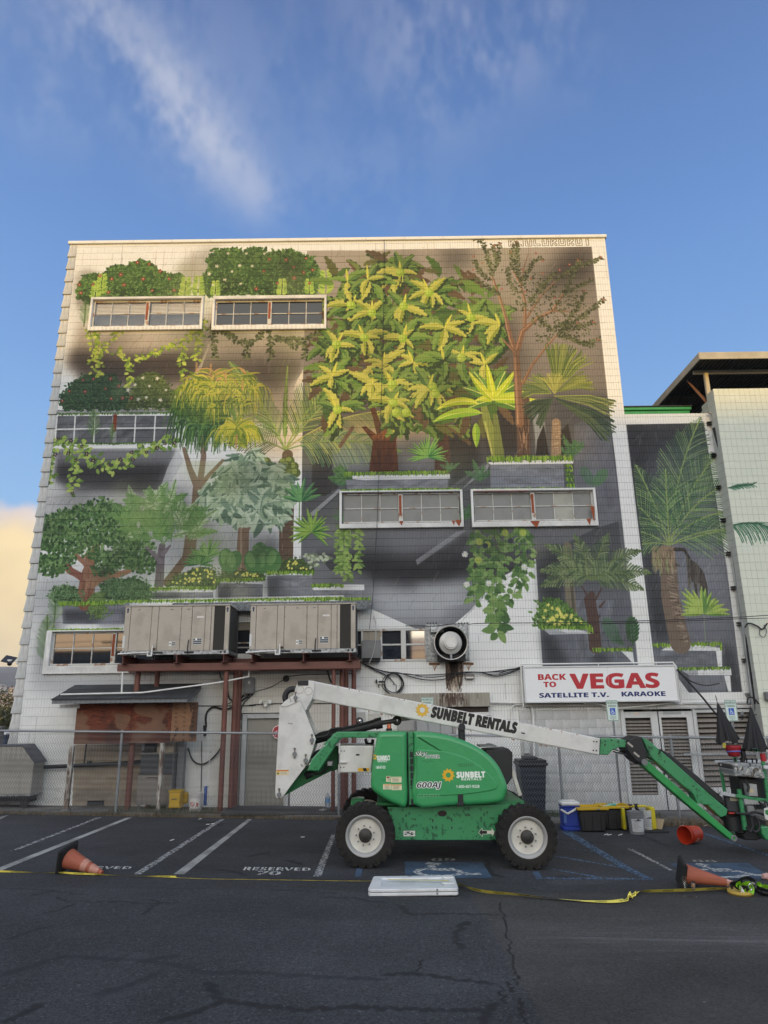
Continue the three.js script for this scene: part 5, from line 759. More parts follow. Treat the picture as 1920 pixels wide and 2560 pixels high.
// -- behind the camera: the blocks whose roofs shade the lower facade
{
const bm=mat([.42,.40,.36],.85,0,{map:T.concrete}),gm=mat([.05,.055,.06],.1,0);
const block=(x0,x1,h,z,label,m=bm)=>{const t=thing('apartment_building',label,'building',[(x0+x1)/ 2,0,z]);part(t,'wall',bx(x0,x1,-1,h,z,z+16,.05),m);part(t,'parapet',bx(x0-.2,x1+.2,h+.01,h+.45,z-.2,z+16.2,.04),bm);
for(let y=2.4;y<h-2.5;y +=3.3)for(let X=x0+1.6;X<x1-1.5;X +=3.4)part(t,'window',bx(X,X+1.7,y,y+1.5,z-.03,z+.05,.01),gm);return t;};
const D=112;
const roofAt=(y)=>y +(SUN.y/SUN.z)*(D-WZ),shift=(x)=>x +(SUN.x/SUN.z)*(D-WZ);
block(shift(-62),shift(-24.2),14.0,D+2,'long low apartment block across the street, out of the picture');block(shift(-24),shift(-7.2),roofAt(11.35)- .45,D,'tall pale apartment block across the street, out of the picture');
block(shift(-7.1),shift(-5.6),roofAt(10.5)- .45,D+1,'narrow stair tower of the block across the street, out of the picture');
block(shift(-5.5),shift(5.4),roofAt(8.55)- .45,D,'wide lower apartment block across the street, out of the picture');
{const t=thing('power_line','utility pole with wires across the street, out of the picture','power line',[-30,0,44]);part(t,'pole',rod([-30,-.5,44],[-30,10.4,44],.16,10,.11),mat([.10,.075,.055],.9));part(t,'crossarm',bx(-31.2,-28.8,9.5,9.65,43.9,44.1,.02),mat([.10,.075,.055],.9));for(const[y,s]of[[9.75,.5],[9.2,.7],[8.5,.5],[7.7,.8]])part(t,'wire',pipe([[-70,y+.2,44],[-50,y-s,44],[-30,y,44],[-10,y-s,44],[12,y+.1,44]],.035,5,40),M.cable);}
block(shift(5.5),shift(26),roofAt(9.65)- .45,D,'right hand apartment block across the street, out of the picture');
}
// -- platform and air conditioners
{
const p=thing('steel_platform','red-brown steel platform on columns carrying two air conditioners','platform',[-3.4,gy(-3.4)+ .07,-16.7]);
const yb=3.17,yt=3.33,zf=-16.36;
part(p,'beam',[bx(-6.09,-.59,yb,yt,zf-.012,zf,.003),bx(-6.09,-.59,yt-.014,yt,zf-.13,zf-.013,.003),bx(-6.09,-.59,yb,yb+.014,zf-.13,zf-.013,.003)],M.steel);
part(p,'beam',[bx(-6.09,-.59,yb,yt,-17.22,-17.1,.003)],M.steel);
const J=[-5.93,-4.72,-3.66,-3.02,-1.86,-.82];
for(const X of J)part(p,'joist',[bx(X-.008,X+.008,yt+.012,yt+.17,-17.24,-16.22,.002),bx(X-.06,X+.06,yt+.002,yt+.012,-17.24,-16.2,.002),bx(X-.06,X+.06,yt+.17,yt+.18,-17.24,-16.22,.002)],M.steel);
part(p,'brace',bx(-6.0,-.65,yt+.03,yt+.14,-17.2,-17.17,.003),M.steel);
for(const[X,z,w]of[[[-3.639,2.351][0],-16.5,.058],[[-3.492,2.35][0],-16.85,.058],[[-3.458,2.698][0],-17.12,.06],[[-1.189,2.658][0],-16.5,.046],[[-1.025,2.664][0],-16.85,.055],[[-.939,2.668][0],-17.1,.05],[[-.754,2.663][0],-17.0,.055]]){
const y0=gy(X)+ .07;part(p,'column',rod([X,y0+.02,z],[X,yb,z],w,14),M.steel);part(p,'base_plate',bx(X-.12,X+.12,y0,y0+.018,z-.12,z+.12,.003),M.steel);}
{const X=[-5.712,1.053][0];part(p,'column',rod([X,gy(X)+ .07,-16.66],[X,yb,-16.66],.066,14),M.steel);}
{const X=[-5.384,3.071][0];part(p,'column',rod([X,gy(X)+ .07,-17.05],[X,yb+.1,-17.05],.06,12),M.steel);}
}
{
const lab=(n)=>canvasTex(128,64,(x,w,h)=>{x.fillStyle='#e4e4df';x.fillRect(0,0,w,h);x.fillStyle='#20242c';if(n){for(let i=0;i<4;i++)for(let j=0;j<3;j++)if(i!==1||j){x.fillStyle=['#2f3b4a','#3a4654'][(i+j)%2];x.fillRect(4+i*31,3+j*20,28,17);}}else{x.fillRect(50,6,74,26);x.fillRect(50,36,74,22);x.fillStyle='#e4e4df';for(let i=0;i<4;i++)x.fillRect(54,10+i*13,66,3);x.fillStyle='#222';x.beginPath();x.arc(22,30,12,0,7);x.fill();}});
const l0=new THREE.MeshStandardMaterial({map:lab(0),roughness:.5}),l1=new THREE.MeshStandardMaterial({map:lab(1),roughness:.5});
const X0=-5.98,Y0=3.60,Y1=4.64,ZF=-16.25,ZB=-17.22,W=2.41;
const t=thing('air_conditioner','beige rooftop air conditioner, left of the two on the steel platform','air conditioner',[X0+W/2,Y0-.1,-16.75],'air conditioners on the platform');
const joints=[0,.135,.62,.78,1.30,1.55,1.855,1.99,2.06];
part(t,'cabinet',bx(X0+.02,X0+W-.02,Y0+.01,Y1-.03,ZB,ZF-.03,.004),M.black);
for(let i=0;i<joints.length-1;i++)part(t,'panel',bx(X0+joints[i]+ .004,X0+joints[i+1]- .004,Y0+.01,Y1-.032,ZF-.028,ZF-.0 -(i%2?.004:0),.005),M.beige);
part(t,'top_cover',bx(X0-.01,X0+W+.01,Y1-.028,Y1,ZB-.01,ZF+.012,.006),M.beige);
const gr=new THREE.Group();gr.name='coil_grille';t.add(gr);part(gr,'backing',bx(X0+2.07,X0+2.30,Y0+.01,Y1-.032,ZF-.03,ZF-.02,.002),mat([.035,.034,.03],.8));
{const f=[];for(let y=Y0+.02;y<Y1-.05;y +=.021)f.push(bx(X0+2.07,X0+2.30,y,y+.007,ZF-.019,ZF-.008,0));part(gr,'fins',f,mat([.075,.07,.062],.6,.2),{kind:'stuff'});}
part(t,'corner_post',bx(X0+2.305,X0+W,Y0+.01,Y1-.032,ZF-.06,ZF,.006),M.beige);
const sd=new THREE.Group();sd.name='side_coil';t.add(sd);part(sd,'backing',bx(X0+W-.018,X0+W-.004,Y0+.02,Y1-.04,ZB+.05,ZF-.07,.002),mat([.035,.034,.032],.8));{const f=[];for(let z=ZB+.06;z<ZF-.08;z +=.026)f.push(bx(X0+W-.003,X0+W+.006,Y0+.03,Y1-.05,z,z+.008,0));part(sd,'fins',f,mat([.06,.058,.055],.6),{kind:'stuff'});}
part(t,'frame_edge',[bx(X0+W-.02,X0+W+.012,Y0,Y1-.03,ZB,ZB+.045,.004)],M.grey);
const br=new THREE.Group();br.name='base_rail';t.add(br);part(br,'channel',[bx(X0-.03,X0+W+.02,Y0-.085,Y0+.006,ZF-.03,ZF+.02,.005),bx(X0+W-.01,X0+W+.02,Y0-.085,Y0+.006,ZB,ZF-.032,.005)],M.galv);
for(const a of[.04,.12,W-.16,W-.07])part(br,'lifting_hole',rod([X0+a,Y0-.04,ZF+.016],[X0+a,Y0-.04,ZF+.0235],.026,14),M.dark);for(const a of[.72,1.42])part(br,'fork_slot',bx(X0+a,X0+a+.22,Y0-.06,Y0-.015,ZF+.018,ZF+.0225,.001),M.dark);
part(t,'label_plate',plate(X0+1.06,X0+1.21,Y0+.11,Y0+.21,ZF+.0015),l0);part(t,'label_plate',plate(X0+1.60,X0+1.79,Y0+.13,Y0+.28,ZF+.0015),l1);
part(t,'label_plate',plate(X0+1.66,X0+1.82,Y1-.30,Y1-.26,ZF+.0015),mat([.7,.66,.64],.4));part(t,'label_plate',plate(X0-.0,X0+.05,Y0+.08,Y0+.36,ZF+.0017),mat([.62,.64,.63],.5));part(t,'label_plate',plate(X0+.67,X0+.74,Y1-.07,Y1-.045,ZF-.002),mat([.66,.64,.6],.5));
for(const a of[.05,2.34])part(t,'arrow_mark',flatXY([X0+a,Y1-.17,X0+a+.035,Y1-.17,X0+a+.035,Y1-.1,X0+a+.05,Y1-.1,X0+a+.018,Y1-.055,X0+a-.014,Y1-.1,X0+a,Y1-.1],ZF+.002),mat([.03,.04,.09],.6));
for(const a of[.3,1.05,1.44])part(t,'latch',bx(X0+a,X0+a+.05,Y1-.11,Y1-.09,ZF,ZF+.008,.002),M.grey);
part(t,'screw',[.8,1.29,1.53,1.98].flatMap((a)=>[.25,.5,.75,.95].map((b)=>rod([X0+a,Y0+b,ZF-.003],[X0+a,Y0+b,ZF+.003],.007,6))),M.dark,{kind:'stuff'});
const dp=pipeStraight([[X0+.70,Y0+.12,ZF+.03],[X0+.70,Y0-.11,ZF+.06],[X0+.61,Y0-.11,ZF+.06],[X0+.61,Y0-.03,ZF+.06],[X0-.06,Y0-.06,ZF+.06]],.017,8);part(t,'drain_pipe',dp,M.pvc);
part(t,'valve',[rod([X0+.74,Y0+.05,ZF],[X0+.74,Y0+.05,ZF+.06],.02,8),rod([X0+.715,Y0+.05,ZF+.05],[X0+.78,Y0+.05,ZF+.05],.014,8)],mat([.12,.07,.04],.5,.6));part(t,'conduit',pipe([[X0+1.50,Y0-.06,ZF+.03],[X0+1.50,Y0+.1,ZF+.04],[X0+1.51,Y0+.24,ZF+.02]],.012,6),M.cable);
const c=t.clone();c.name=numbered('air_conditioner');c.position.x +=2.885;c.userData={...t.userData,label:'beige rooftop air conditioner, right of the two, nearer the exhaust fan'};scene.add(c);
}
{
const y0=[-.54,4.587][1],y1=[-.545,4.838][1],x0=-5.2,x1=[-.335,4.652][0],P=[];
const n=9;for(let i=0;i<n;i++){const prof=[[0,.012],[.5,-.012],[1,.012]];for(let k=0;k<2;k++){const q=(f)=>{const t=(i+f[0])/ n;return[lerp(y1,y0,t),lerp(-17.285,-16.98,t)+ f[1]];};const[a,za]=q(prof[k]),[b,zb]=q(prof[k+1]);const Q=[[x0,b,zb],[x1,b,zb],[x1,a,za],[x0,a,za]];for(const j of[0,1,2,0,2,3])P.push(...Q[j]);}}
solo('corrugated_awning','grey corrugated metal awning above the air conditioners','awning',[-2.5,y0,-17.1],raw(P),M.galv);
}
// -- lean-to roof, boards and what stands below
{
const t=thing('lean_to_roof','low grey lean-to roof above the plywood boards','roof',[-5.9,2.5,-16.7]);
const zf=-16.12,zb=WZ+.03,fy=[-7.39,2.577][1],x0=[-7.384,2.527][0],x1=[-4.394,2.524][0],by=[-7.19,2.889][1],xb0=x0,xb1=x1;
for(let k=0;k<3;k++){const a=k/3,b=(k+1)/ 3+.03,z=(f)=>lerp(zb,zf,f),y=(f)=>lerp(by,fy,f)+ .012*(2-k),w=.01;const q=[[x0-w,y(a),z(a)],[x1+w,y(a),z(a)],[x1+w,y(b),z(b)],[x0-w,y(b),z(b)]],lo=q.map(([p,r,s])=>[p,r-.011,s]);const P=[];const Q=(...v)=>{for(const i of[0,1,2,0,2,3])P.push(...v[i]);};Q(q[0],q[3],q[2],q[1]);Q(lo[0],lo[1],lo[2],lo[3]);Q(q[3],lo[3],lo[2],q[2]);Q(q[1],q[2],lo[2],lo[1]);Q(q[0],lo[0],lo[3],q[3]);part(t,'roofing_strip',raw(P),mat([.085,.088,.092],.8,0,{map:T.concrete}));}
part(t,'fascia',bx(x0,x1,fy-.105,fy-.015,zf-.03,zf-.002,.004),mat([.17,.185,.20],.6,0,{map:T.streak}));part(t,'drip_edge',bx(x0-.012,x1+.012,fy-.013,fy+.004,zf-.04,zf+.012,.002),M.dark);
part(t,'side_fascia',[bar([x1-.012,fy-.06,zf-.031],[x1-.012,by-.07,zb],.024,.09,.003)],mat([.15,.165,.18],.6,0,{map:T.streak}));
for(const X of[x0+.5,(x0+x1)/ 2,x1-.5])part(t,'rafter',bar([X,fy-.07,zf-.04],[X,by-.08,zb],.05,.09,.003),mat([.2,.16,.12],.9));
part(t,'white_trim',bx([-7.341,2.429][0],[-6.893,2.423][0],[-7.113,2.373][1],[-7.122,2.459][1],-16.46,-16.435,.003),M.trim);
}
{
const ply=(seed,pale)=>canvasTex(512,256,(x,w,h)=>{const im=x.createImageData(w,h),d=im.data;for(let j=0;j<h;j++)for(let i=0;i<w;i++){const u=i/w,v=j/h,warp=fbm(u*3+seed,v*4,4,3),g=fbm(u*5+warp*2,v*70+warp*16,4,9),st=smooth(.35,.7,fbm(u*3+seed*3,v*1.4,4,12)),fade=smooth(.2,.8,fbm(u*2.3+seed*2,v*2.5,4,22));let r,gg,b;if(pale){const knot=Math.pow(Math.max(0,1-Math.abs(((v*9+.3*hash2(Math.floor(u*4),2))%1)- .5)*3),2)*smooth(.25,.06,Math.abs(((u*3)%1)- .5));r=112+44*g-50*knot;gg=80+38*g-42*knot;b=56+32*g-32*knot;const dk=smooth(.55,.8,st);r -=56*dk;gg -=46*dk;b -=34*dk;}else{r=lerp(104,62,st)+ 84*(g-.5);gg=lerp(50,32,st)+ 58*(g-.5);b=lerp(30,24,st)+ 42*(g-.5);const gr=smooth(.5,.75,fade)*.65;r=lerp(r,128,gr);gg=lerp(gg,104,gr);b=lerp(b,84,gr);}const o=(j*w+i)*4;d[o]=r;d[o+1]=gg;d[o+2]=b;d[o+3]=255;}x.putImageData(im,0,0);});
const t=thing('plywood_screen','weathered red-brown plywood sheets hung below the lean-to roof','screen',[-5.6,1.6,-16.54]);
const y1=fyOf(),xs=[[-6.984,2.058][0],[-5.746,2.043][0],[-4.829,2.032][0],[-4.247,2.025][0]],yb=[-6.964,1.603][1];
function fyOf(){return[-6.636,2.471][1];}
const m=(s,p)=>new THREE.MeshStandardMaterial({map:ply(s,p),roughness:.75});
[m(1,0),m(4.2,0),m(2.1,1)].forEach((mt,i)=>{const a=xs[i]+ .003,b=xs[i+1]- .003;const g=mergeGeometries([prep(bx(a,b,yb +(i===2?.03:0),y1,-16.54,-16.522 +(i===2?.004:0),.002))]);const p=g.attributes.position,uv=g.attributes.uv;for(let k=0;k<p.count;k++)uv.setXY(k,(p.getX(k)- a)/(b-a),(p.getY(k)- yb)/(y1-yb));g.userData.keepUV=true;part(t,'plywood_sheet',g,mt,i===2?{label:'paler knotty plywood sheet'}:{});});
part(t,'batten',bx(xs[0]+ .02,xs[3]- .02,y1-.08,y1-.02,-16.59,-16.542,.003),mat([.2,.15,.1],.9));
const wood=(s)=>canvasTex(64,256,(x,w,h)=>{x.fillStyle='#b9b7b0';x.fillRect(0,0,w,h);rnd=rngOf(s);for(let i=0;i<70;i++){x.fillStyle=['#5a4438','#6c5648','#8d8378','#c8c6c0'][i%4];x.globalAlpha=rr(.3,.9);x.beginPath();x.ellipse(rr(0,w),rr(0,h),rr(2,12),rr(5,34),rr(-.1,.1),0,7);x.fill();}});
const post=(X,z,y0,y1b,w,label,s)=>{const g=bx(X-w,X+w,y0,y1b,z-w,z+w,.008);const q=prep(g),p=q.attributes.position,uv=q.attributes.uv;for(let k=0;k<p.count;k++)uv.setXY(k,(p.getX(k)+ p.getZ(k)- X-z)/(4*w)+ .5,(p.getY(k)- y0)/(y1b-y0));q.userData.keepUV=true;const o=thing('wooden_post',label,'post',[X,y0,z]);part(o,'shaft',q,new THREE.MeshStandardMaterial({map:wood(s),roughness:.9}));part(o,'foot_block',bx(X-w-.03,X+w+.03,y0-.04,y0+.05,z-w-.02,z+w+.02,.01),M.concrete);};
const pa=[-6.96,1.581],pb=[-4.943,1.608];
post(pa[0]- .03,-16.5,gy(-7)+ .07,pa[1],.05,'peeling white wooden post below the left end of the plywood',3);
post(pb[0]- .03,-16.45,gy(-5.3)+ .07,pb[1],.042,'peeling white post standing before the steel cabinet',8);

const fy=[-7.295,2.688],P=(l,z)=>[l[0],l[1],z];
solo('drain_pipe','white plastic drain pipe running over the lean-to roof','pipe',[-5.5,2.5,-16.3],[...pipeStraight([P([-7.286,2.674],-16.3),P([-5.914,2.688],-16.3),P([-5.448,2.692],-16.3),P([-3.818,2.892],-16.45),P([-3.145,3.027],-16.6),P([-3.144,3.165],-16.6)],.019),...pipeStraight([P([-5.921,2.691],-16.3),P([-5.937,3.157],-16.3)],.019)],M.pvc);
}
{
const x0=-5.56,x1=-4.80,y0=gy(-5.2)+ .07,z0=-17.2,z1=-16.72,t=thing('steel_cabinet','stainless steel kitchen cabinet under the lean-to with a dark sloping back','cabinet',[-5.2,y0,-16.95]);
part(t,'door_panel',bx(x0,x1,y0+.11,y0+.72,z1-.02,z1,.008),M.stainless);part(t,'body',bx(x0+.01,x1-.01,y0+.12,y0+1.16,z0,z1-.1,.008),M.stainless);part(t,'upper_panel',bx(x0+.02,x1-.01,y0+.73,y0+1.15,z1-.09,z1-.06,.006),mat([.085,.09,.10],.45,.5,{map:T.streak}));
part(t,'side_panel',bx(x1-.008,x1+.006,y0+.1,y0+1.16,z0+.02,z1-.03,.003),mat([.25,.25,.26],.5,.6,{map:T.streak}));part(t,'shelf',bx(x0-.02,x1+.02,y0+1.165,y0+1.19,z0+.02,z1-.05,.004),M.stainless);
part(t,'handle',bx(x0+.2,x1-.2,y0+.66,y0+.685,z1+.001,z1+.03,.006),M.chrome);for(const X of[x0+.06,x1-.06])part(t,'leg',rod([X,y0,z1-.08],[X,y0+.12,z1-.08],.022),M.galv);part(t,'flue',bx(x1+.02,x1+.17,y0+.1,2.2,-17.2,-17.0,.01),M.grey);
solo('cardboard_box','tan box standing on the steel cabinet','box',[-5.0,y0+1.19,-17.0],bx(-5.22,-4.84,y0+1.192,y0+1.43,-17.15,-16.86,.006),mat([.42,.36,.27],.85,0,{map:T.streak}));
solo('black_crate','black crate beside the tan box on the cabinet','crate',[-5.4,y0+1.19,-17.0],[bx(-5.52,-5.27,y0+1.192,y0+1.48,-17.15,-16.9,.01),bx(-5.55,-5.24,y0+1.2,y0+1.23,-17.0,-16.86,.004)],M.black);
}
{
const y0=gy(-8.3)+ .07,P=[-9.6,y0+.30,-7.86,y0+.30,-7.86,y0+.98,-8.14,y0+1.31,-9.6,y0+1.31],t=thing('metal_bin','large galvanised bin with a sloping dark lid at the left','bin',[-8.6,y0,-16.85]);
part(t,'body',prism(P.map((v,i)=>v),-17.15,-16.62,.01),mat([.40,.39,.36],.55,.55,{map:T.streak}));part(t,'lid',[bar([-8.15,y0+1.33,-16.885],[-7.83,y0+.95,-16.885],.58,.022,.004,[0,1,0]),bx(-9.6,-8.14,y0+1.315,y0+1.34,-17.18,-16.6,.005)],mat([.075,.075,.095],.6,0,{map:T.grime}));
part(t,'lower_rim',bx(-9.6,-7.84,y0+.27,y0+.298,-17.17,-16.6,.005),M.galv);for(const X of[-9.2,-8.05])part(t,'castor',[new THREE.CylinderGeometry(.09,.09,.06,14).rotateX(Math.PI/2).translate(X,y0+.09,-16.8),bx(X-.04,X+.04,y0+.1,y0+.27,-16.86,-16.74)],M.black);part(t,'chassis',bx(-9.5,-7.95,y0+.12,y0+.26,-17.15,-16.75,.01),M.dark);
}
solo('black_pipe','thick black pipe running low along the wall to the metal bin','pipe',[-6.5,1.0,-17.15],[...pipeStraight([[-7.95,1.08,-17.15],[-5.75,1.16,-17.15],[-5.5,1.22,-17.15]],.045,10),...pipeStraight([[[-6.955,1.162][0],1.14,-17.15],[[-6.957,1.567][0],1.75,-17.2]],.02,8),rod([-6.83,1.1,-17.15],[-6.83,1.2,-17.15],.06)],M.black);
solo('wall_vent','dark crawl space vent at the foot of the wall','vent',[-6.6,gy(-6.6)+ .1,WZ],[prism([-6.85,.24,-6.47,.24,-6.47,.34,-6.85,.34],WZ+.006,WZ+.03,.003,[[-6.83,.26,-6.49,.26,-6.49,.32,-6.83,.32]]),bx(-6.84,-6.48,.25,.33,WZ+.005,WZ+.012,0)],M.dark);
{
const[X,z]=[-4.64,-17.15],y0=gy(X)+ .07,Z=-16.62,w=.135,t=thing('mop_bucket','yellow mop bucket on castors behind the fence','bucket',[X,y0,Z]);
const yl=mat([.60,.37,.02],.45,0,{map:T.grime});part(t,'tub',prism([X-w*1.0,y0+.07,X+w*1.0,y0+.07,X+w*.82,y0+.17,X+w*.95,y0+.40,X-w*.95,y0+.40,X-w*.82,y0+.17],Z-.17,Z+.14,.015),yl);part(t,'rim',bx(X-w*1.08,X+w*1.08,y0+.40,y0+.43,Z-.19,Z+.16,.008),yl);part(t,'wringer',[bx(X+.04,X+.2,y0+.12,y0+.36,Z-.28,Z-.175,.02)],yl);part(t,'label_plate',plate(X-.06,X+.06,y0+.245,y0+.265,Z+.142),M.dark);
for(const s of[-1,1])part(t,'castor',[new THREE.CylinderGeometry(.032,.032,.025,12).rotateZ(Math.PI/2).translate(X+s*.1,y0+.034,Z+.06),bx(X+s*.1-.02,X+s*.1+.02,y0+.04,y0+.07,Z+.03,Z+.09)],M.grey);
const pail=(X2,z2,y2,r,h,m,name,label,cat,band)=>{const o=thing(name,label,cat,[X2,y2,z2]);part(o,'body',lathe([[r*.02,0],[r*.86,0],[r*.88,.01],[r*.97,h*.78],[r,h],[r*.965,h],[r*.85,.02],[.001,.018]],28).translate(X2,y2,z2),m);for(const k of[.80,.88,.99])part(o,'rib',new THREE.TorusGeometry(r*(.86+.14*k)+ .004,.006,6,28).rotateX(Math.PI/2).translate(X2,y2+h*k,z2),m);part(o,'wire_handle',new THREE.TorusGeometry(r*1.02,.003,5,24,Math.PI).rotateZ(Math.PI).rotateX(.25).translate(X2,y2+h*.86,z2),M.chrome);if(band){const g=new THREE.CylinderGeometry(r*.985,r*.915,h*.55,28,1,true,-.9,1.8).translate(X2,y2+h*.42,z2);g.userData.keepUV=true;part(o,'printed_label',g,band);}return o;};
const wl=canvasTex(256,256,(x,w,h)=>{x.fillStyle='#dcdad6';x.fillRect(0,0,w,h);x.strokeStyle='#a33a34';x.lineWidth=16;x.beginPath();x.arc(80,130,52,0,7);x.stroke();x.beginPath();x.moveTo(45,95);x.lineTo(115,165);x.stroke();for(let i=0;i<3;i++){x.beginPath();x.moveTo(165+i*26,90+i*8);x.quadraticCurveTo(200,140,170+i*20,190);x.stroke();}});
const[px,pz]=[-4.2,-16.71];pail(px,Math.max(pz,-16.6),gy(px)+ .07,.15,.38,mat([.66,.65,.63],.5,0,{map:T.grime}),'white_pail','white pail with red warning print beside the yellow mop bucket','bucket',new THREE.MeshStandardMaterial({map:wl,roughness:.5}));
const gl=canvasTex(256,192,(x,w,h)=>{x.fillStyle='#c9cacb';x.fillRect(0,0,w,h);x.fillStyle='#7c7f82';for(let i=0;i<9;i++)x.fillRect(20 +(i%3)*12,18+i*18,90+100*hash2(i,4),6);x.fillStyle='#4a4d50';x.fillRect(70,14,110,16);x.beginPath();x.arc(128,8,22,0,7);x.fill();});
const gp=new THREE.MeshStandardMaterial({map:gl,roughness:.6});
{const[a,b]=[4.75,-14.51];pail(a,b-.13,gy(a),.150,.40,mat([.23,.24,.25],.55,0,{map:T.grime}),'grey_pail','grey plastic pail with a torn white label on the asphalt','bucket',gp);}
{const[a,b]=[5.12,-14.94];pail(a,b-.13,gy(a),.150,.38,mat([.60,.61,.59],.55,0,{map:T.grime}),'white_pail','white plastic pail behind the grey pail, before the yellow cart','bucket',gp);}
const r0=[-4.04,.272],r1=[-4.05,1.355],bt=thing('broom','broom with blue head and white stick leaning on the wall','broom',[r0[0],r0[1],-16.7]);
part(bt,'stick',rod([r0[0]+ .02,r0[1]+ .35,-16.75],[r1[0],r1[1],-17.1],.011),M.pvc);part(bt,'grip',rod([r1[0]- .004,r1[1]- .1,-17.085],[r1[0]+ .002,r1[1]+ .02,-17.105],.014),mat([.03,.07,.25],.5));part(bt,'head',bx(r0[0]- .025,r0[0]+ .04,r0[1],r0[1]+ .40,-16.78,-16.72,.01),mat([.04,.10,.34],.6));
}
// -- door with its step, stop sign, lamps, boxes, cables
{
const x0=doorR[0],x1=DOORX[1],y1=doorR[3],y0=gy(-3)+ .08,t=thing('metal_door','beige grey metal service door half hidden by the lift','door',[(x0+x1)/ 2,y0,WZ]);
part(t,'leaf',bx(x0+.045,x1-.045,y0+.02,y1-.04,WZ-.09,WZ-.045,.006),mat([.27,.26,.225],.55,0,{map:T.streak}));part(t,'frame',[bx(x0-.07,x0+.04,y0,y1+.07,WZ-.14,WZ+.035,.006),bx(x1-.04,x1+.07,y0,y1+.07,WZ-.14,WZ+.035,.006),bx(x0+.042,x1-.042,y1-.035,y1+.07,WZ-.14,WZ+.034,.006)],mat([.52,.53,.53],.7,0,{map:T.streak}));
part(t,'threshold',bx(x0+.045,x1-.045,y0,y0+.018,WZ-.14,WZ+.03,.003),M.grey);part(t,'knob',[new THREE.SphereGeometry(.032,12,8).translate(x1-.12,y0+.95,WZ+.0),rod([x1-.12,y0+.95,WZ-.045],[x1-.12,y0+.95,WZ],.012)],M.chrome);for(const k of[.25,1.0,1.75])part(t,'hinge',rod([x0+.043,y0+k,WZ-.04],[x0+.043,y0+k+.1,WZ-.04],.009),M.grey);
const st=solo('door_step','dark concrete step before the service door','step',[-2.3,gy(-2.3),-16.7],prism([-3.55,gy(-3.55)+ .04,-.6,gy(-.6)+ .04,-.6,gy(-.6)+ .115,-3.55,gy(-3.55)+ .115],-17.25,-16.16,.012),mat([.10,.10,.10],.9,0,{map:T.concrete}));
const oct=canvasTex(128,128,(x,w,h)=>{x.fillStyle='#a3303a';x.fillRect(0,0,w,h);x.strokeStyle='#ded8d6';x.lineWidth=7;x.beginPath();for(let i=0;i<9;i++){const a=Math.PI/8+i*Math.PI/4;x.lineTo(64+60*Math.cos(a),64+60*Math.sin(a));}x.stroke();text(x,'STOP',64,64,88,34,'#e6e0de');});
const sc=[-2.514,1.788],R=.165,s=thing('stop_sign','small red octagonal stop sign peeking from behind the white mast','sign',[sc[0],sc[1],-17.2]);
const g=prism(Array.from({length:8},(_,i)=>{const a=Math.PI/8+i*Math.PI/4;return[sc[0]+ R*Math.cos(a),sc[1]+ R*Math.sin(a)];}).flat(),-17.215,-17.205,.002);part(s,'plate',g,mat([.55,.5,.5],.5));const f=new THREE.CircleGeometry(R*.985,8).rotateZ(Math.PI/8).translate(sc[0],sc[1],-17.2035);f.userData.keepUV=true;part(s,'face',f,new THREE.MeshStandardMaterial({map:oct,roughness:.45}));part(s,'bracket',bx(sc[0]- .02,sc[0]+ .02,sc[1]- .1,sc[1]+ .1,WZ+.002,-17.216,.002),M.galv);
const lc=[-2.85,2.41],fl=thing('flood_light','white twin-head security lamp above the service door','lamp',[lc[0],lc[1],WZ]);part(fl,'base',[bx(lc[0]- .05,lc[0]+ .05,lc[1]- .06,lc[1]+ .05,WZ+.002,WZ+.06,.012),new THREE.SphereGeometry(.035,12,8).translate(lc[0],lc[1]- .04,WZ+.07)],M.pvc);
for(const k of[-1,1])part(fl,'head',lathe([[0,0],[.03,0],[.055,.06],[.05,.065],[0,.05]],14).rotateX(1.0).rotateZ(-k*.9).translate(lc[0]+ k*.08,lc[1]+ .04,WZ+.07),M.pvc);

const bxs=(name,label,l,d,m,extra)=>{const[ax,ay,bx2,by2]=l,o=thing(name,label,'box',[(ax+bx2)/ 2,by2,WZ]);part(o,'case',bx(ax,bx2,by2,ay,WZ+.003,WZ+d,.008),m);part(o,'cover',bx(ax+.012,bx2-.012,by2+.012,ay-.012,WZ+d+.001,WZ+d+.008,.003),m);if(extra)extra(o);return o;};
bxs('switch_box','tall grey switch box left of the service door',[-3.37,3.03,-3.12,2.66],.13,M.grey,(o)=>part(o,'window_plate',plate(o.position.x-.02,o.position.x+.035,o.position.y+.22,o.position.y+.29,WZ+.14),mat([.5,.5,.48],.4)));
bxs('outlet_box','small grey outlet box beside the door frame',[-3.48,2,-3.39,1.9],.07,M.grey);
bxs('meter_box','pale meter box behind the platform columns',[-.72,2.2,-.51,1.81],.1,mat([.5,.5,.48],.6,0,{map:T.grime}),(o)=>{const c=[-.63,2.01];part(o,'meter_dial',[new THREE.CylinderGeometry(.085,.085,.05,20).rotateX(Math.PI/2).translate(c[0],c[1],WZ+.135)],M.black);part(o,'meter_glass',[new THREE.SphereGeometry(.06,16,8,0,6.3,0,1.3).rotateX(Math.PI/2).translate(c[0],c[1],WZ+.15)],M.chrome);});
bxs('wall_hatch','cream panel box above the hydraulic cylinder',[-.43,2.18,-.13,1.94],.06,mat([.56,.56,.51],.6,0,{map:T.grime}));
bxs('breaker_cabinet','grey weathered breaker cabinet behind the lift boom',[.25,2.01,.64,1.77],.15,mat([.32,.32,.31],.6,.2,{map:T.streak}));
bxs('junction_box','small beige box at the left end of the shop sign',[1.97,2.58,2.43,2.29],.12,mat([.45,.44,.40],.7,0,{map:T.grime}));
bxs('utility_box','pale utility box behind the wheelie bin',[3.16,1.52,3.3,1.24],.12,mat([.5,.51,.5],.6,0,{map:T.grime}));
}
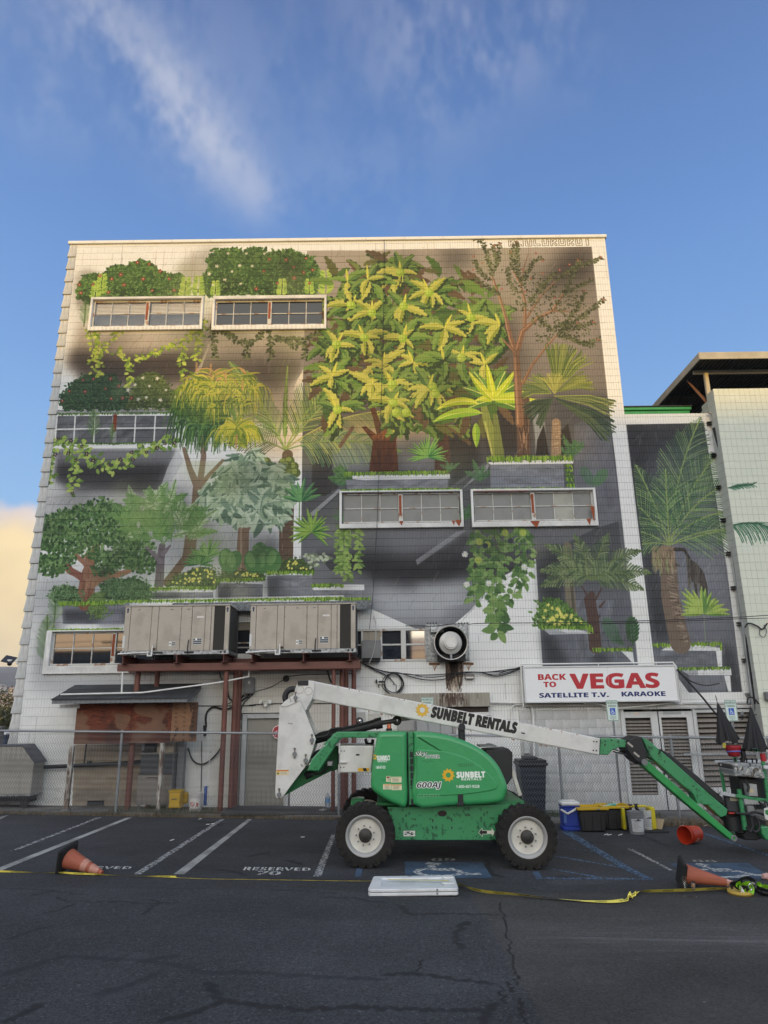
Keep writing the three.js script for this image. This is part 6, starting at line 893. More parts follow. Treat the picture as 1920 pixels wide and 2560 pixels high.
{
const l=[-.05,2.62,2.42,2.3],t=thing('wall_canopy','rust-stained beige metal canopy box below the exhaust fan','canopy',[(l[0]+ l[2])/ 2,l[3],WZ]);
const tex=canvasTex(512,96,(x,w,h)=>{x.fillStyle='#9b968a';x.fillRect(0,0,w,h);rnd=rngOf(21);for(let i=0;i<260;i++){const u=rr(0,1),c=Math.exp(-(((u-.63)/ .13)**2));x.globalAlpha=rr(.05,.3)+ c*.5;x.fillStyle=c>rnd()*.8?['#3c2a22','#2a1d18','#5a4032'][i%3]:['#8a857a','#a8a397','#777268'][i%3];x.fillRect(u*w,rr(-20,40),rr(2,9),rr(20,h));}x.globalAlpha=1;});
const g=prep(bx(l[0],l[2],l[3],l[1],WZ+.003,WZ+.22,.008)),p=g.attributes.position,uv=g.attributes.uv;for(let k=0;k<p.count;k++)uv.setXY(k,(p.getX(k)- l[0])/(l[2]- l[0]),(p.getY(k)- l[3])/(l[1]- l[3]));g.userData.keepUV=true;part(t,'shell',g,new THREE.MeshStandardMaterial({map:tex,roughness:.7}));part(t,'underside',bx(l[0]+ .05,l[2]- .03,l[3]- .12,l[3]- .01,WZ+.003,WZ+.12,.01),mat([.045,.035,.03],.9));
part(t,'ledge',bx([1.87,2.2][0],[2.44,2.2][0],[2.1,2.1][1],[2.1,2.2][1],WZ+.003,WZ+.1,.006),M.trim);
const d=thing('weathered_door','grey weathered double door mostly hidden behind the lift','door',[0,gy(0)+ .08,WZ]),a=[.68,2.02],b=[1.54,1.68];
for(let i=0;i<3;i++)part(d,'leaf',bx(lerp(a[0],b[0],i/3)+ .01,lerp(a[0],b[0],(i+1)/ 3)- .01,gy(0)+ .09,a[1],WZ+.004,WZ+.05,.006),mat([.36,.37,.37],.8,0,{map:T.streak}));part(d,'frame',[bx(a[0]- .08,a[0],gy(0)+ .08,a[1]+ .08,WZ+.004,WZ+.08,.005),bx(b[0],b[0]+ .08,gy(0)+ .08,a[1]+ .08,WZ+.004,WZ+.08,.005)],mat([.3,.29,.28],.8,0,{map:T.streak}));
}
{
const l=[-.57,3.85,-.12,3.43],t=thing('window_box','grey sheet metal box fixed in the boarded window bay','box',[(l[0]+ l[2])/ 2,l[3],WZ]);part(t,'case',bx(l[0],l[2],l[3],l[1],WZ-.02,WZ+.30,.01),mat([.19,.195,.20],.55,.4,{map:T.grime}));part(t,'underside_grille',bx(l[0]+ .02,l[2]- .02,l[3]- .07,l[3]- .004,WZ-.02,WZ+.26,.01),M.dark);part(t,'plate_screw',rod([l[0]+ .2,lerp(l[3],l[1],.5),WZ+.3],[l[0]+ .2,lerp(l[3],l[1],.5),WZ+.31],.012),M.chrome);
const z=WZ+.52,[cx,cy]=[1.527,3.753],R=.40,f=thing('exhaust_fan','big round exhaust fan with a domed metal cap','fan',[cx,cy-R,WZ+.2]);
const pl=[.97,4.24,2.01,3.36];part(f,'mounting_plate',prism([pl[0],pl[3],pl[2],pl[3],pl[2],pl[1],pl[0],pl[1]],WZ+.006,WZ+.03,.003),M.galv);part(f,'top_bracket',bx([1.08,4.1][0],[1.4,4.1][0],[1.1,4.03][1],[1.1,4.17][1],WZ+.032,WZ+.2,.01),M.galv);
part(f,'drum',lathe([[R*.93,-.5],[R*.93,0],[R*.97,.012],[R,.004],[R,-.49],[R*.93,-.5]],56,'z').translate(cx,cy,z),M.stainless);part(f,'back_plate',new THREE.CylinderGeometry(R*.92,R*.92,.02,40).rotateX(Math.PI/2).translate(cx,cy,z-.42),M.dark);
part(f,'liner',lathe([[R*.928,-.4],[R*.928,-.02]],40,'z').translate(cx,cy,z),mat([.02,.02,.02],.9,0,{side:THREE.DoubleSide}));
part(f,'cap',lathe([[0,.09],[.15,.09],[.158,.085],[.165,.05],[.255,.02],[.27,0],[.27,-.05],[.25,-.3]],48,'z').translate(cx,cy,z-.08),mat([.66,.65,.62],.5,.35,{map:T.grime}));part(f,'cap_disc',new THREE.CylinderGeometry(.118,.122,.025,36).rotateX(Math.PI/2).translate(cx,cy,z+.025),mat([.72,.71,.68],.5,.3,{map:T.grime}));
part(f,'support_stub',rod([cx,cy-R*.68,z-.06],[cx,cy-R*.95,z-.06],.03,10),M.galv);part(f,'lower_shroud',bx(cx-.30,cx+.36,cy-R*1.04,cy-R*.62,WZ+.032,WZ+.32,.01),M.black);
}
// -- shop sign
{
const A=[3.251,3.169],B=[6.777,2.4],C=[6.82,3.153],x0=A[0],x1=B[0],y0=B[1],y1=(A[1]+ C[1])/ 2,z=-17.0,t=thing('shop_sign','white box sign reading BACK TO VEGAS in red letters','sign',[(x0+x1)/ 2,y0,z]);
const tex=canvasTex(1536,336,(x,w,h)=>{x.fillStyle='#e4e6e8';x.fillRect(0,0,w,h);for(let i=0;i<60;i++){x.globalAlpha=.12;x.fillStyle='#cdd0d3';x.fillRect(hash2(i,1)*w,hash2(i,2)*h,80,5);}x.globalAlpha=1;const X=(v)=>(v-258)/(1140-258)*w,Y=(v)=>(v-388)/(574-388)*h,R='#b0182c',N='#1d2c66';
const L=(s,a,b,c,d,col)=>text(x,s,(X(a)+ X(b))/ 2,(Y(c)+ Y(d))/ 2,X(b)- X(a),Y(d)- Y(c),col,{stroke:col,lw:5});
L('BACK',330,497,424,456,R);L('TO',364,440,467,496,R);L('VEGAS',524,1046,424,506,R);L('SATELLITE T.V.',333,742,529,554,N);L('KARAOKE',810,1072,527,552,N);
x.fillStyle='#c5c8ca';x.fillRect(w/2+80,0,2,h);});
part(t,'case',bx(x0-.03,x1+.03,y0-.03,y1+.03,WZ+.05,z-.004,.012),mat([.62,.63,.63],.5,0,{map:T.grime}));part(t,'face',plate(x0,x1,y0,y1,z),new THREE.MeshStandardMaterial({map:tex,roughness:.25}));part(t,'edge_trim',prism([x0-.035,y0-.035,x1+.035,y0-.035,x1+.035,y1+.035,x0-.035,y1+.035],z-.006,z+.018,.004,[[x0,y0,x1,y0,x1,y1,x0,y1]]),mat([.64,.65,.65],.45,0,{map:T.grime}));
part(t,'pipe_frame',pipeStraight([[x0-.07,y0-.12,z-.05],[x0-.07,y1+.09,z-.05],[x1+.0,y1+.09,z-.05],[x1+.07,y1-.02,z-.05],[x1+.08,y0-.12,z-.05]],.017),M.pvc);part(t,'lower_beam',[bx(x0,x1-.2,y0-.12,y0-.05,WZ+.01,WZ+.12,.008)],mat([.46,.45,.42],.8,0,{map:T.streak}));
for(const X of[x0+.4,(x0+x1)/ 2,x1-.4])part(t,'hanger',rod([X,y1+.03,z-.06],[X,y1+.08,z-.05],.012),M.pvc);
const W=(l,zz)=>[l[0],l[1],zz];
solo('wall_conduit','white conduit below the shop sign bending down the wall','conduit',[3.2,2,WZ],[...pipeStraight([W([2.443,2.392],-17.22),W([3.237,2.374],-17.22),W([3.414,2.282],-17.22),W([3.432,2.067],-17.22),W([3.388,1.184],-17.22)],.03),...pipe([W([2.909,1.995],-17.22),W([2.932,2.249],-17.22),W([3.01,2.322],-17.22),W([3.376,2.318],-17.22)],.015,6)?[pipe([W([2.909,1.995],-17.22),W([2.932,2.249],-17.22),W([3.01,2.322],-17.22),W([3.376,2.318],-17.22)],.015,6)]:[]],M.pvc);
solo('sloping_pipe','thin white pipe sloping below the right half of the shop sign','pipe',[6,2.5,WZ],pipeStraight([W([4.614,2.342],-17.15),W([4.977,2.329],-17.15),W([5.172,2.249],-17.15)],.016).concat(pipeStraight([W([5.128,2.211],-17.15),W([6.064,2.269],-17.15),W([6.842,2.346],-17.15)],.013)),M.pvc);
}
// -- louvred doors in the annex
{
const z=WZ-.06,dark=mat([.05,.045,.04],.8),slatM=[mat([.30,.265,.235],.75,0,{map:T.streak}),mat([.26,.235,.21],.75,0,{map:T.streak})],wd=mat([.62,.63,.63],.6,0,{map:T.streak});
const ylow=gy(7)+ .1,ltop=[5.59,2.19][1];
const door=(label,l0,l1,t0,b0,s0,s1,pitch,framed)=>{const x0=l0,x1=l1,o=thing(framed?'louvred_door':'louvre_panel',label,framed?'door':'louvre',[(x0+x1)/ 2,ylow,WZ]);
if(framed)part(o,'leaf',prism([x0,ylow,x1,ylow,x1,ltop-.05,x0,ltop-.05],z,z+.05,.005,[[s0,b0,s1,b0,s1,t0,s0,t0]]),wd);
else part(o,'frame',prism([x0,ylow+.1,x1,ylow+.1,x1,ltop-.02,x0,ltop-.02],z,z+.07,.005,[[s0,b0,s1,b0,s1,t0,s0,t0]]),wd);
part(o,'backing',bx(s0-.02,s1+.02,b0-.02,t0+.02,z-.09,z-.07,0),dark);
let i=0;for(let y=b0+pitch*.5;y<t0-pitch*.2;y +=pitch)part(o,'slat',bar([s0-.005,y,z-.02],[s1+.005,y,z-.02],pitch*.95,.010,.002,[0,.75,.66]),slatM[i++%2]);
return o;};
const q=(l)=>l[0],t1=[5.86,2][1],b1=[5.88,.3][1];
const d1=door('left white door with brown louvres in the annex',q([5.57,2.16]),q([6.37,2.15]),t1,b1,q([5.6,1.92]),q([6.2,1.92]),.075,true);
const d2=door('right white door with brown louvres in the annex',q([6.39,2.15]),q([7.19,2.14]),t1,b1,q([6.45,1.91]),q([7.05,1.9]),.075,true);
const tt=[7.5,2.1][1];door('wide brown louvre panel right of the white doors',q([7.25,2.14]),8.62,tt,[7.68,.45][1],q([7.28,1.9]),8.56,.118,false);
part(d1,'name_plate',plate(q([5.81,2.12]),q([5.95,2.11]),[5.87,2.06][1],[5.87,2.13][1],z+.053),mat([.62,.55,.5],.5));part(d2,'name_plate',plate(q([6.5,2.11]),q([6.93,2.1]),[6.68,2.07][1],[6.69,2.14][1],z+.053),mat([.33,.36,.36],.5));
const f=thing('door_surround','white frame around the louvred doors of the annex','frame',[6.5,ylow,WZ]);part(f,'lintel',bx(BX1-.02,8.62,ltop-.05+.052,ltop+.06,WZ-.1,WZ+.045,.008),wd);part(f,'jamb',bx(q([5.57,2.16])- .08,q([5.57,2.16])- .004,ylow,ltop-.0,WZ-.1,WZ+.04,.006),wd);part(f,'upper_strip',bx(BX1-1.0,8.6,ltop+.10,ltop+.15,WZ+.012,WZ+.06,.006),wd);part(f,'plinth',bx(q([5.57,2.16])- .1,8.62,ylow-.15,ylow-.01,WZ-.1,WZ+.06,.008),M.concrete);part(f,'door_head',bx(q([7.19,2.14])+ .002,q([7.25,2.14])- .002,ylow,ltop-.0,WZ-.1,WZ+.02,.004),wd);
part(f,'dark_room',bx(6.45,8.7,ylow,ltop+.3,WZ-.6,WZ-.58,0),M.dark);
}
// -- cables
{
const P=(l,z)=>pairs(l).map(([a,b])=>[a,b,z]);
solo('cable_bundle','bundle of black cables sagging from the platform to the shop sign','cable',[.5,3,WZ],[
pipe(P([-.62,3.37,-.34,3.21,-.11,3.1,.07,2.99,.2,2.85],WZ+.06),.014,6,30),pipe(P([-.62,3.36,-.16,3.17,.35,3.08,.87,3.04,1.45,3.06,1.91,3.1,2.37,3.09,3.21,3.18],WZ+.07),.012,6,40),pipe(P([-.48,3.29,-.05,3.13,.3,3.1,.67,2.98,1.03,2.92,1.45,2.95,1.77,3.06,2.26,3.08,2.6,2.99,2.97,3.07,3.21,3.17],WZ+.085),.012,6,44),pipe(P([-.39,3.24,.07,3.1,.53,3.07,.99,2.98,1.45,3.02,1.91,3.08,2.6,3.09,3.2,3.15],WZ+.1),.009,6,40),pipe(P([3.21,3.18,3.3,3.22],WZ+.1).concat(P([2.66,3.05,2.99,3.14,3.29,3.18],WZ+.1)),.012,6,20),pipe(P([2.25,3.09,2.61,3.02,2.95,3.09,3.27,3.16],WZ+.07),.01,6,20)],M.cable);
const coil=[];for(let k=0;k<6;k++){const c=[.17,2.85],l=[];for(let i=0;i<=20;i++){const a=i/20*6.28+k;l.push([c[0]+(.255+.02*Math.sin(k*2))*(.78+.06*k*.5)*Math.cos(a)+ .03*Math.sin(k*3),c[1]+ .27*(.82+.04*(k%3))*Math.sin(a)+ .02*Math.cos(k*2),WZ+.05+.012*k]);}coil.push(pipe(l,.009,5,50));}
coil.push(pipe(P([.15,2.84,.23,2.81,.23,2.68],WZ+.12),.009,5));solo('cable_coil','coil of black cable hung on the wall below the windows','cable',[-.6,2.8,WZ],coil,M.cable);
const sb=[-.2,2.93,-.02,2.84],so=thing('solar_lamp','small white solar lamp hanging beside the cable coil','lamp',[sb[0]+ .1,sb[3],WZ]);part(so,'case',bx(sb[0],sb[2],sb[3],sb[1],WZ+.01,WZ+.07,.008),M.pvc);part(so,'panel',bx(sb[0]+ .02,sb[2]- .02,sb[3]+ .03,sb[1]- .012,WZ+.071,WZ+.075,.001),mat([.04,.05,.06],.2));part(so,'bracket',[bx(sb[0]- .05,sb[0]- .01,sb[3]+ .03,sb[1]+ .02,WZ+.002,WZ+.06,.006),rod([sb[0]+ .02,sb[3],WZ+.03],[sb[0]+ .02,sb[3]- .08,WZ+.03],.008)],M.black);
const wl=[1.87,3.06,2.09,2.93],wp=thing('wall_lamp','grey bulkhead lamp under the cables right of the rust stain','lamp',[wl[0]+ .12,wl[3],WZ]);part(wp,'housing',bx(wl[0],wl[2],wl[3],wl[1],WZ+.002,WZ+.11,.015),mat([.16,.15,.14],.6));part(wp,'lens',bx(wl[0]+ .015,wl[2]- .015,wl[3]+ .012,wl[1]- .075,WZ+.111,WZ+.135,.01),mat([.62,.60,.55],.3));
solo('utility_wire','pair of thin black wires crossing the facade at window height','wire',[2,4,WZ+.4],[pipe([[[1.986,4.21][0],[1.986,4.21][1],-17.1],...P([2.208,4.171,4.234,4.166,6.262,4.189,8.297,4.244,8.947,4.277],-16.6)],.010,5,30),pipe([...P([5.041,4.132,6.664,4.16,8.291,4.204,8.937,4.212],-16.6)],.009,5,20),pipe(P([.48,4.22,.79,4.22,1.16,4.19,1.49,4.23,2.03,4.26],WZ+.05),.007,5,20)],M.cable);
solo('drop_cable','two heavy black cables dropping from the sign to the umbrella','cable',[8,3,-16.9],[pipe(P([6.812,3.083,7.041,2.803,7.318,2.448,7.623,2.038,7.809,1.94],-16.95),.022,6,24),pipe(P([6.828,3.043,7.122,2.802,7.433,2.712,7.762,2.755],-16.95),.014,6,20)],M.cable);
solo('grey_cable','pale cable hanging down beside the boarded window','cable',[-.4,4,WZ],pipe(P([-.28,4.46,-.24,4.32,-.23,4,-.26,3.7,-.33,3.45,-.4,3.32],WZ+.33).map(([a,b,c],i)=>[a,b,i<2?WZ+.04:c]),.010,6,30),mat([.45,.46,.46],.6));
solo('downlead','thin dark lead running down the facade between the windows','cable',[-1.6,10,WZ],pipe(P([.1,15.06,.07,13.3,.01,11.32,-.06,9.7,-.13,7.78,-.21,6.2,-.31,4.81,-.39,4.13],WZ+.1),.007,6,40),M.cable);
solo('wall_wires','thin wires and conduit on the wall around the door','wire',[-3,2.5,WZ],[pipe(P([-3.99,3.21,-3.95,3.07,-3.91,2.99],WZ+.02),.012,5),pipe(P([-3.84,2.39,-3.12,2.7,-2.76,2.8,-2.43,2.98],WZ+.02),.008,5,20),pipe(P([-2.32,3.05,-2.03,3.08,-1.36,3.09,-.7,3.1],WZ+.02),.008,5,20),pipe(P([-3.79,2.85,-3.7,2.55,-3.51,2.49,-3.37,2.63],WZ+.05),.02,6,20),pipe(P([-3.15,2.66,-3.4,2.38,-3.42,2.07],WZ+.03),.014,6,16),pipe(P([-4.22,1.91,-4.23,2.22,-4.1,2.36,-3.73,2.32,-3.23,2.63],WZ+.05),.022,6,30),pipe(P([-4.62,1.46,-4.46,1.16,-4.24,1.1,-3.97,1.29,-3.83,1.49],WZ+.06),.02,6,30),pipe(P([-4.31,1.6,-4.28,1.05,-4.26,.39],WZ+.03),.01,5),pipe(P([-4.46,2.4,-4.02,2.39,-3.15,2.39,-3.08,2.4],WZ+.02),.009,5),pipe(P([-3.25,2.4,-2.96,2.42,-2.53,2.43,-1.28,2.42],WZ+.02),.008,5),pipe(P([-1.4,3.18,-1.33,2.96,-1.29,2.89],WZ+.05),.02,5)],M.cable);
solo('cable_box','round black cable joint on the wall above the door','box',[-2.2,2.9,WZ],new THREE.CylinderGeometry(.075,.075,.06,14).rotateX(Math.PI/2).translate(...P([-2.38,3],WZ+.035)[0]),M.black);
solo('plug_lead','short black lead with plugs hanging by the plywood','cable',[-4.2,1.8,WZ],[rod(P([-4.25,1.96],WZ+.07)[0],P([-4.23,1.72],WZ+.07)[0],.035,8)],M.black);

const Z=-17.16,t=thing('riser_pipes','grey conduit and black cables climbing the inner corner right of the palm','pipe',[8.5,0,Z]);
part(t,'conduit',pipe(P([8.512,9.659,8.607,9.624,8.629,9.452,8.644,9.064,8.646,8.112,8.643,7.462,8.636,6.331,8.618,5.024,8.601,3.767,8.566,2.166],Z),.035,8,60),M.galvPost);part(t,'black_cable',pipe(P([8.566,9.185,8.646,8.468,8.67,7.535,8.663,6.718,8.698,5.92,8.649,5.141,8.635,4.049,8.616,3.233,8.615,2.282],Z+.06),.035,6,50),M.cable);part(t,'black_cable',pipe(P([8.661,7.627,8.637,6.539,8.715,6.183,8.683,4.801,8.593,3.355,8.657,2.165],Z+.09),.02,6,50),M.cable);for(const g of[pipe(P([8.488,4.024,8.585,4.124,8.781,4.061,8.891,3.978,9.036,4.119],-16.85),.018,6,24),pipe(P([8.948,4.079,8.987,3.936,8.904,3.795,8.811,3.857,8.856,4.019],-16.85),.008,5,24),pipe(P([8.29,2.285,8.33,2.419,8.45,2.418,8.548,2.281],-16.85),.02,6,20)])part(t,'cable_loop',g,M.cable);
for(const l of[[8.491,9.373,8.689,9.361],[8.493,8.492,8.702,8.48],[8.495,7.624,8.705,7.612],[8.497,6.755,8.713,6.744],[8.497,5.891,8.719,5.879],[8.502,5.032,8.722,5.02],[8.519,4.153,8.739,4.142],[8.517,3.289,8.735,3.279]])part(t,'bracket',[bx(l[0],l[2],l[1]- .04,l[1]- .02,WZ+.003,WZ+.1,.003),bx(l[0],l[2],l[1]+ .02,l[1]+ .04,WZ+.003,WZ+.1,.003)],M.black);
const nb=[8.708,2.555,8.801,2.352];solo('neighbour_box','grey utility box on the pale block wall at the right edge','box',[nb[0]+ .2,nb[3],NZ],[bx(nb[0],nb[0]+ .4,nb[3],nb[1],NZ+.004,NZ+.14,.02),bx(nb[0]+ .03,nb[0]+ .37,nb[3]+ .03,nb[1]- .03,NZ+.141,NZ+.15,.006)],M.grey);
const sp=[8.54,2.49];solo('small_vent','small round fitting on the annex wall by the riser pipes','vent',[sp[0],sp[1],WZ],[new THREE.CylinderGeometry(.05,.05,.05,14).rotateX(Math.PI/2).translate(sp[0],sp[1],WZ+.028),bx(sp[0]- .06,sp[0]+ .06,sp[1]+ .0,sp[1]+ .05,WZ+.003,WZ+.08,.01)],M.grey);
const wc=[8.195,2.071];const cam2=thing('wall_camera','small camera with trailing lead by the right umbrella','camera',[wc[0],wc[1],-17.0]);part(cam2,'body',rod([wc[0]- .04,wc[1]- .03,-16.95],[wc[0]+ .05,wc[1]+ .02,-17.05],.035,10),M.grey);part(cam2,'lead',pipe(P([8.216,2.047,8.217,1.963,8.176,1.939],-17.0).concat(P([8.34,2.033,8.541,2.043],-17.0)),.012,5,20),M.cable);
}
{
const c=[-8.903,3.499],d=[-9.036,3.415],t=thing('security_camera','white dome camera with a black solar panel on the left corner','camera',[c[0]- .1,c[1]- .2,-17.3]);
const pl=bar([c[0]- .30,c[1]+ .06,-17.3],[c[0]- .02,c[1]+ .0,-17.3],.24,.02,.004,[.25,.7,.66]);part(t,'solar_panel',pl,mat([.03,.033,.04],.25));part(t,'dome_housing',[new THREE.CylinderGeometry(.06,.06,.08,18).translate(d[0],d[1]+ .07,-17.3)],M.pvc);part(t,'lens_dome',new THREE.SphereGeometry(.055,16,10).translate(d[0],d[1]+ .015,-17.3),M.blackGloss);part(t,'bracket',[rod([d[0],d[1]+ .1,-17.3],[c[0]+ .08,c[1]- .02,-17.33],.014),rod([c[0]- .12,c[1]+ .02,-17.3],[c[0]+ .04,c[1]- .02,-17.33],.012),bx(c[0]+ .03,c[0]+ .07,c[1]- .09,c[1]+ .06,-17.38,-17.28,.006)],M.pvc);
}
// -- the boom lift
const lift=thing('boom_lift','green and white articulating boom lift parked in the middle of the lot','boom lift',[.9,gy(.9),-12.4]);
const gearLogo=(x,cx,cy,r,col='#e0ad22')=>{x.fillStyle=col;x.beginPath();for(let i=0;i<20;i++){const a=i/20*6.283,q=i%2?r*.72:r,b=a +(i%2?0:.22);x.lineTo(cx+q*Math.cos(b),cy+q*Math.sin(b));}x.closePath();x.arc(cx,cy,r*.36,0,6.3,true);x.fill('evenodd');};
const decal=(t)=>new THREE.MeshStandardMaterial({map:t,roughness:.45,transparent:true});
const clearTex=(w,h,draw)=>canvasTex(w,h,(x,W,H)=>{x.clearRect(0,0,W,H);draw(x,W,H);});
const planar=(g,x0,x1,y0,y1)=>{const q=prep(g),p=q.attributes.position,uv=q.attributes.uv;for(let k=0;k<p.count;k++)uv.setXY(k,(p.getX(k)- x0)/(x1-x0),(p.getY(k)- y0)/(y1-y0));q.userData.keepUV=true;return q;};
const big=(l,z0,z1,bev,seg=4)=>{const s=new THREE.Shape(pairs(l).map(([a,b])=>new THREE.Vector2(a,b)));const g=new THREE.ExtrudeGeometry(s,{depth:z1-z0-2*bev,bevelEnabled:true,bevelSize:bev,bevelThickness:bev,bevelOffset:-bev,bevelSegments:seg,curveSegments:8});g.translate(0,0,z0+bev);return g;};
const curve=(l,n=6)=>{const c=new THREE.SplineCurve(pairs(l).map(([a,b])=>new THREE.Vector2(a,b)));return c.getPoints(n*l.length/2).flatMap((p)=>[p.x,p.y]);};
{

const R=.447,Wd=.34;
const tyreProf=[[.285,-.15],[.30,-.165],[.36,-.172],[.405,-.168],[.430,-.15],[.436,-.10],[.436,.10],[.430,.15],[.405,.168],[.36,.172],[.30,.165],[.285,.15]];
const lug=(i,s)=>{const a=i/22*6.283,w=.032;const g=bx(-w,w,.405,R,s*.0,s*.168,.008);const p=g.attributes.position;for(let k=0;k<p.count;k++)p.setX(k,p.getX(k)+ Math.abs(p.getZ(k))*.25*1);g.rotateZ(a +(s>0?0:.143));return g;};
const side=(i)=>{const g=bx(-.026,.026,.352,.438,.160,.178,.006);g.rotateZ(i/22*6.283-.03);return g;};
const tyreG=merge([lathe(tyreProf,64,'z'),...Array.from({length:22},(_,i)=>lug(i,1)),...Array.from({length:22},(_,i)=>lug(i,-1)),...Array.from({length:22},(_,i)=>side(i))]);
const rimG=merge([lathe([[.0,.098],[.10,.098],[.19,.105],[.235,.11],[.245,.118],[.252,.15],[.276,.158],[.288,.165],[.292,.158],[.289,.13],[.289,-.15],[.26,-.15],[.0,-.05]],56,'z')]);
const flangeG=merge([lathe([[.236,.112],[.243,.122],[.25,.152],[.274,.162],[.288,.170],[.294,.160],[.292,.150]],56,'z')]);
const hubG=merge([lathe([[0,.165],[.035,.165],[.042,.158],[.05,.155],[.088,.15],[.095,.14],[.098,.10],[.0,.10]],28,'z')]);
const tyreM=mat([.030,.027,.023],.92,0,{map:T.concrete,bumpMap:T.fine,bumpScale:.004});
const wheel=(X,Y,Z,turn)=>{const w=new THREE.Group();w.name='wheel';w.position.set(X-lift.position.x,Y-lift.position.y,Z-lift.position.z);w.rotation.y=turn;lift.add(w);
const put=(n,g,m)=>{const o=new THREE.Mesh(g,m);o.name=n;o.castShadow=o.receiveShadow=true;w.add(o);return o;};
put('tyre',tyreG,tyreM).rotation.z=X;put('rim',rimG,M.cream);put('rim_flange',flangeG,mat([.40,.40,.39],.5,.2,{map:T.grime}));put('hub',hubG,mat([.045,.043,.04],.5,.4,{map:T.grime}));const bg=new THREE.CylinderGeometry(.013,.013,.03,6).rotateX(Math.PI/2);for(let i=0;i<9;i++){const o=put('wheel_nut',bg,M.grey);o.position.set(.135*Math.cos(i*.698+.3),.135*Math.sin(i*.698+.3),.112);}put('valve',merge([rod([.2,-.15,.115],[.225,-.175,.15],.006,6)]),M.dark);};
const wl=[-.339,.464],wr=[2.071,.416];
wheel(wl[0],gy(wl[0])+ R-.004,-11.55,0);wheel(wr[0],gy(wr[0])+ R-.004,-11.55,0);wheel(wl[0]- .02,gy(wl[0])+ R-.004,-13.45,Math.PI);wheel(wr[0]- .02,gy(wr[0])+ R-.004,-13.45,Math.PI);

const ch=part(lift,'chassis',big([-.008,.821,2.111,.85,1.946,.763,1.764,.604,1.676,.433,1.671,.335,.086,.353,.089,.531,.039,.678],-13.3,-11.72,.012,2),M.green);
part(lift,'chassis_deck',bx([-.168,.873][0],[2.126,.846][0],[.123,.83][1]+ .004,[.123,.83][1]+ .05,-13.2,-11.78,.01),M.greenDark);
const zc=-11.7185;
part(lift,'chassis_opening',prism(circle(0,0,.07,20).map((v,i)=>(i%2?v*.62 +[.84,.723][1]:v*1.0 +[.84,.723][0])),zc-.002,zc+.003,.001),mat([.02,.008,.006],.7));
for(const[a,b]of pairs([.688,.633,.684,.532,.981,.63,.977,.524]))part(lift,'bolt_slot',[new THREE.CylinderGeometry(.012,.012,.006,10).rotateX(Math.PI/2).translate(a,b,zc),bx(a-.006,a+.006,b-.03,b,zc-.002,zc+.002,.001)],M.dark);
const dt=clearTex(256,128,(x,w,h)=>{x.fillStyle='#10130f';x.beginPath();x.moveTo(6,64);x.lineTo(60,8);x.lineTo(60,40);x.lineTo(128,40);x.lineTo(128,88);x.lineTo(60,88);x.lineTo(60,120);x.closePath();x.fill();x.fillStyle='#d8dccb';x.beginPath();x.moveTo(250,64);x.lineTo(196,8);x.lineTo(196,40);x.lineTo(128,40);x.lineTo(128,88);x.lineTo(196,88);x.lineTo(196,120);x.closePath();x.fill();x.strokeStyle='#d8dccb';x.lineWidth=6;x.beginPath();x.moveTo(128,40);x.lineTo(60,40);x.lineTo(60,8);x.lineTo(6,64);x.lineTo(60,120);x.lineTo(60,88);x.lineTo(128,88);x.stroke();});
const pl=(name,l,z,m,tilt=0)=>part(lift,name,plate(l[0],l[2],l[3],l[1],z,tilt),m);
pl('direction_arrows',[1.377,.515,1.647,.382],zc+.001,decal(dt));
pl('rating_plate',[.233,.486,.416,.404],zc+.001,new THREE.MeshStandardMaterial({map:canvasTex(128,64,(x,w,h)=>{x.fillStyle='#d5d6cf';x.fillRect(0,0,w,h);x.fillStyle='#1b1d1b';for(let i=0;i<14;i++)x.fillRect(6+hash2(i,1)*90,5+hash2(i,2)*46,10+20*hash2(i,3),5+6*hash2(i,4));x.strokeRect(1,1,126,62);}),roughness:.5}));
part(lift,'axle',[rod([wl[0],gy(wl[0])+ R,-13.4],[wl[0],gy(wl[0])+ R,-11.7],.07,12),rod([wr[0],gy(wr[0])+ R,-13.4],[wr[0],gy(wr[0])+ R,-11.7],.07,12)],M.black);part(lift,'steer_knuckle',[bx(wl[0]- .18,wl[0]+ .1,gy(0)+ .62,gy(0)+ .8,-12.5,-11.8,.02)],mat([.12,.12,.11],.7));part(lift,'green_bracket',prism([-.618,.731,-.606,.834,-.494,.856,-.394,.844,-.395,.728],-12.9,-12.6,.02),M.green);
part(lift,'turntable_ring',new THREE.CylinderGeometry(.5,.55,.14,32).translate(.95,[.123,.83][1]+ .11,-12.5),M.black);

const zh=-11.5,hb=[-.271,1.945],he=[1.828,.846],X0=hb[0],X1=he[0],Y0=he[1],Y1=hb[1];
const hood=canvasTex(1480,790,(x,w,h)=>{x.fillStyle='#37965a';x.fillRect(0,0,w,h);rnd=rngOf(77);for(let i=0;i<700;i++){x.globalAlpha=rr(.02,.08);x.fillStyle=['#49a063','#1f6f3a','#7fae8b'][i%3];x.beginPath();x.ellipse(rr(0,w),rr(0,h),rr(4,60),rr(2,16),rr(-.5,.5),0,7);x.fill();}x.globalAlpha=1;
for(let i=0;i<40;i++){x.strokeStyle=i%2?'#1c5a33':'#79b08a';x.globalAlpha=rr(.2,.6);x.lineWidth=rr(.6,2);const a=rr(0,w),b=rr(100,h);x.beginPath();x.moveTo(a,b);x.lineTo(a+rr(-20,20),b+rr(-8,8));x.stroke();}x.globalAlpha=1;
const X=(v)=>(v-560)*2,Y=(v)=>(v-360)*2,L=(s,a,b,c,d,col,o={})=>text(x,s,X((a+b)/ 2),Y((c+d)/ 2),X(b)- X(a),Y(d)- Y(c),col,o);
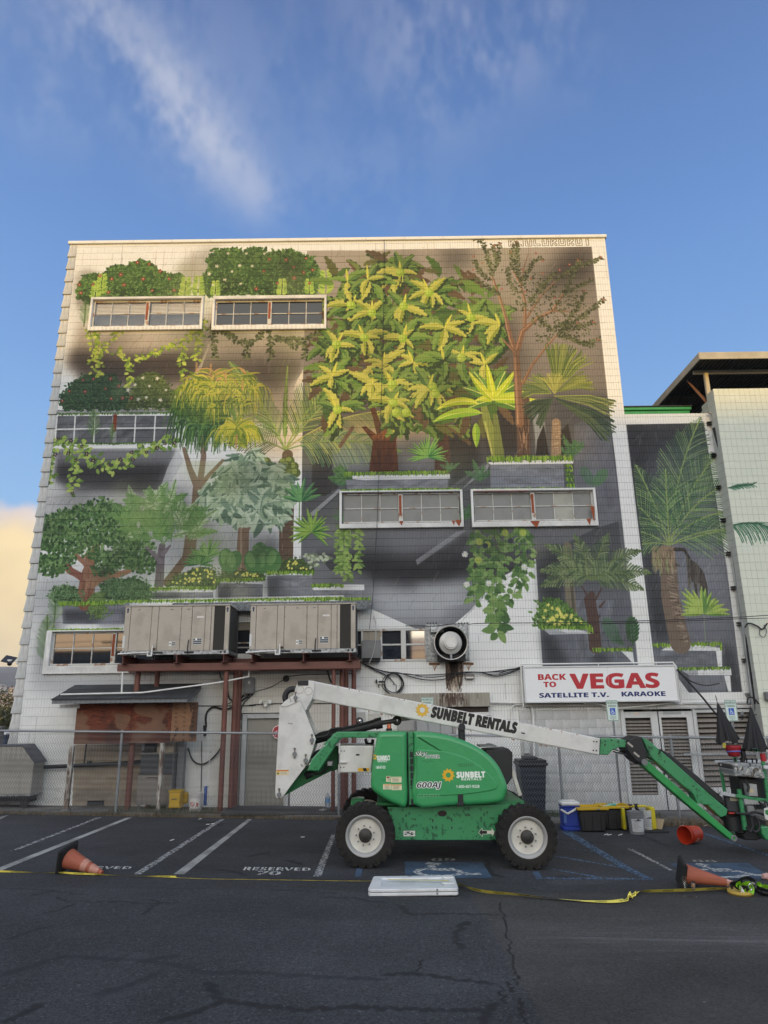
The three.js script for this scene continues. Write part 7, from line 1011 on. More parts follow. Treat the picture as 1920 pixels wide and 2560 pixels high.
gearLogo(x,X(984),Y(593),74);L('SUNBELT',1028,1182,577,607,'#eef0ea',{stroke:'#eef0ea',lw:8});L('RENTALS',1051,1163,610,621,'#eef0ea');L('1-800-667-9328',1023,1150,645,660,'#e6ebe4');L('600AJ',812,944,627,664,'#23282a',{stroke:'#e8e9e6',lw:16,skew:-.2});L('600AJ',812,944,627,664,'#23282a',{skew:-.2});L('CLEARSKY',813,938,690,705,'#8fc79e',{font:'100px sans-serif'});L('10233151',1034,1123,534,550,'#1a4226',{font:'100px sans-serif'});
L('Sky',802,868,468,498,'#e9ece8',{font:'italic 100px serif',stroke:'#1d2520',lw:12,skew:-.2});L('Sky',802,868,468,498,'#f3f4f0',{font:'italic 100px serif',skew:-.2});L('POWER',862,940,487,503,'#1b2420',{font:'bold 100px serif',stroke:'#e9ece8',lw:16});L('POWER',862,940,487,503,'#1b2420',{font:'bold 100px serif'});
x.strokeStyle='#1d5c36';x.lineWidth=4;x.beginPath();x.moveTo(X(845),Y(520));x.lineTo(X(862),Y(517));x.lineTo(X(868),Y(522));x.lineTo(X(890),Y(517));x.lineTo(X(905),Y(524));x.stroke();
x.save();gearLogo(x,X(588),Y(495),30);L('SUNBELT',600,672,488,512,'#eef0ea',{stroke:'#eef0ea',lw:7,skew:.1});L('RENTALS',604,655,513,522,'#eef0ea');L('1-800-667-9328',593,646,540,556,'#e6ebe4');x.restore();
const st=(a,b,c,d,k)=>{x.fillStyle='#ddd5b4';x.fillRect(X(a),Y(c),X(b)- X(a),Y(d)- Y(c));x.fillStyle=k?'#d98a3a':'#7c9a6a';x.fillRect(X(a)+ 4,Y(c)+ 4,X(b)- X(a)- 8,k?8:4);x.fillStyle='#5a5647';for(let i=0;i<6;i++)x.fillRect(X(a)+ 8+14*hash2(i,a),Y(c)+ 18+i*6,(X(b)- X(a))*.6,2);};
st(649,672,594,624,0);st(674,732,598,628,0);st(632,675,635,663,1);st(677,733,638,667,1);x.fillStyle='#8d3230';x.fillRect(X(652),Y(598),30,14);});
const hm=new THREE.MeshPhysicalMaterial({map:hood,roughness:.38,clearcoat:.3,clearcoatRoughness:.3,roughnessMap:T.rough});
const pn=(g)=>planar(g,X0,X1,Y0,Y1);
part(lift,'rear_hood',pn(big(curve([.314,1.932,.109,1.94,-.081,1.931,-.14,1.899,-.173,1.777,-.203,1.639,-.237,1.393,-.256,1.204,-.236,1.102,-.134,1.015,-.007,.939,.121,.884,.292,.872,.305,1.387],3),-12.15,zh,.07)),hm);
part(lift,'engine_hood',pn(big(curve([.422,1.931,.577,1.929,.81,1.904,1.041,1.851,1.271,1.765,1.469,1.661,1.622,1.535,1.73,1.392,1.799,1.234,1.832,1.112,1.809,1.019,1.723,.9,1.402,.869,.975,.858,.405,.865,.409,1.386],3),-12.15,zh,.07)),hm);
part(lift,'hood_panel',pn(big(curve([.459,1.673,.714,1.661,.946,1.631,1.175,1.562,1.373,1.456,1.539,1.324,1.642,1.203,1.672,1.128,1.627,1.08,1.411,1.045,1.123,1.016,.78,1.004,.443,1.003],4),zh-.06,zh+.016,.014,3)),hm);
const gs=new THREE.Group();gs.name='grille_strip';lift.add(gs);part(gs,'strip',bx([.33,1.824][0],[.415,1.823][0],[.35,.865][1],[.374,1.927][1],-12.1,-11.56,.01),M.green);
for(const[a,b]of[[470,500],[506,537],[543,574],[580,612],[616,648],[654,662],[716,748]])part(gs,'slot',bx([.354,1.824][0],[.403,1.823][0],Y1 +(Y0-Y1)*(b-360)/ 395,Y1 +(Y0-Y1)*(a-360)/ 395,-11.6,-11.553,.004),M.dark);part(gs,'seam',bx([.319,1.824][0],[.333,1.824][0],Y0,Y1-.02,-12.0,-11.57,.001),M.dark);
part(lift,'hood_latch',[bx([1.066,1.001][0],[1.146,1][0],[1.089,.862][1],[1.095,1.027][1],zh-.01,zh+.02,.01),bx([1.043,1.001][0],[1.163,1][0],[1.088,.857][1],[1.09,.9][1],zh-.01,zh+.03,.01)],M.black);
part(lift,'far_hood',big(curve([-.174,1.861,.353,1.886,.911,1.848,1.431,1.698,1.78,1.47,1.99,1.161,2.038,.857,1.579,.689,.457,.69,-.183,.853],3),-13.5,-12.95,.06,2),M.green);part(lift,'hood_seal',bx([-.039,1.888][0],[.759,1.879][0],[.128,.833][1],[.145,1.886][1],-12.95,-12.16,.01),M.black);
const ex=[1.207,1.765],et=[1.216,1.973];part(lift,'exhaust_pipe',[rod([ex[0],ex[1]- .1,-11.95],[ex[0],et[1],-11.95],.056,18),new THREE.SphereGeometry(.056,16,10).translate(et[0],et[1],-11.95),rod([et[0],et[1]- .005,-11.95],[et[0]- .01,et[1]+ .02,-11.86],.056,18)],M.black);part(lift,'exhaust_mouth',rod([et[0]- .01,et[1]+ .02,-11.861],[et[0]- .0105,et[1]+ .021,-11.857],.048,18),M.dark);
part(lift,'radiator_box',big([1.62,1.621,1.991,1.631,2.055,1.572,2.032,1.196,1.952,1.083,1.84,1.027,1.599,1.201],-12.8,-12.2,.02,2),M.black);part(lift,'tank_cap',[rod([1.686,1.669].concat(-12.3),[1.688,1.713].concat(-12.3),.04,12),bx([1.518,1.671][0],[1.793,1.668][0],[1.609,1.664][1],[1.61,1.687][1],-12.6,-12.15,.01)],M.grey);part(lift,'white_bracket',bar([...[2.043,1.303],-12.3],[...[2.153,.899],-12.3],.05,.06),M.cream);
{const b=[.04,1.939],c=[.038,2.042];const g=new THREE.Group();g.name='beacon_lamp';lift.add(g);part(g,'base',rod([b[0],b[1]- .02,-12.3],[b[0],b[1]+ .03,-12.3],.05,14),M.black);part(g,'amber_dome',rod([b[0],b[1]+ .03,-12.3],[c[0],c[1],-12.3],.038,14,.032),mat([.55,.10,.01],.2,0,{phys:true,clearcoat:1}));}

part(lift,'upper_frame',big([-.811,1.934,-.095,1.93,-.108,1.834,-.729,1.844,-.85,1.708,-1.024,1.748],-12.25,-11.9,.015,2),M.green);part(lift,'link_arm',big([-.854,1.913,-.761,1.84,-.858,1.666,-1.085,1.346,-1.262,1.355,-1.202,1.523,-1.037,1.695,-.974,1.749],-12.2,-11.86,.02,2),M.green);
part(lift,'lower_arm',big([-1.69,.934,-1.559,1.118,-1.328,1.38,-1.127,1.481,-.89,1.637,-.884,1.693,-.809,1.69,-.814,1.332,-.935,1.304,-1.335,1.115],-12.6,-12.3,.015,2),M.greenDark);part(lift,'link_slot',rod([...[-1.336,1.238],-12.30],[...[-1.242,1.282],-12.29],.055,14),M.dark);
part(lift,'counterweight',big([-.766,1.723,-.212,1.714,-.258,1.303,-.764,1.313],-12.8,-11.95,.02,2),M.boom);part(lift,'weight_flange',[bx([-.776,1.524][0],[-.75,1.524][0],[-.764,1.601][1],[-.765,1.76][1],-12.2,-11.93,.005),bx([-.779,1.524][0],[-.758,1.524][0],[-.763,1.301][1],[-.764,1.442][1],-12.2,-11.93,.005),bx([-.764,1.524][0],[-.643,1.522][0],[-.764,1.464][1],[-.764,1.48][1],-12.0,-11.90,.004)],M.boom);
for(const[a,b]of pairs([-.735,1.641,-.685,1.64,-.742,1.396,-.692,1.395]))part(lift,'bolt',new THREE.CylinderGeometry(.011,.011,.012,8).rotateX(Math.PI/2).translate(a,b,-11.946),M.grey);part(lift,'pull_slot',prism(circle(0,0,.035,14).map((v,i)=>(i%2?v*.4 +[-.47,1.579][1]:v +[-.47,1.579][0])),-11.951,-11.947,.001),M.dark);
pl('hazard_arrow',[-.465,1.379,-.275,1.329],-11.9475,decal(clearTex(256,68,(x,w,h)=>{x.beginPath();x.moveTo(0,0);x.lineTo(220,0);x.lineTo(256,34);x.lineTo(220,68);x.lineTo(0,68);x.closePath();x.clip();x.fillStyle='#dca81c';x.fillRect(0,0,w,h);x.fillStyle='#15150f';x.beginPath();x.moveTo(100,0);x.lineTo(170,0);x.lineTo(200,68);x.lineTo(120,68);x.fill();})));
part(lift,'valve_block',bx([-.96,1.456][0],[-.876,1.455][0],[-.925,1.411][1],[-.925,1.483][1],-12.2,-12.0,.006),M.galv);part(lift,'hose',[pipe([[-.965,1.434],[-.994,1.369],[-1.097,1.293],[-1.213,1.322]].map((p)=>[...p,-12.05]),.011,6,20),pipe([[-.936,1.412],[-1.005,1.325],[-1.166,1.273],[-1.259,1.285]].map((p)=>[...p,-12.1]),.012,6,20)],M.cable);

const zm=-12.02;part(lift,'mast_plate',big([-1.75,2.34,-1.666,2.429,-1.529,2.521,-1.478,2.532,-1.438,2.489,-1.422,2.435,-1.334,2.259,-1.244,2.042,-1.15,1.822,-1.206,1.634,-1.264,1.467,-1.468,1.209,-1.663,.961,-1.705,.932,-1.743,.928,-1.774,.948,-1.788,1.008,-1.782,1.387,-1.772,1.751,-1.759,2.144],zm-.04,zm,.008,2),M.boom);part(lift,'mast_plate',big([-1.75,2.34,-1.666,2.429,-1.529,2.521,-1.478,2.532,-1.422,2.435,-1.334,2.259,-1.244,2.042,-1.15,1.822,-1.264,1.467,-1.468,1.209,-1.663,.961,-1.743,.928,-1.788,1.008,-1.782,1.387,-1.759,2.144],zm-.64,zm-.6,.008,2),M.boom);
part(lift,'mast_core',big([-1.728,2.292,-1.635,2.382,-1.47,2.426,-1.371,2.242,-1.224,1.901,-1.267,1.634,-1.56,1.199,-1.693,.996,-1.75,.996,-1.751,1.42],zm-.6,zm-.04,.01,1),M.cream);part(lift,'mast_cap',big([-1.738,2.349,-1.663,2.428,-1.526,2.521,-1.487,2.532,-1.448,2.512,-1.422,2.435,-1.526,2.381,-1.655,2.332],zm,zm+.014,.004,1),M.boom);
for(const[a,b]of[[[-1.492,2.475]],[[-1.213,1.808]],[[-1.489,1.599]],[[-1.309,1.502]],[[-1.722,.99]]].map((q)=>q[0])){const g=new THREE.Group();g.name='pivot_pin';lift.add(g);part(g,'pin',new THREE.CylinderGeometry(.034,.036,.03,16).rotateX(Math.PI/2).translate(a,b,zm+.022),M.grey);part(g,'keeper',[bx(a-.008,a+.008,b-.05,b+.09,zm+.010,zm+.02,.003),new THREE.CylinderGeometry(.016,.016,.03,8).rotateX(Math.PI/2).translate(a,b+.085,zm+.02),new THREE.CylinderGeometry(.016,.016,.03,8).rotateX(Math.PI/2).translate(a,b-.05,zm+.02)],mat([.16,.14,.12],.6,.5));}
for(const[a,b]of pairs([-1.592,2.077,-1.551,2.076,-1.379,1.435,-1.362,1.42,-1.584,2.468,-1.575,2.445,-1.567,2.418]))part(lift,'bolt',new THREE.CylinderGeometry(.009,.009,.04,8).rotateX(Math.PI/2).translate(a,b,zm),M.grey);
pl('warning_label',[-1.775,1.361,-1.578,1.282],zm+.0015,new THREE.MeshStandardMaterial({map:canvasTex(192,80,(x,w,h)=>{x.fillStyle='#d9b469';x.fillRect(0,0,w,h);x.fillStyle='#e8ddc0';x.fillRect(50,26,136,48);x.fillStyle='#c8702c';x.fillRect(4,4,184,16);x.fillStyle='#6d6a4e';for(let i=0;i<4;i++)x.fillRect(56,32+i*10,90+30*hash2(i,1),4);x.fillStyle='#4d7a4a';x.fillRect(12,40,30,26);}),roughness:.5}));
part(lift,'hose_sheave',new THREE.TorusGeometry(.13,.05,8,24).translate(...[-1.579,2.495],-12.33),M.black);

part(lift,'boom_end',big([-1.525,2.537,-1.512,2.612,-1.489,2.676,-1.456,2.705,-1.277,2.754,-1.203,2.746,-1.185,2.667,-1.191,2.585,-1.222,2.456,-1.335,2.258,-1.427,2.435,-1.455,2.501],-12.56,-12.06,.012,2),M.boom);part(lift,'end_cover',bx([-1.465,2.716][0],[-1.29,2.714][0],[-1.383,2.671][1],[-1.384,2.748][1],-12.5,-12.05,.006),M.black);for(const[a,b]of pairs([-1.431,2.608,-1.286,2.583]))part(lift,'ring_weld',new THREE.TorusGeometry(.062,.006,6,28).translate(a,b,-12.06),mat([.5,.45,.4],.6));
const bt=[-1.221,2.745],bb=[-1.241,2.45],tt=[3.48,1.778],tb=[3.441,1.515],z0=-12.52,z1=-12.1;
part(lift,'boom_tube',big([...bt,...tt,...tb,...bb],z0,z1,.02,2),M.boom);
const ang=Math.atan2(tb[1]- bb[1],tb[0]- bb[0]);
const word=clearTex(1024,128,(x,w,h)=>text(x,'SUNBELT RENTALS',w/2,h/2,w*.97,h*.8,'#141414',{stroke:'#141414',lw:12,skew:-.1}));
const wa=[.723,2.24],wb=[2.151,1.942],wm=[(wa[0]+ wb[0])/ 2,(wa[1]+ wb[1])/ 2],wlen=Math.hypot(wb[0]- wa[0],wb[1]- wa[1]),g0=new THREE.PlaneGeometry(wlen,.205);g0.rotateZ(ang);g0.translate(wm[0],wm[1],z1+.0015);g0.userData.keepUV=true;part(lift,'boom_lettering',g0,decal(word));
const lg=[.589,2.257],g1=new THREE.PlaneGeometry(.25,.25);g1.rotateZ(ang);g1.translate(lg[0],lg[1],z1+.0015);g1.userData.keepUV=true;part(lift,'boom_emblem',g1,decal(clearTex(128,128,(x)=>gearLogo(x,64,64,62,'#dcae3c'))));const ds=[2.227,1.879];part(lift,'boom_mark',bar([ds[0]- .03,ds[1],z1+.001],[ds[0]+ .03,ds[1]- .01,z1+.001],.002,.02),M.dark);
for(const[a,b]of pairs([3.368,1.731,3.415,1.727,3.347,1.594,3.397,1.588]))part(lift,'bolt',new THREE.CylinderGeometry(.012,.012,.012,8).rotateX(Math.PI/2).translate(a,b,z1+.003),M.dark);
{const rm=mat([.30,.11,.04],.9,0,{map:T.grime});rnd=rngOf(31);const P=[];for(let i=0;i<46;i++){const t=Math.pow(rnd(),.8)*.9+.05,top=i%3,X=lerp(top?bt[0]:bb[0],top?tt[0]:tb[0],t),Y=lerp(top?bt[1]:bb[1],top?tt[1]:tb[1],t),l=rr(.006,.03),w=rr(.003,.012)*(top?1:2.6);P.push(flatXY([X-w,Y-.005,X+w,Y-.005-w*.2,X+w*.5,Y-.005-l,X-w*.3,Y-l*.8],z1+.001));}part(lift,'rust_stain',P,rm,{kind:'stuff'});}

const c0=[...[-1.203,1.805],-12.35],c1=[...[-.169,2.046],-12.35],c2=[...[.171,2.092],-12.35];part(lift,'cylinder_barrel',rod(c0,c1,.075,18),M.black);part(lift,'cylinder_gland',rod([...[-.193,2.038],-12.35],[...[-.079,2.062],-12.35],.092,18),M.black);part(lift,'cylinder_rod',rod(c1,c2,.038,12),mat([.05,.05,.052],.4,.4));part(lift,'rod_eye',new THREE.TorusGeometry(.05,.03,8,16).translate(...c2),M.black);
part(lift,'hose',[pipe([[-1.17,1.872],[-1.123,1.905],[-.885,1.959],[-.587,2.019],[-.311,2.078],[-.149,2.128]].map((p)=>[...p,-12.25]),.014,6,30),pipe([[-1.17,1.838],[-.98,1.881],[-.933,1.96],[-.766,1.992]].map((p)=>[...p,-12.22]),.018,6,20),pipe([[-1.236,1.512],[-1.19,1.59],[-1.096,1.633]].map((p)=>[...p,-12.3]),.03,6,14),pipe([[-.36,1.805],[-.325,1.726],[-.254,1.725],[-.23,1.792]].map((p)=>[...p,-12.4]),.03,6,14)],M.cable);part(lift,'wedge_plate',prism([.17,2.177,.456,2.098,.225,2.071],-12.6,-12.5,.005),M.cream);

part(lift,'boom_tip',big([3.504,1.767,3.684,1.776,3.914,1.746,3.925,1.627,3.783,1.629,3.69,1.598,3.597,1.516,3.456,1.526],-12.47,-12.15,.015,2),M.green);for(const[a,b]of pairs([3.567,1.734,3.562,1.68,3.675,1.744]))part(lift,'bolt',new THREE.CylinderGeometry(.012,.012,.012,8).rotateX(Math.PI/2).translate(a,b,-12.147),M.dark);
part(lift,'knuckle',big([3.889,1.663,3.944,1.751,4.083,1.808,4.157,1.789,4.182,1.681,4.204,1.546,4.205,1.453,4.132,1.356,4.014,1.429,3.903,1.582],-12.55,-12.1,.02,2),M.black);for(const[a,b]of pairs([3.965,1.689,4.053,1.535]))part(lift,'scuff_plate',bar([a-.05,b+.02,-12.097],[a+.03,b-.05,-12.097],.003,.03),mat([.4,.37,.33],.8));
part(lift,'jib_arm',big([4.191,1.784,4.289,1.74,4.501,1.551,4.73,1.334,5.13,.951,5.448,.661,5.414,.579,5.321,.549,5.117,.743,4.971,.76,4.932,.891,4.6,1.194,4.307,1.472],-12.45,-12.2,.012,2),M.green);part(lift,'jib_side_plate',prism([4.992,.954,5.101,.973,5.255,.828,5.209,.738,5.104,.744,4.967,.761],-12.2,-12.186,.003),M.green);
part(lift,'jib_link',big([4.117,1.413,4.171,1.444,4.217,1.425,4.809,.885,5.435,.31,5.49,.259,5.463,.224,5.396,.23,4.742,.79,4.137,1.339],-12.32,-12.12,.012,2),mat([.028,.30,.075],.42,0,{map:T.grime}));part(lift,'link_eye',[new THREE.TorusGeometry(.035,.014,8,20).translate(...[5.45,.253],-12.12)],M.grey);part(lift,'link_pin',new THREE.CylinderGeometry(.05,.05,.3,16).rotateX(Math.PI/2).translate(...[4.154,1.403],-12.22),M.grey);
part(lift,'hose_carrier',big([4.536,1.58,4.676,1.502,5.062,1.175,5.439,.826,5.478,.708,5.372,.754,4.917,1.15,4.562,1.503],-12.55,-12.3,.02,2),M.black);part(lift,'jib_rod',[rod([...[3.739,1.573],-12.35],[...[3.99,1.51],-12.35],.025,8),rod([...[3.99,1.51],-12.35],[...[4.379,1.411],-12.35],.04,10)],M.chrome);part(lift,'tie_wire',pipe([[4.446,1.592],[4.464,1.557],[4.431,1.517]].map((p)=>[...p,-12.19]),.01,5),M.dark);part(lift,'hose',pipe([[4.526,1.251],[4.506,1.199],[4.476,1.183]].map((p)=>[...p,-12.25]),.02,6),M.cable);

const P2=(l,z)=>[l[0],l[1],z],tube=(a,b,z,r=.024,z2=z)=>rod(P2(a,z),P2(b,z2),r,10);
const bk=new THREE.Group();bk.name='basket';lift.add(bk);
part(bk,'rail_post',tube([5.643,1.314],[5.656,.878],-12.7,.028),M.green);part(bk,'rail_post',tube([6.122,1.389],[6.115,.785],-12.2,.03),M.green);part(bk,'rail_post',tube([5.694,.959],[5.704,.353],-12.25,.038),M.green);part(bk,'rail_post',tube([5.809,1.464],[5.821,1.293],-12.5,.03),M.green);
part(bk,'rail',tube([5.669,1.574],[6.218,1.543],-12.4,.024),M.greenDark);part(bk,'rail',bar(P2([5.61,.869],-12.2),P2([6.115,.785],-12.2),.05,.05),M.green);part(bk,'rail',bar(P2([5.375,.902],-12.25),P2([5.638,.859],-12.25),.05,.045),mat([.42,.44,.46],.5,0,{map:T.grime}));part(bk,'wrapped_rail',[bar(P2([5.558,1.344],-12.7),P2([6.464,1.345],-12.7),.06,.055,.012),bar(P2([5.561,1.33],-12.5),P2([5.741,1.242],-12.5),.03,.05,.01)],mat([.62,.64,.66],.5,0,{map:T.grime}));part(bk,'wrapped_rail',bar(P2([6.088,1.299],-12.15),P2([6.169,1.295],-12.15),.05,.06,.012),mat([.62,.64,.66],.5,0,{map:T.grime}));
const peel=canvasTex(256,128,(x,w,h)=>{x.fillStyle='#8b8e90';x.fillRect(0,0,w,h);rnd=rngOf(3);for(let i=0;i<80;i++){x.fillStyle=['#3a3d40','#6a6b66','#b4b3ac','#4c4438'][i%4];x.beginPath();x.ellipse(rr(0,w),rr(0,h),rr(2,24),rr(2,12),rr(0,3),0,7);x.fill();}});
const pm=new THREE.MeshStandardMaterial({map:peel,roughness:.85});const cb=[5.547,1.37],ce=[6.071,1.133];
part(bk,'console',planar(big([5.555,1.298,6.052,1.309,6.077,1.131,5.601,1.174],-12.6,-12.1,.015,2),cb[0],ce[0],ce[1],cb[1]),pm);part(bk,'console_top',planar(big([5.563,1.346,5.744,1.372,6.051,1.346,6.066,1.296,5.569,1.291],-12.62,-12.12,.02,2),cb[0],ce[0],ce[1],cb[1]),pm);for(const[a,b]of pairs([5.732,1.342,5.829,1.352,5.923,1.344,6.017,1.337,6.086,1.327]))part(bk,'joystick',[rod([a,b,-12.35],[a+.01,b+.06,-12.35],.012,8),new THREE.SphereGeometry(.02,8,6).translate(a+.01,b+.07,-12.35)],M.black);
part(bk,'control_housing',big([5.749,1.13,6.172,1.114,6.167,.784,5.754,.843],-12.7,-12.3,.02,1),M.black);part(bk,'control_box',big([5.791,1.05,5.943,1.04,5.938,.858,5.798,.868],-12.3,-12.15,.008,1),mat([.36,.36,.36],.5,0,{map:T.grime}));part(bk,'control_label',prism([5.794,.982,5.877,.968,5.875,.913,5.795,.925],-12.15,-12.146,.001),mat([.5,.42,.25],.6));
part(bk,'dark_box',big([5.48,.857,5.707,.846,5.704,.602,5.486,.612],-12.7,-12.3,.015,1),mat([.03,.033,.04],.6,0,{map:T.grime}));part(bk,'box_label',prism([5.549,.837,5.679,.831,5.676,.777,5.548,.78],-12.3,-12.296,.001),mat([.36,.33,.24],.6));part(bk,'red_edge',bx([5.489,.598][0],[5.708,.596][0],[5.589,.584][1],[5.593,.606][1],-12.5,-12.28,.004),mat([.5,.05,.04],.5));part(bk,'tool_rag',big(curve([5.414,.852,5.474,.863,5.502,.807,5.487,.687,5.463,.742,5.421,.775],3),-12.45,-12.38,.02,2),M.pvc);
part(bk,'rotator',[rod(P2([5.558,.538],-12.4),P2([5.574,.326],-12.4),.12,18),rod(P2([5.673,.482],-12.4),P2([5.675,.298],-12.4),.08,14)],M.black);part(bk,'rotator_bracket',big([5.436,.585,5.852,.559,6.116,.459,6.081,.234,5.909,.173,5.726,.185,5.703,.26,5.796,.344,5.591,.368,5.45,.52],-12.65,-12.35,.02,1),M.dark);part(bk,'grey_valve',bx([5.775,.718][0],[5.886,.717][0],[5.81,.599][1],[5.827,.712][1],-12.35,-12.22,.01),M.grey);
part(bk,'hose',[[[450,1745],[600,1760],[720,1740],[860,1790],[990,1900]],[[700,1790],[740,1850],[740,1960],[690,2000],[640,1970]],[[880,1590],[840,1660],[860,1730],[910,1700],[890,1600]],[[780,1600],[830,1640],[880,1760],[960,1820]],[[560,1930],[600,1990],[640,1930],[640,1800]],[[620,1300],[660,1380],[640,1460]]].map((l,i)=>pipe(l.map(([a,b])=>{const s=180/995,px=1740+a*s,py=1720+b*s;return[hoseX(px,py),hoseY(px,py),-12.18+.01*i];}),i===2?.012:.02,6,24)),M.cable);
function hoseX(px){return lerp(5.019,6.188,(px-1740)/ 180);}function hoseY(px,py){return lerp(2.549,.099,(py-1720)/ 400);}
part(bk,'green_foot',big(curve([5.928,.401,5.986,.405,6.064,.389,6.036,.209,5.98,.22,5.94,.294],3),-12.6,-12.2,.02,2),M.green);part(bk,'leaflet',prism([5.984,.686,6.061,.701,6.031,.51,5.977,.526,5.972,.606],-12.12,-12.1,.003),mat([.6,.62,.58],.6));part(bk,'leaflet',prism([5.989,.66,6.054,.67,6.04,.585,5.988,.601],-12.099,-12.095,.001),mat([.03,.2,.06],.6));
part(bk,'deck',bx([5.725,.319][0],[5.725,.319][0]+ 1.8,[5.706,.19][1],[5.711,.222][1],-13.2,-12.66,.01),M.greenDark);
}
{
const folded=(tip,base,r,n=8)=>{const A=V(...tip),B=V(...base),L=A.distanceTo(B),P=[],seg=48,rows=10;const at=(i,j)=>{const t=j/rows,a=i/seg*6.283,k=1+.20*t*Math.sin(a*n)+ .05*Math.sin(a*3+1),q=r*Math.pow(t,.92)*k;return[q*Math.cos(a),L*(1-t)+(t>.99?.03*Math.sin(a*n/2):0),q*Math.sin(a)*.8];};for(let j=0;j<rows;j++)for(let i=0;i<seg;i++){const q=[at(i,j),at(i+1,j),at(i+1,j+1),at(i,j+1)];for(const k of[0,2,1,0,3,2])P.push(...q[k]);}const g=raw(P);g.applyQuaternion(new THREE.Quaternion().setFromUnitVectors(V(0,1,0),A.clone().sub(B).normalize()));g.translate(B.x,B.y,B.z);return g;};
const cloth=mat([.012,.012,.014],.7,0,{side:THREE.DoubleSide,map:T.grime});
const umb=(tip,base,hilt,r,label)=>{const t=thing('umbrella',label,'umbrella',base,null);part(t,'canopy',folded(tip,base,r),cloth);const d=V(...tip).sub(V(...base)).normalize();part(t,'ferrule',rod(tip,V(...tip).add(d.clone().multiplyScalar(.09)).toArray(),.007,8),M.black);part(t,'shaft',rod(tip,hilt,.009,8),M.chrome);for(let i=0;i<6;i++){const a=i*1.05;part(t,'rib_end',rod([base[0]+ r*.85*Math.cos(a),base[1]+ .03,base[2]+ r*.6*Math.sin(a)],[base[0]+ r*.55*Math.cos(a),base[1]- .05,base[2]+ r*.4*Math.sin(a)],.004,5),M.chrome);}return t;};
const P=(l,z)=>[l[0],l[1],z];
umb(P([5.55,2.345],-12.3),P([5.639,1.692],-12.3),P([5.705,1.444],-12.3),.168,'closed black umbrella on the left of the basket, tied over a red bag');umb(P([6.077,2.28],-12.25),P([6.041,1.567],-12.25),P([6.16,1.397],-12.25),.172,'closed black umbrella on the right of the basket at the picture edge');
solo('umbrella_strap','yellow strap hanging from the left umbrella','strap',P([5.524,1.629],-12.25),pipe([[5.497,1.683],[5.49,1.615],[5.507,1.604],[5.522,1.677]].map((p)=>[...p,-12.15]),.010,6,14),mat([.55,.47,.05],.6));
const b=[5.702,1.462],bt2=[5.727,1.637],h=bt2[1]- b[1],t=thing('red_bag','crumpled red bag with a blue band hung on the basket rail','bag',[b[0],b[1],-12.28]);const rp=lathe([[0,0],[.08,0],[.095,h*.3],[.105,h*.55],[.125,h*.8],[.12,h],[.1,h*.9]],22).translate(b[0],b[1],-12.28);{const p=rp.attributes.position;for(let k=0;k<p.count;k++){const a=Math.atan2(p.getZ(k)+ 12.28,p.getX(k)- b[0]);p.setX(k,p.getX(k)+ .008*Math.sin(a*7+p.getY(k)*60));p.setZ(k,p.getZ(k)+ .008*Math.cos(a*5+p.getY(k)*40));}rp.computeVertexNormals();}part(t,'body',rp,mat([.32,.012,.02],.6,0,{map:T.grime}));part(t,'band',new THREE.TorusGeometry(.104,.012,6,24).rotateX(1.45).translate(b[0],b[1]+ h*.42,-12.28),mat([.14,.16,.5],.6));
const r2=[6.139,1.389],r3=[6.128,1.507];solo('red_tape_wrap','red tape wrapped round the right basket post','tape',P(r2,-12.2),rod(P(r2,-12.2),P(r3,-12.2),.045,12,.04),mat([.40,.012,.02],.5,0,{map:T.grime}));
const gl=[5.873,1.532];solo('work_glove','black work glove with a yellow strap stuck on the basket rail','glove',P(gl,-12.3),[big(curve([5.828,1.521,5.871,1.555,5.912,1.509,5.904,1.441,5.868,1.363,5.831,1.364,5.842,1.442],3),-12.36,-12.28,.025,2),...[0,1,2,3].map((i)=>rod([gl[0]- .03+.02*i,gl[1]+ .0,-12.32],[gl[0]- .045+.024*i,gl[1]+ .05,-12.31],.011,6))],M.black);
}
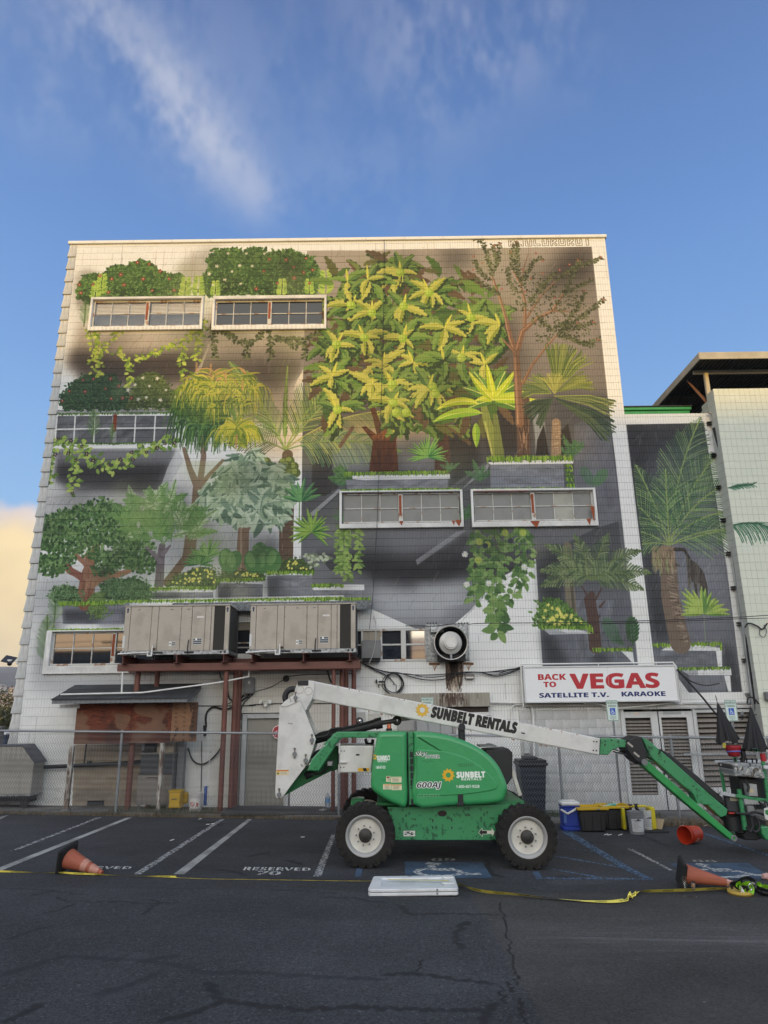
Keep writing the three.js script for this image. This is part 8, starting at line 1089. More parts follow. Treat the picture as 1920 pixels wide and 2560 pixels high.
// -- chain-link fence
{
const t=thing('chain_link_fence','galvanised chain-link fence along the kerb in front of the building','fence',[0,gy(0),FZ(0)]);
const H=1.72,yt=(x)=>gy(x)+ H;
const seg=(name,x0,x1,y,r)=>{for(let X=x0;X<x1-.01;X +=3){const b=Math.min(X+3,x1);part(t,name,rod([X,y(X),FZ(X)],[b,y(b),FZ(b)],r,10),M.galvPost);}};
seg('top_rail',-12,11,yt,.024);
const posts=[[-5.859,1.079][0],[-1.038,.741][0],[3.688,.914][0],8.1,-9.3,[6.039,1.24][0]+ .03];posts.forEach((X,i)=>{part(t,'post',rod([X,gy(X)- .1,FZ(X)- .03],[X,yt(X)+ .01,FZ(X)- .03],.031,12),M.galvPost);part(t,'post_cap',new THREE.SphereGeometry(.034,10,6).translate(X,yt(X)+ .012,FZ(X)- .03),M.galvPost);});
part(t,'mid_rail',[bx([6.28,1.275][0],11,[6.716,1.249][1],[6.719,1.273][1]+ .02,FZ(8)- .03,FZ(8)- .01,.004)],M.galvPost);

const P=[],D=.058,r=.0040,rows=Math.floor((H+.02)/ D);rnd=rngOf(3);
const tri=(a,b)=>{const dx=b[0]- a[0],dy=b[1]- a[1],L=Math.hypot(dx,dy),nx=-dy/L*r,ny=dx/L*r;const f=[[nx,ny,0],[-nx*.5,-ny*.5,r*.87],[-nx*.5,-ny*.5,-r*.87]];for(let k=0;k<3;k++){const u=f[k],v=f[(k+1)%3];const q=[[a,u],[b,u],[b,v],[a,v]].map(([p,o])=>[p[0]+ o[0],p[1]+ o[1],p[2]+ o[2]]);P.push(...q[0],...q[1],...q[2],...q[0],...q[2],...q[3]);}};
for(let X=-11.5;X<10.5;X +=D){const sag=(x,k)=>.006*Math.sin(x*2.1+k*.4)+ .004*Math.sin(x*7+k);let p=null;for(let k=0;k<=rows;k++){const x=X +(k%2?D/2:-D/2)*.98,y=gy(x)+ H+.05-k*D,z=FZ(x)+ .022 +(k%2?.003:-.003)+ sag(x,k);const q=[x,y,z];if(p)tri(p,q);p=q;}}
part(t,'woven_wire',raw(P),mat([.15,.16,.17],.6,.3),{kind:'stuff'});
}
// -- parking signs on perforated posts
{
const face=canvasTex(192,288,(x,w,h)=>{x.fillStyle='#cfdcd6';x.fillRect(0,0,w,h);x.strokeStyle='#2d6a55';x.lineWidth=6;x.beginPath();x.roundRect(6,6,w-12,h-12,16);x.stroke();text(x,'RESERVED',96,36,160,34,'#2d6150');text(x,'PARKING',96,80,136,32,'#2d6150');x.fillStyle='#1f57b4';x.fillRect(52,110,90,92);
x.strokeStyle=x.fillStyle='#e8eef4';x.lineWidth=7;x.lineCap='round';x.beginPath();x.arc(86,127,5,0,7);x.fill();x.beginPath();x.moveTo(87,138);x.lineTo(89,162);x.lineTo(112,162);x.lineTo(121,182);x.lineTo(128,180);x.stroke();x.beginPath();x.moveTo(89,148);x.lineTo(106,148);x.stroke();x.lineWidth=6;x.beginPath();x.arc(94,168,20,2.0,5.0-1.2,false);x.stroke();x.beginPath();x.arc(94,168,21,.3,3.6);x.stroke();x.fillStyle='#8aa79d';for(let i=0;i<5;i++)x.fillRect(40 +(i%2)*10,214+i*11,112 -(i%2)*20,5);});
const fm=new THREE.MeshStandardMaterial({map:face,roughness:.4});
const sign=(l,z,label,foot,tilt)=>{const[x0,y1,x1,y0]=l,cx=(x0+x1)/ 2,w=x1-x0,h=y1-y0,t=thing('parking_sign',label,'sign',[cx,gy(cx),z],'reserved parking signs');delete t.userData.group;
const g=prism([x0,y0,x1,y0,x1,y1,x0,y1],z,z+.004,.001);part(t,'plate',g,M.galv);part(t,'face',plate(x0+.002,x1-.002,y0+.002,y1-.002,z+.006),fm);const px=cx+.0;
part(t,'perforated_post',[bx(px-.022,px-.012,gy(cx),y1-.05,z-.03,z-.004,.002),bx(px+.012,px+.022,gy(cx),y1-.05,z-.03,z-.004,.002),bx(px-.011,px+.011,gy(cx),y1-.05,z-.03,z-.024,.001)],M.galvPost);const hm=[];for(let y=gy(cx)+ .1;y<y0-.02;y +=.055)hm.push(new THREE.CylinderGeometry(.006,.006,.003,8).rotateX(Math.PI/2).translate(px,y,z-.0225));part(t,'post_holes',hm,M.dark,{kind:'stuff'});for(const y of[y1-.035,y0+.035])part(t,'bolt',new THREE.CylinderGeometry(.009,.009,.006,8).rotateX(Math.PI/2).translate(cx,y,z+.009),M.grey);return t;};
sign([4.763,2.402,5.017,1.965],-15.9,'reserved parking sign with a wheelchair symbol below the shop sign');sign([7.277,2.371,7.535,1.933],-15.8,'reserved parking sign with a wheelchair symbol between the umbrellas');sign([.767,2.513,1.035,2.108],-16.1,'reserved parking sign almost hidden behind the lift boom');
}
// -- things on the asphalt
const G3=(l,e=0)=>[l[0],gy(l[0])+ e,l[1]];
{
const X=[3.199,.86][0],w=.29,y0=gy(X)+ .07,z=-16.75,h=[3.195,1.103][1]- y0,t=thing('wheelie_bin','dark wheelie bin behind the fence right of the lift','bin',[X,y0,z]);const bm=mat([.014,.021,.034],.55,0,{map:T.grime});
const s=[[.76,0],[1,h*.93]];part(t,'body',(()=>{const P=[];const c=(k,sx,sz)=>[X+sx*w*s[k][0],y0+.04+s[k][1],z+sz*.3*s[k][0]];const Q=(a,b,d,e)=>{for(const v of[a,b,d,a,d,e])P.push(...v);};for(const[a,b]of[[[-1,1],[1,1]],[[1,1],[1,-1]],[[1,-1],[-1,-1]],[[-1,-1],[-1,1]]])Q(c(0,...a),c(0,...b),c(1,...b),c(1,...a));return raw(P);})(),bm);
part(t,'rim',bx(X-w*1.1,X+w*1.1,y0+h*.93,y0+h,z-.34,z+.34,.015),M.black);part(t,'lid',[bx(X-w*1.05,X+w*1.05,y0+h+.004,y0+h+.05,z-.33,z+.33,.02),bx(X-.16,X+.14,y0+h+.052,y0+h+.11,z-.2,z+.2,.03)],M.black);part(t,'handle',rod([X+w*1.12,y0+h*.97,z-.3],[X+w*1.12,y0+h*.97,z+.3],.02),M.black);for(const k of[-1,1])part(t,'wheel',new THREE.CylinderGeometry(.1,.1,.05,16).rotateZ(Math.PI/2).translate(X+k*.22,y0+.1,z-.25),M.black);
}
{
const p=G3([3.58,-14.86]),[X,y0]=p,z=p[2]- .16,w=.175,t=thing('picnic_cooler','blue picnic cooler with white lid and handle','cooler',[X,y0,z]);const bl=mat([.008,.035,.30],.4,0,{map:T.grime});
part(t,'body',[bx(X-w,X+w,y0,y0+.09,z-.16,z+.16,.02),bx(X-w+.012,X+w-.012,y0+.08,y0+.43,z-.155,z+.155,.02),bx(X-w,X+w,y0+.425,y0+.46,z-.162,z+.162,.012)],bl);part(t,'lid',[bx(X-w-.006,X+w+.006,y0+.462,y0+.53,z-.168,z+.168,.022),bx(X-.13,X+.13,y0+.53,y0+.55,z-.09,z+.09,.02)],M.pvc);part(t,'handle',[bar([X-w-.03,y0+.40,z+.17],[X-w+.1,y0+.32,z+.185],.03,.035,.008),bar([X-w+.09,y0+.32,z+.185],[X+.1,y0+.41,z+.18],.03,.035,.008)],M.pvc);part(t,'badge',plate(X-w+.02,X-.1,y0+.15,y0+.38,z+.158),mat([.05,.12,.34],.4));
}
{
const yl=mat([.56,.36,.01],.45,0,{map:T.grime}),p=G3([3.95,-14.74]),w=.275,d=.24,h=.40,mk=(X,y0,z,label)=>{const t=thing('storage_tote',label,'storage box',[X,y0,z]);part(t,'tub',(()=>{const g=bx(-w,w,0,h,-d,d,.03),q=g.attributes.position;for(let k=0;k<q.count;k++){const f=.84+.16*q.getY(k)/ h;q.setX(k,q.getX(k)*f);q.setZ(k,q.getZ(k)*f);}g.translate(X,y0,z);return g;})(),M.black);for(const a of[-.16,0,.16])part(t,'tub_rib',bx(X+a-.02,X+a+.02,y0+.04,y0+h-.05,z+d*.9-.01,z+d*.93+.012,.006),M.black);part(t,'lid_rim',prism([-w-.03,-d-.03,w+.03,-d-.03,w+.03,d+.03,-w-.03,d+.03],0,.045,.008,[[-w+.05,-d+.05,w-.05,-d+.05,w-.05,d-.05,-w+.05,d-.05]]).rotateX(-Math.PI/2).translate(X,y0+h,z),yl);part(t,'lid_panel',bx(X-w+.05,X+w-.05,y0+h-.02,y0+h+.012,z-d+.05,z+d-.05,.004),yl);part(t,'handle',bx(X+w*.25,X+w*.5,y0+h+.005,y0+h+.03,z+d+.028,z+d+.036,.003),M.grey);return t;};
mk(p[0]+ .02,p[1],p[2]- .24,'black storage tote with yellow lid, beside the blue cooler');const q=G3([4.49,-14.85]);mk(q[0]+ .03,q[1],q[2]- .40,'black storage tote with papers and bottles on its yellow lid');
rnd=rngOf(8);for(let i=0;i<5;i++){const a=q[0]+ rr(-.16,.12),b=q[2]- .40+rr(-.1,.1);solo('paper_scrap',['crumpled white paper on the second tote lid','green and white packet on the second tote lid','small teal bottle on the second tote lid','folded white leaflet on the second tote lid','brown scrap on the second tote lid'][i],'litter',[a,q[1]+ h,b],i===2?rod([a-.08,q[1]+ h+.04,b],[a+.08,q[1]+ h+.045,b+.03],.025,10):bar([a-.07,q[1]+ h+.03+.006*i,b],[a+.06,q[1]+ h+.04+.008*i,b+.05],.09,.012,.004,[.2,1,.1]),mat([[.6,.6,.56],[.3,.5,.36],[.1,.4,.36],[.6,.58,.54],[.3,.2,.1]][i],.7));}

const c=G3([5.19,-14.82]),t=thing('yellow_cart','yellow plastic caddy on a dark board behind the pails','caddy',[c[0],c[1],c[2]- .25]);const ym=mat([.62,.52,.02],.45,0,{map:T.grime});part(t,'side_panel',bx(c[0]- .05,c[0]+ .05,c[1]+ .035,c[1]+ .44,c[2]- .36,c[2]- .1,.02),ym);part(t,'top_handle',bx(c[0]- .33,c[0]- .07,c[1]+ .42,c[1]+ .46,c[2]- .34,c[2]- .24,.015),ym);part(t,'far_panel',bx(c[0]- .60,c[0]- .54,c[1]+ .035,c[1]+ .43,c[2]- .34,c[2]- .1,.02),ym);part(t,'base_board',bx(c[0]- .5,c[0]+ .22,c[1],c[1]+ .03,c[2]- .4,c[2]+ .06,.006),M.dark);part(t,'cardboard',bar([c[0]+ .06,c[1]+ .04,c[2]- .15],[c[0]+ .18,c[1]+ .2,c[2]- .3],.2,.01,.002),mat([.36,.28,.17],.9));
for(const l of[[4.764,.274,4.787,.36],[4.933,.259,4.895,.365]])solo('black_glove',l[0]<[4.842,.273][0]?'black work glove standing up behind the totes, left one':'black work glove standing up behind the totes, right one','glove',[l[0],l[1],-15],[rod([l[0],l[1],-15],[l[2],l[3],-15],.035,8),...[-1,0,1].map((k)=>rod([l[2],l[3],-15],[l[2]+ k*.035,l[3]+ .05,-15],.012,6))],M.black);
}
{
const p=G3([5.34,-13.53]),r=.15,L=.36,t=thing('orange_bucket','orange-red bucket lying on its side on the asphalt','bucket',p);const om=mat([.60,.05,.015],.4,0,{map:T.grime,side:THREE.DoubleSide});const g=(l)=>{l.rotateZ(-Math.PI/2);l.rotateY(.55);l.translate(p[0]- .10,p[1]+ r,p[2]- .06);return l;};const up=(l)=>{l.rotateX(Math.PI);l.translate(0,L,0);return l;};
part(t,'body',g(up(lathe([[.0,.004],[r*.85,0],[r*.87,.02],[r*.96,L*.78],[r,L],[r*.965,L],[r*.84,.025],[0,.02]],32))),om);for(const k of[.78,.86,.98])part(t,'rib',g(up(new THREE.TorusGeometry(r*(.85+.15*k)+ .003,.007,6,28).rotateX(Math.PI/2).translate(0,L*k,0))),om);const lg=new THREE.CylinderGeometry(r*.985,r*.90,L*.4,20,1,true,1.8,1.2);lg.translate(0,L*.45,0);lg.userData.keepUV=true;part(t,'printed_label',g(up(lg)),new THREE.MeshStandardMaterial({transparent:true,roughness:.5,map:clearTex(128,64,(x)=>{x.fillStyle='#e8c8b8';for(let i=0;i<5;i++)x.fillRect(14+i*20,18,12,30);})}));
}
function cone(base,dir,L,R,label,wrap,lettering){
const t=thing('traffic_cone',label,'traffic cone',base);const q=new THREE.Quaternion().setFromUnitVectors(V(0,1,0),dir),put=(n,g,m)=>{const gg=merge(Array.isArray(g)?g:[g]);gg.applyQuaternion(q);gg.translate(...base);gg.userData.keepUV=true;return part(t,n,gg,m);};
const om=mat([.36,.10,.055],.7,0,{map:T.streak});const rad=(y)=>lerp(R,.028,y/L);
put('body',lathe([[R,.02],[rad(L*.3),L*.3],[rad(L*.6),L*.6],[.032,L-.01],[.026,L],[.018,L],[R*.9,.02]],32),om);put('foot',[bx(-R*1.32,R*1.32,-.035,.02,-R*1.32,R*1.32,.02),bx(-R*1.1,R*1.1,.02,.035,-R*1.1,R*1.1,.01)],mat([.022,.022,.024],.85,0,{map:T.concrete}));
const sleeve=(y0,y1)=>lathe([[rad(y0)+ .005,y0],[rad(y1)+ .005,y1]],32);for(const[a,b]of wrap)put('reflective_band',sleeve(L*a,L*b),new THREE.MeshStandardMaterial({roughness:.5,map:canvasTex(128,64,(x,w,h)=>{x.fillStyle='#b5806f';x.fillRect(0,0,w,h);for(let i=0;i<190;i++){x.fillStyle=['#d8c6c0','#b26a58','#e2d8d4','#a85a48'][i%4];x.fillRect(hash2(i,1)*w,hash2(i,2)*h,3+10*hash2(i,3),2+6*hash2(i,4));}}),side:THREE.DoubleSide}));
return{t,put,rad};
}
{
const a=G3([-4.52,-10.81]),b=G3([-3.82,-10.55]);const d=V(b[0]- a[0],0,b[2]- a[2]),R=.138,L=.62;const dir=V(.92,-.27,.25).normalize();
cone([a[0]- .04,gy(a[0])+ .19,a[2]- .16],dir,L,R,'weathered orange traffic cone lying on its side at the left of the tape',[[.48,.62],[.70,.9]]);
const c=G3([3.88,-10.32]),dirB=V(.97,-.185,.17).normalize(),k=cone([c[0]+ .06,gy(c[0])+ .172,c[2]- .14],dirB,.66,.130,'orange traffic cone with black lettering lying beside the champagne flutes',[[.84,.97]]);
const g=new THREE.CylinderGeometry(k.rad(.31)+ .003,k.rad(.17)+ .003,.14,24,1,true,-1.75,2.0);g.translate(0,.24,0);g.userData.keepUV=true;const lt=clearTex(256,128,(x,w,h)=>{text(x,'VAN INC.',w/2,h*.48,w*.86,h*.55,'#1d0f0a');});const gg=prep(g);gg.rotateY(.9);k.put('black_lettering',gg,new THREE.MeshStandardMaterial({map:lt,transparent:true,roughness:.6}));
}
{
const word=canvasTex(512,32,(x,w,h)=>{x.fillStyle='#efdf62';x.fillRect(0,0,w,h);text(x,'CAUTION',w*.2,h/2,120,20,'#161408');text(x,'CUIDADO',w*.7,h/2,120,20,'#161408');});word.wrapS=THREE.RepeatWrapping;
const tm=new THREE.MeshStandardMaterial({map:word,roughness:.4,side:THREE.DoubleSide});
const ribbon=(l,e,wf)=>{const c=new THREE.CatmullRomCurve3(pairs(l).map(([a,b])=>V(a,0,b))),n=160,P=[],U=[],pts=c.getPoints(n);let s=0;const row=[];for(let i=0;i<=n;i++){const p=pts[i],q=pts[Math.min(n,i+1)],o=pts[Math.max(0,i-1)],d=q.clone().sub(o).normalize();if(i)s +=p.distanceTo(pts[i-1]);const[w,tw]=wf(i/n),a=tw;const nx=-d.z,nz=d.x;row.push([[p.x+nx*w*Math.cos(a),gy(p.x)+ e+Math.abs(w*Math.sin(a))+ w*Math.sin(a),p.z+nz*w*Math.cos(a)],[p.x-nx*w*Math.cos(a),gy(p.x)+ e+Math.abs(w*Math.sin(a))- w*Math.sin(a),p.z-nz*w*Math.cos(a)],s/.62]);}for(let i=0;i<n;i++){const[a,b,u]=row[i],[c2,d2,v]=row[i+1];P.push(...a,...b,...d2,...a,...d2,...c2);U.push(u,1,u,0,v,0,u,1,v,0,v,1);}return raw(P,U);};
solo('caution_tape','yellow caution tape running over the asphalt to the cone by the harness','tape',[2.5,gy(2.5),-10.2],[ribbon([.56,-10.43,.95,-10.34,1.05,-10.14,1.21,-9.98,1.57,-9.87,1.95,-9.75,2.36,-9.66,2.71,-9.61,2.87,-9.66,2.99,-9.77,3.11,-9.96,3.23,-10.1,3.36,-10.09,3.83,-10.14,4.23,-10.23,4.56,-10.29],.012,(t)=>[.034,.25+.5*Math.sin(t*9)+(t>.56&&t<.68?1.1*Math.sin((t-.56)*60):0)])],tm);
solo('caution_tape','thin twisted stretch of yellow caution tape behind the left cone','tape',[-3,gy(-3),-10.5],[ribbon([-5.66,-10.91,-5.45,-10.89,-4.98,-10.87,-4.62,-10.86,-4.34,-10.8,-3.87,-10.76,-3.31,-10.7,-2.91,-10.66],.012,(t)=>[.013,.9+.5*Math.sin(t*14)]),ribbon([-2.91,-10.66,-2.46,-10.61,-1.51,-10.59,-.72,-10.57,-.06,-10.57,.07,-10.56],.01,()=>[.005,.9])],tm);
const c=G3([4.54,-10.12]);const t=thing('tape_roll','roll of yellow caution tape under the safety harness','tape roll',c);part(t,'roll',lathe([[.07,0],[.155,0],[.155,.05],[.07,.05],[.07,0]],36).translate(...c),mat([.52,.36,.07],.5,0,{map:T.grime}));
}
{
const A=G3([-.26,-9.89]),B=G3([.89,-9.79]),x0=A[0],x1=B[0],z1=(A[2]+ B[2])/ 2,z0=z1-.72,Y=gy((x0+x1)/ 2),t=thing('folding_board','white folding plastic barrier board lying flat on the asphalt','board',[(x0+x1)/ 2,Y,z1]);
const L=[[.0,.005],[.045,.05]];L.forEach(([a,b],i)=>{const y=Y+a,s=.07*i;part(t,'frame_panel',prism([x0+.06+s*.0,z0,x1-.02,z0,x1,z0+.05,x1-.01,z1-.05,x1-.03,z1,x0+.02,z1,x0,z1-.05,x0+.05,z0+.05].map((v)=>v).map((v,k)=>(k%2?-v:v)),0,.038,.008,i?[[x0+.17,-(z1-.14),x1-.18,-(z1-.14),x1-.18,-(z0+.12),x0+.17,-(z0+.12)]]:[]).rotateX(-Math.PI/2).translate(0,y+.004,0),mat([.74,.75,.76],.35,0,{map:T.grime}));});
part(t,'inset_panel',bx(x0+.16,x1-.17,Y+.05,Y+.07,z0+.11,z1-.13,.003),mat([.66,.68,.70],.4,0,{map:T.grime}));part(t,'hinge',[bx(x1-.16,x1-.02,Y+.088,Y+.105,z0+.1,z0+.2,.006),bx(x1-.2,x1-.03,Y+.088,Y+.10,z1-.3,z1-.22,.006)],M.pvc);for(const[a,b]of[[x1-.28,.03],[x1-.28,.07],[(x0+x1)/ 2-.06,.0]])part(t,'rivet',b?new THREE.CylinderGeometry(.014,.014,.006,10).rotateX(Math.PI/2).translate(a,Y+b,z1+.001):bx(a,a+.06,Y+.089,Y+.094,z0+.03,z0+.05,.002),M.grey);
solo('caution_tape','end of the caution tape drawn across the white board','tape',[.4,Y+.1,-10.2],bar([x0+.25,Y+.096,z0+.25],[x1-.1,Y+.10,z0+.36],.03,.003,.001),mat([.58,.50,.12],.5));
}
{
const gm=mat([1,1,1],.02,0,{phys:true,transmission:1,thickness:.002,ior:1.5}),H=[.235,.185];[[3.77,-9.95],[3.87,-9.94]].forEach((l,i)=>{const p=G3(l),h=H[i],t=thing('champagne_flute',i?'shorter champagne flute with a little drink left, right one':'taller empty champagne flute, left one','glass',p);const c=h*.42,r=i?.030:.032;
part(t,'foot',lathe([[0,0],[.036,0],[.036,.003],[.006,.010],[0,.010]],28).translate(...p),gm);part(t,'stem',rod([p[0],p[1]+ .009,p[2]],[p[0],p[1]+ c,p[2]],.0042,10),gm);part(t,'bowl',lathe([[0,c],[.008,c+.004],[r*.8,c +(h-c)*.4],[r,c +(h-c)*.75],[r*(i?1.04:.9),h],[r*(i?1.0:.86),h],[r*.95,c +(h-c)*.75],[r*.74,c +(h-c)*.42],[.004,c+.012],[0,c+.012]],28).translate(...p),gm);if(i)part(t,'drink',lathe([[0,c+.014],[r*.7,c +(h-c)*.42],[r*.9,c +(h-c)*.72],[0,c +(h-c)*.72]],20).translate(...p),mat([.75,.52,.32],.05,0,{phys:true,transmission:.7,thickness:.01}));});
}
{
const c=G3([4.7,-10.27]),t=thing('safety_harness','heap of lime green and black safety harness beside the tape roll','harness',c);const hv=mat([.30,.72,.02],.6,0,{map:T.streak}),bl=M.black;rnd=rngOf(19);
const P=(x,y)=>{const q=[4.333,-.028],q2=[4.897,.185];return[lerp(q[0],q2[0],(x-1000)/ 659),lerp(q[1],q2[1],(y-700)/ -300)];};
const strap=(l,w,m,z)=>{const p=l.map(([a,b],i)=>V(...P(a,b),z-.02*Math.sin(i*1.7))),cv=new THREE.CatmullRomCurve3(p),n=26,pos=[],pt=cv.getPoints(n);for(let i=0;i<n;i++){const a=pt[i],b=pt[i+1],d=b.clone().sub(a).normalize(),u=V(-d.y*w,d.x*w,w*.7),k=V(0,0,.006);for(const[q,s]of[[k,1],[k.clone().negate(),-1]]){const f=[a.clone().add(u).add(q),a.clone().sub(u).add(q),b.clone().sub(u).add(q),b.clone().add(u).add(q)];for(const j of s>0?[0,1,2,0,2,3]:[0,2,1,0,3,2])pos.push(f[j].x,f[j].y,f[j].z);}}return raw(pos);};
for(const l of[[[1080,640],[1070,560],[1150,540],[1240,470],[1340,470],[1420,530],[1400,620]],[[1100,560],[1190,640],[1230,600],[1300,660],[1390,640]],[[1390,640],[1450,700],[1550,740],[1640,740],[1700,720]],[[1420,610],[1500,650],[1600,690],[1700,700]],[[1210,500],[1220,600],[1260,650]]])part(t,'black_strap',strap(l,.022,bl,-10.02),bl);
for(const l of[[[1130,600],[1160,560],[1200,530]],[[1170,640],[1200,600],[1240,560],[1330,540]],[[1260,540],[1330,560],[1350,620],[1320,700]],[[1240,690],[1290,650],[1340,690]],[[1520,590],[1580,610],[1640,620]],[[1440,550],[1480,570],[1500,600]],[[1650,590],[1690,600]]])part(t,'lime_strap',strap(l,.026,hv,-10.0),hv);for(const l of[[[1180,590],[1210,640],[1220,700]],[[1360,530],[1410,560]],[[1180,690],[1215,620]]])part(t,'silver_strap',strap(l,.010,M.pvc,-9.985),M.pvc);
const d=P(1322,600);part(t,'d_ring',new THREE.TorusGeometry(.03,.008,8,20).scale(.7,1.25,1).translate(d[0],d[1],-9.97),M.chrome);for(let i=0;i<6;i++){const q=P(1500+i*26,690+i*7);part(t,'buckle',bx(q[0]- .015,q[0]+ .015,q[1]- .012,q[1]+ .012,-10.0,-9.975,.004),M.black);}
const sc=G3([5.3,-10.94]);solo('pink_rag','crumpled pink rag at the right edge beside the harness','rag',sc,(()=>{const g=new THREE.IcosahedronGeometry(.055,3),p=g.attributes.position;for(let k=0;k<p.count;k++){const f=.7+.6*fbm(p.getX(k)*40+9,p.getY(k)*40+p.getZ(k)*30,2,3);p.setXYZ(k,p.getX(k)*f*1.3,p.getY(k)*f*.8,p.getZ(k)*f);}g.computeVertexNormals();return g.translate(sc[0],sc[1]+ .04,sc[2]);})(),mat([.5,.30,.26],.8));
}
{
const b=[-1.286,.262];const t=thing('water_jug','clear blue water jug standing on the step by the fence','bottle',[b[0],b[1],-16.3]);part(t,'body',lathe([[0,0],[.05,0],[.055,.02],[.05,.09],[.055,.1],[.055,.17],[.05,.2],[.018,.26],[.016,.29],[0,.29]],20).translate(b[0],b[1],-16.3),mat([.62,.72,.80],.1,0,{phys:true,transmission:.6,thickness:.01}));part(t,'label_band',new THREE.CylinderGeometry(.0565,.0565,.07,20,1,true).translate(b[0],b[1]+ .135,-16.3),mat([.10,.25,.5],.5,0,{side:THREE.DoubleSide}));part(t,'cap',rod([b[0],b[1]+ .285,-16.3],[b[0],b[1]+ .31,-16.3],.02,12),M.pvc);
const c=G3([-1.41,-16.54],.0),o=thing('paint_pot','small dented paint pot below the step','pot',c);part(o,'body',lathe([[0,0],[.075,0],[.082,.12],[.088,.12],[.088,.135],[.07,.135],[.065,.02],[0,.02]],22).translate(...c),mat([.36,.36,.34],.5,.4,{map:T.rust}));part(o,'rim',new THREE.TorusGeometry(.084,.006,6,22).rotateX(Math.PI/2).translate(c[0],c[1]+ .135,c[2]),M.galv);
rnd=rngOf(44);const L=pairs([4.1,-14.43,4.16,-14.4,4.36,-14.4]).concat(pairs([5.95,-15.52,6.48,-15.62]),pairs([-3.91,-15.9,-3.58,-15.23,-3.5,-15.29,-3.77,-13.44,-1.54,-13.9]));const says=['pale paper scrap on the asphalt before the totes','tiny white scrap beside the paper before the totes','white crumb on the asphalt before the second tote','white tissue by the dry grass above the orange bucket','white tissue by the kerb under the green jib','white scrap lying on the wet stain near the kerb','white scrap in the dark stain by the faded line','small leaf in the dark stain by the faded line','white speck between the reserved stall lines','white speck left of the lift on the asphalt'];L.forEach(([X,z],i)=>solo('litter',says[i],'litter',[X,gy(X),z],bar([X-.03-.02*hash2(i,2),gy(X)+ .012,z],[X+.03,gy(X)+ .016+.02*hash2(i,1),z+.02],.03,.006,.002,[.1,1,.2]),M.pvc));
}
{
const grass=(name,label,n,zone,hmin,hmax,cols,seed)=>{rnd=rngOf(seed);const P=[],C=[];for(let i=0;i<n;i++){const[X,z]=zone(),y=gy(X)+ .0,h=rr(hmin,hmax),a=rr(0,6.28),ln=rr(.1,1.1)*h,w=rr(.003,.008),c=cols[Math.floor(rnd()*cols.length)];const p=(t)=>[X+Math.cos(a)*ln*t*t,y+h*(t-.25*t*t*ln/h),z+Math.sin(a)*ln*t*t];const s=[-Math.sin(a)*w,0,Math.cos(a)*w];for(let k=0;k<3;k++){const t0=k/3,t1=(k+1)/ 3,A=p(t0),B=p(t1),f0=1-t0,f1=1-t1;const q=[[A[0]+ s[0]*f0,A[1],A[2]+ s[2]*f0],[A[0]- s[0]*f0,A[1],A[2]- s[2]*f0],[B[0]- s[0]*f1,B[1],B[2]- s[2]*f1],[B[0]+ s[0]*f1,B[1],B[2]+ s[2]*f1]];for(const j of[0,1,2,0,2,3]){P.push(...q[j]);C.push(...c);}}}
const g=raw(P);const m=new THREE.Mesh(g,new THREE.MeshStandardMaterial({vertexColors:true,roughness:.9,side:THREE.DoubleSide}));g.setAttribute('color',new THREE.BufferAttribute(new Float32Array(C),3));m.name=numbered(name);m.userData={label,kind:'stuff',category:'grass'};m.castShadow=m.receiveShadow=true;scene.add(m);};
const dry=[[.20,.155,.095],[.16,.12,.075],[.24,.19,.12],[.11,.085,.055]],gr=[[.05,.085,.025],[.07,.10,.03],[.035,.06,.02]];
grass('dry_grass','dry brown grass along the kerb below the left fence',3600,()=>{const X=-9.4+8.6*Math.pow(rnd(),.8);return[X,KZ(X)+ .04+rr(-.12,.05)];},.02,.13,dry,71);grass('dry_grass','thick dry grass along the kerb under the jib at right',5200,()=>{const X=rr(4.9,9.4);return[X,KZ(X)+ rr(-.25,.16)];},.04,.22,dry,72);
grass('green_weeds','green weeds at the fence foot by the steel cabinet',1500,()=>{const c=rnd()<.5?-4.3:-5.4;return[c+rr(-.7,.7),KZ(c)- rr(0,.2)];},.05,.28,[...gr,...dry.slice(0,2)],73);grass('green_weeds','low green weeds on the strip behind the totes',2400,()=>{const X=rr(3.4,5.9);return[X,-16.4+rr(-.3,.25)];},.05,.24,gr,74);grass('green_weeds','weeds round the post base left of the lift',700,()=>{const X=-.65+rr(-.3,.35);return[X,KZ(X)- rr(-.02,.15)];},.05,.34,[...gr,...dry],75);
}
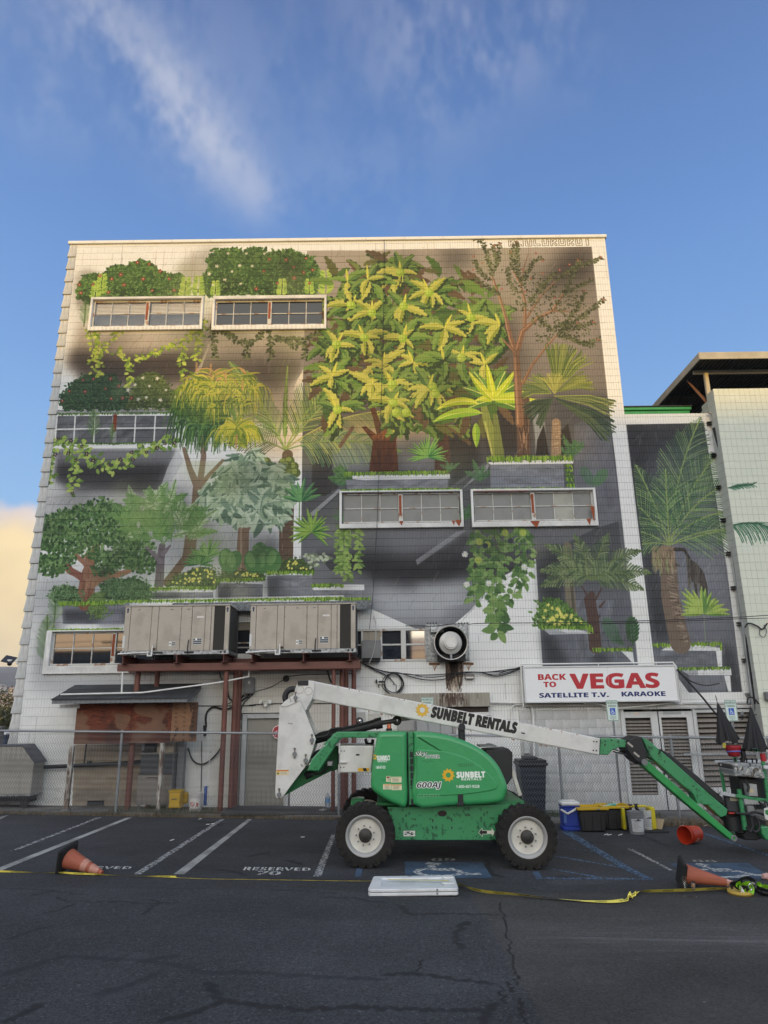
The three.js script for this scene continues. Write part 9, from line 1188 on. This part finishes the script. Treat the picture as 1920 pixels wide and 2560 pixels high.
// -- far left: wall, tree, hill with a town
{
const yt=[-23.505,2.033][1];const w=thing('cream_house','plain cream house wall beyond the left corner of the building','building',[-27,0,-46]);part(w,'wall',bx(-60,-23.5,-1,yt-.25,-52,-45,.02),mat([.62,.56,.42],.8,0,{map:T.streak}));part(w,'roof_edge',bx(-60.2,-23.3,yt-.245,yt,-52.2,-44.8,.03),mat([.62,.57,.46],.8));
const bb=[-10.465,1.742];const bn=thing('blue_container','dark blue container behind the fence at the left edge','container',[bb[0]- .7,.1,-20]);part(bn,'body',bx(bb[0]- 2.4,bb[0]+ .17,.1,[-10.411,1.717][1],-21.5,-20,.03),mat([.03,.05,.10],.5,0,{map:T.streak}));part(bn,'lid',bx(bb[0]- 2.45,bb[0]+ .2,[-10.411,1.719][1],[-10.416,1.759][1],-21.55,-19.95,.02),M.pvc);
const cp=[-9.089,1.914];const cpl=thing('concrete_post','weathered grey post at the foot of the left corner','post',[cp[0],.15,-17.2]);part(cpl,'shaft',bx(cp[0]- .02,cp[0]+ .14,.1,[-8.852,1.944][1],-17.28,-17.12,.01),M.concrete);part(cpl,'cap',bx(cp[0]- .04,cp[0]+ .16,[-8.852,1.944][1]+ .002,[-8.852,1.944][1]+ .05,-17.3,-17.1,.01),M.concrete);
const tree=(X,z,h,r,label,seed)=>{rnd=rngOf(seed);const t=thing('round_tree',label,'tree',[X,0,z]);part(t,'trunk',[rod([X,-.5,z],[X,h*.6,z],.22,10,.12),...[0,1,2,3].map((k)=>rod([X,h*(.3+.08*k),z],[X+Math.cos(k*1.7)*r*.6,h*(.6+.05*k),z+Math.sin(k*1.7)*r*.6],.09,7,.03))],mat([.10,.075,.05],.9));const P=[];for(let i=0;i<5200;i++){const u=rr(-1,1),a=rr(0,6.283),q=Math.pow(rnd(),.4),lump=.8+.35*fbm(a*1.6+seed,u*3,3,4),s=Math.sqrt(1-u*u),c=[X+r*q*lump*s*Math.cos(a),h*.62+r*.85*q*lump*u,z+r*q*lump*s*Math.sin(a)],d=V(rr(-1,1),rr(-1,1),rr(-1,1)).normalize(),e=V(rr(-1,1),rr(-1,1),rr(-1,1)).normalize(),k=rr(.07,.15);P.push(...c,c[0]+ d.x*k,c[1]+ d.y*k,c[2]+ d.z*k,c[0]+ e.x*k*.6,c[1]+ e.y*k*.6,c[2]+ e.z*k*.6);}part(t,'crown',raw(P),mat([.085,.085,.022],.85,0,{side:THREE.DoubleSide}));};
tree([-19.837,2.637][0],-38,[-19.847,2.992][1]*1.02,2.1,'dark olive tree above the cream wall at the left edge',5);tree([-20.216,2.642][0],-39,[-20.356,2.913][1],2.0,'second olive tree at the very left edge of the picture',9);

const hp=(px)=>0,P=[],U=[];const nx=90,nz=40,X0=-2600,X1=-300,Z0=-2600,Z1=-420;const hy=(X,z)=>{const d=(-z-420)/ 2180;return -4+150*smooth(0,.85,d)*(.62+.5*fbm(X*.0016,z*.0016,5,61))+ 14*(fbm(X*.01,z*.01,4,62)- .5);};
for(let i=0;i<nx;i++)for(let j=0;j<nz;j++){const q=[[i,j],[i,j+1],[i+1,j+1],[i+1,j]].map(([a,b])=>{const X=lerp(X0,X1,a/nx),z=lerp(Z1,Z0,b/nz);return[X,hy(X,z),z];});for(const k of[0,2,1,0,3,2])P.push(...q[k]);}
const hill=solo('hill','grey-green hillside with a town at its foot, far left',null,[-900,0,-1200],raw(P),mat([.085,.085,.075],.95,0,{map:T.concrete}),null,'structure');
rnd=rngOf(15);const hb=merge([bx(-6,6,0,5,-5,5,.1)]),hr=merge([prism([-7,5.01,7,5.01,0,8],-5.5,5.5,.05)]),hm=mat([.72,.70,.66],.8),rm=mat([.30,.24,.20],.85),hmat=[hm,mat([.62,.55,.45],.8)];
for(let i=0;i<26;i++){const z=-rr(700,1150),X=z*rr(.49,.58),t=thing('hillside_house','small pale house in the town at the foot of the far hill','house',[X,hy(X,z)- .5,z],'houses at the foot of the far hill');t.rotation.y=rr(-.7,.7);t.scale.setScalar(rr(.8,1.6));const w=new THREE.Mesh(hb,hmat[i%2]);w.name='wall';const r=new THREE.Mesh(hr,rm);r.name='roof';for(const m of[w,r]){m.castShadow=m.receiveShadow=true;t.add(m);}}
scene.fog=new THREE.FogExp2(new THREE.Color().setRGB(.45,.50,.58),.00028);
}
renderer.render(scene,camera);
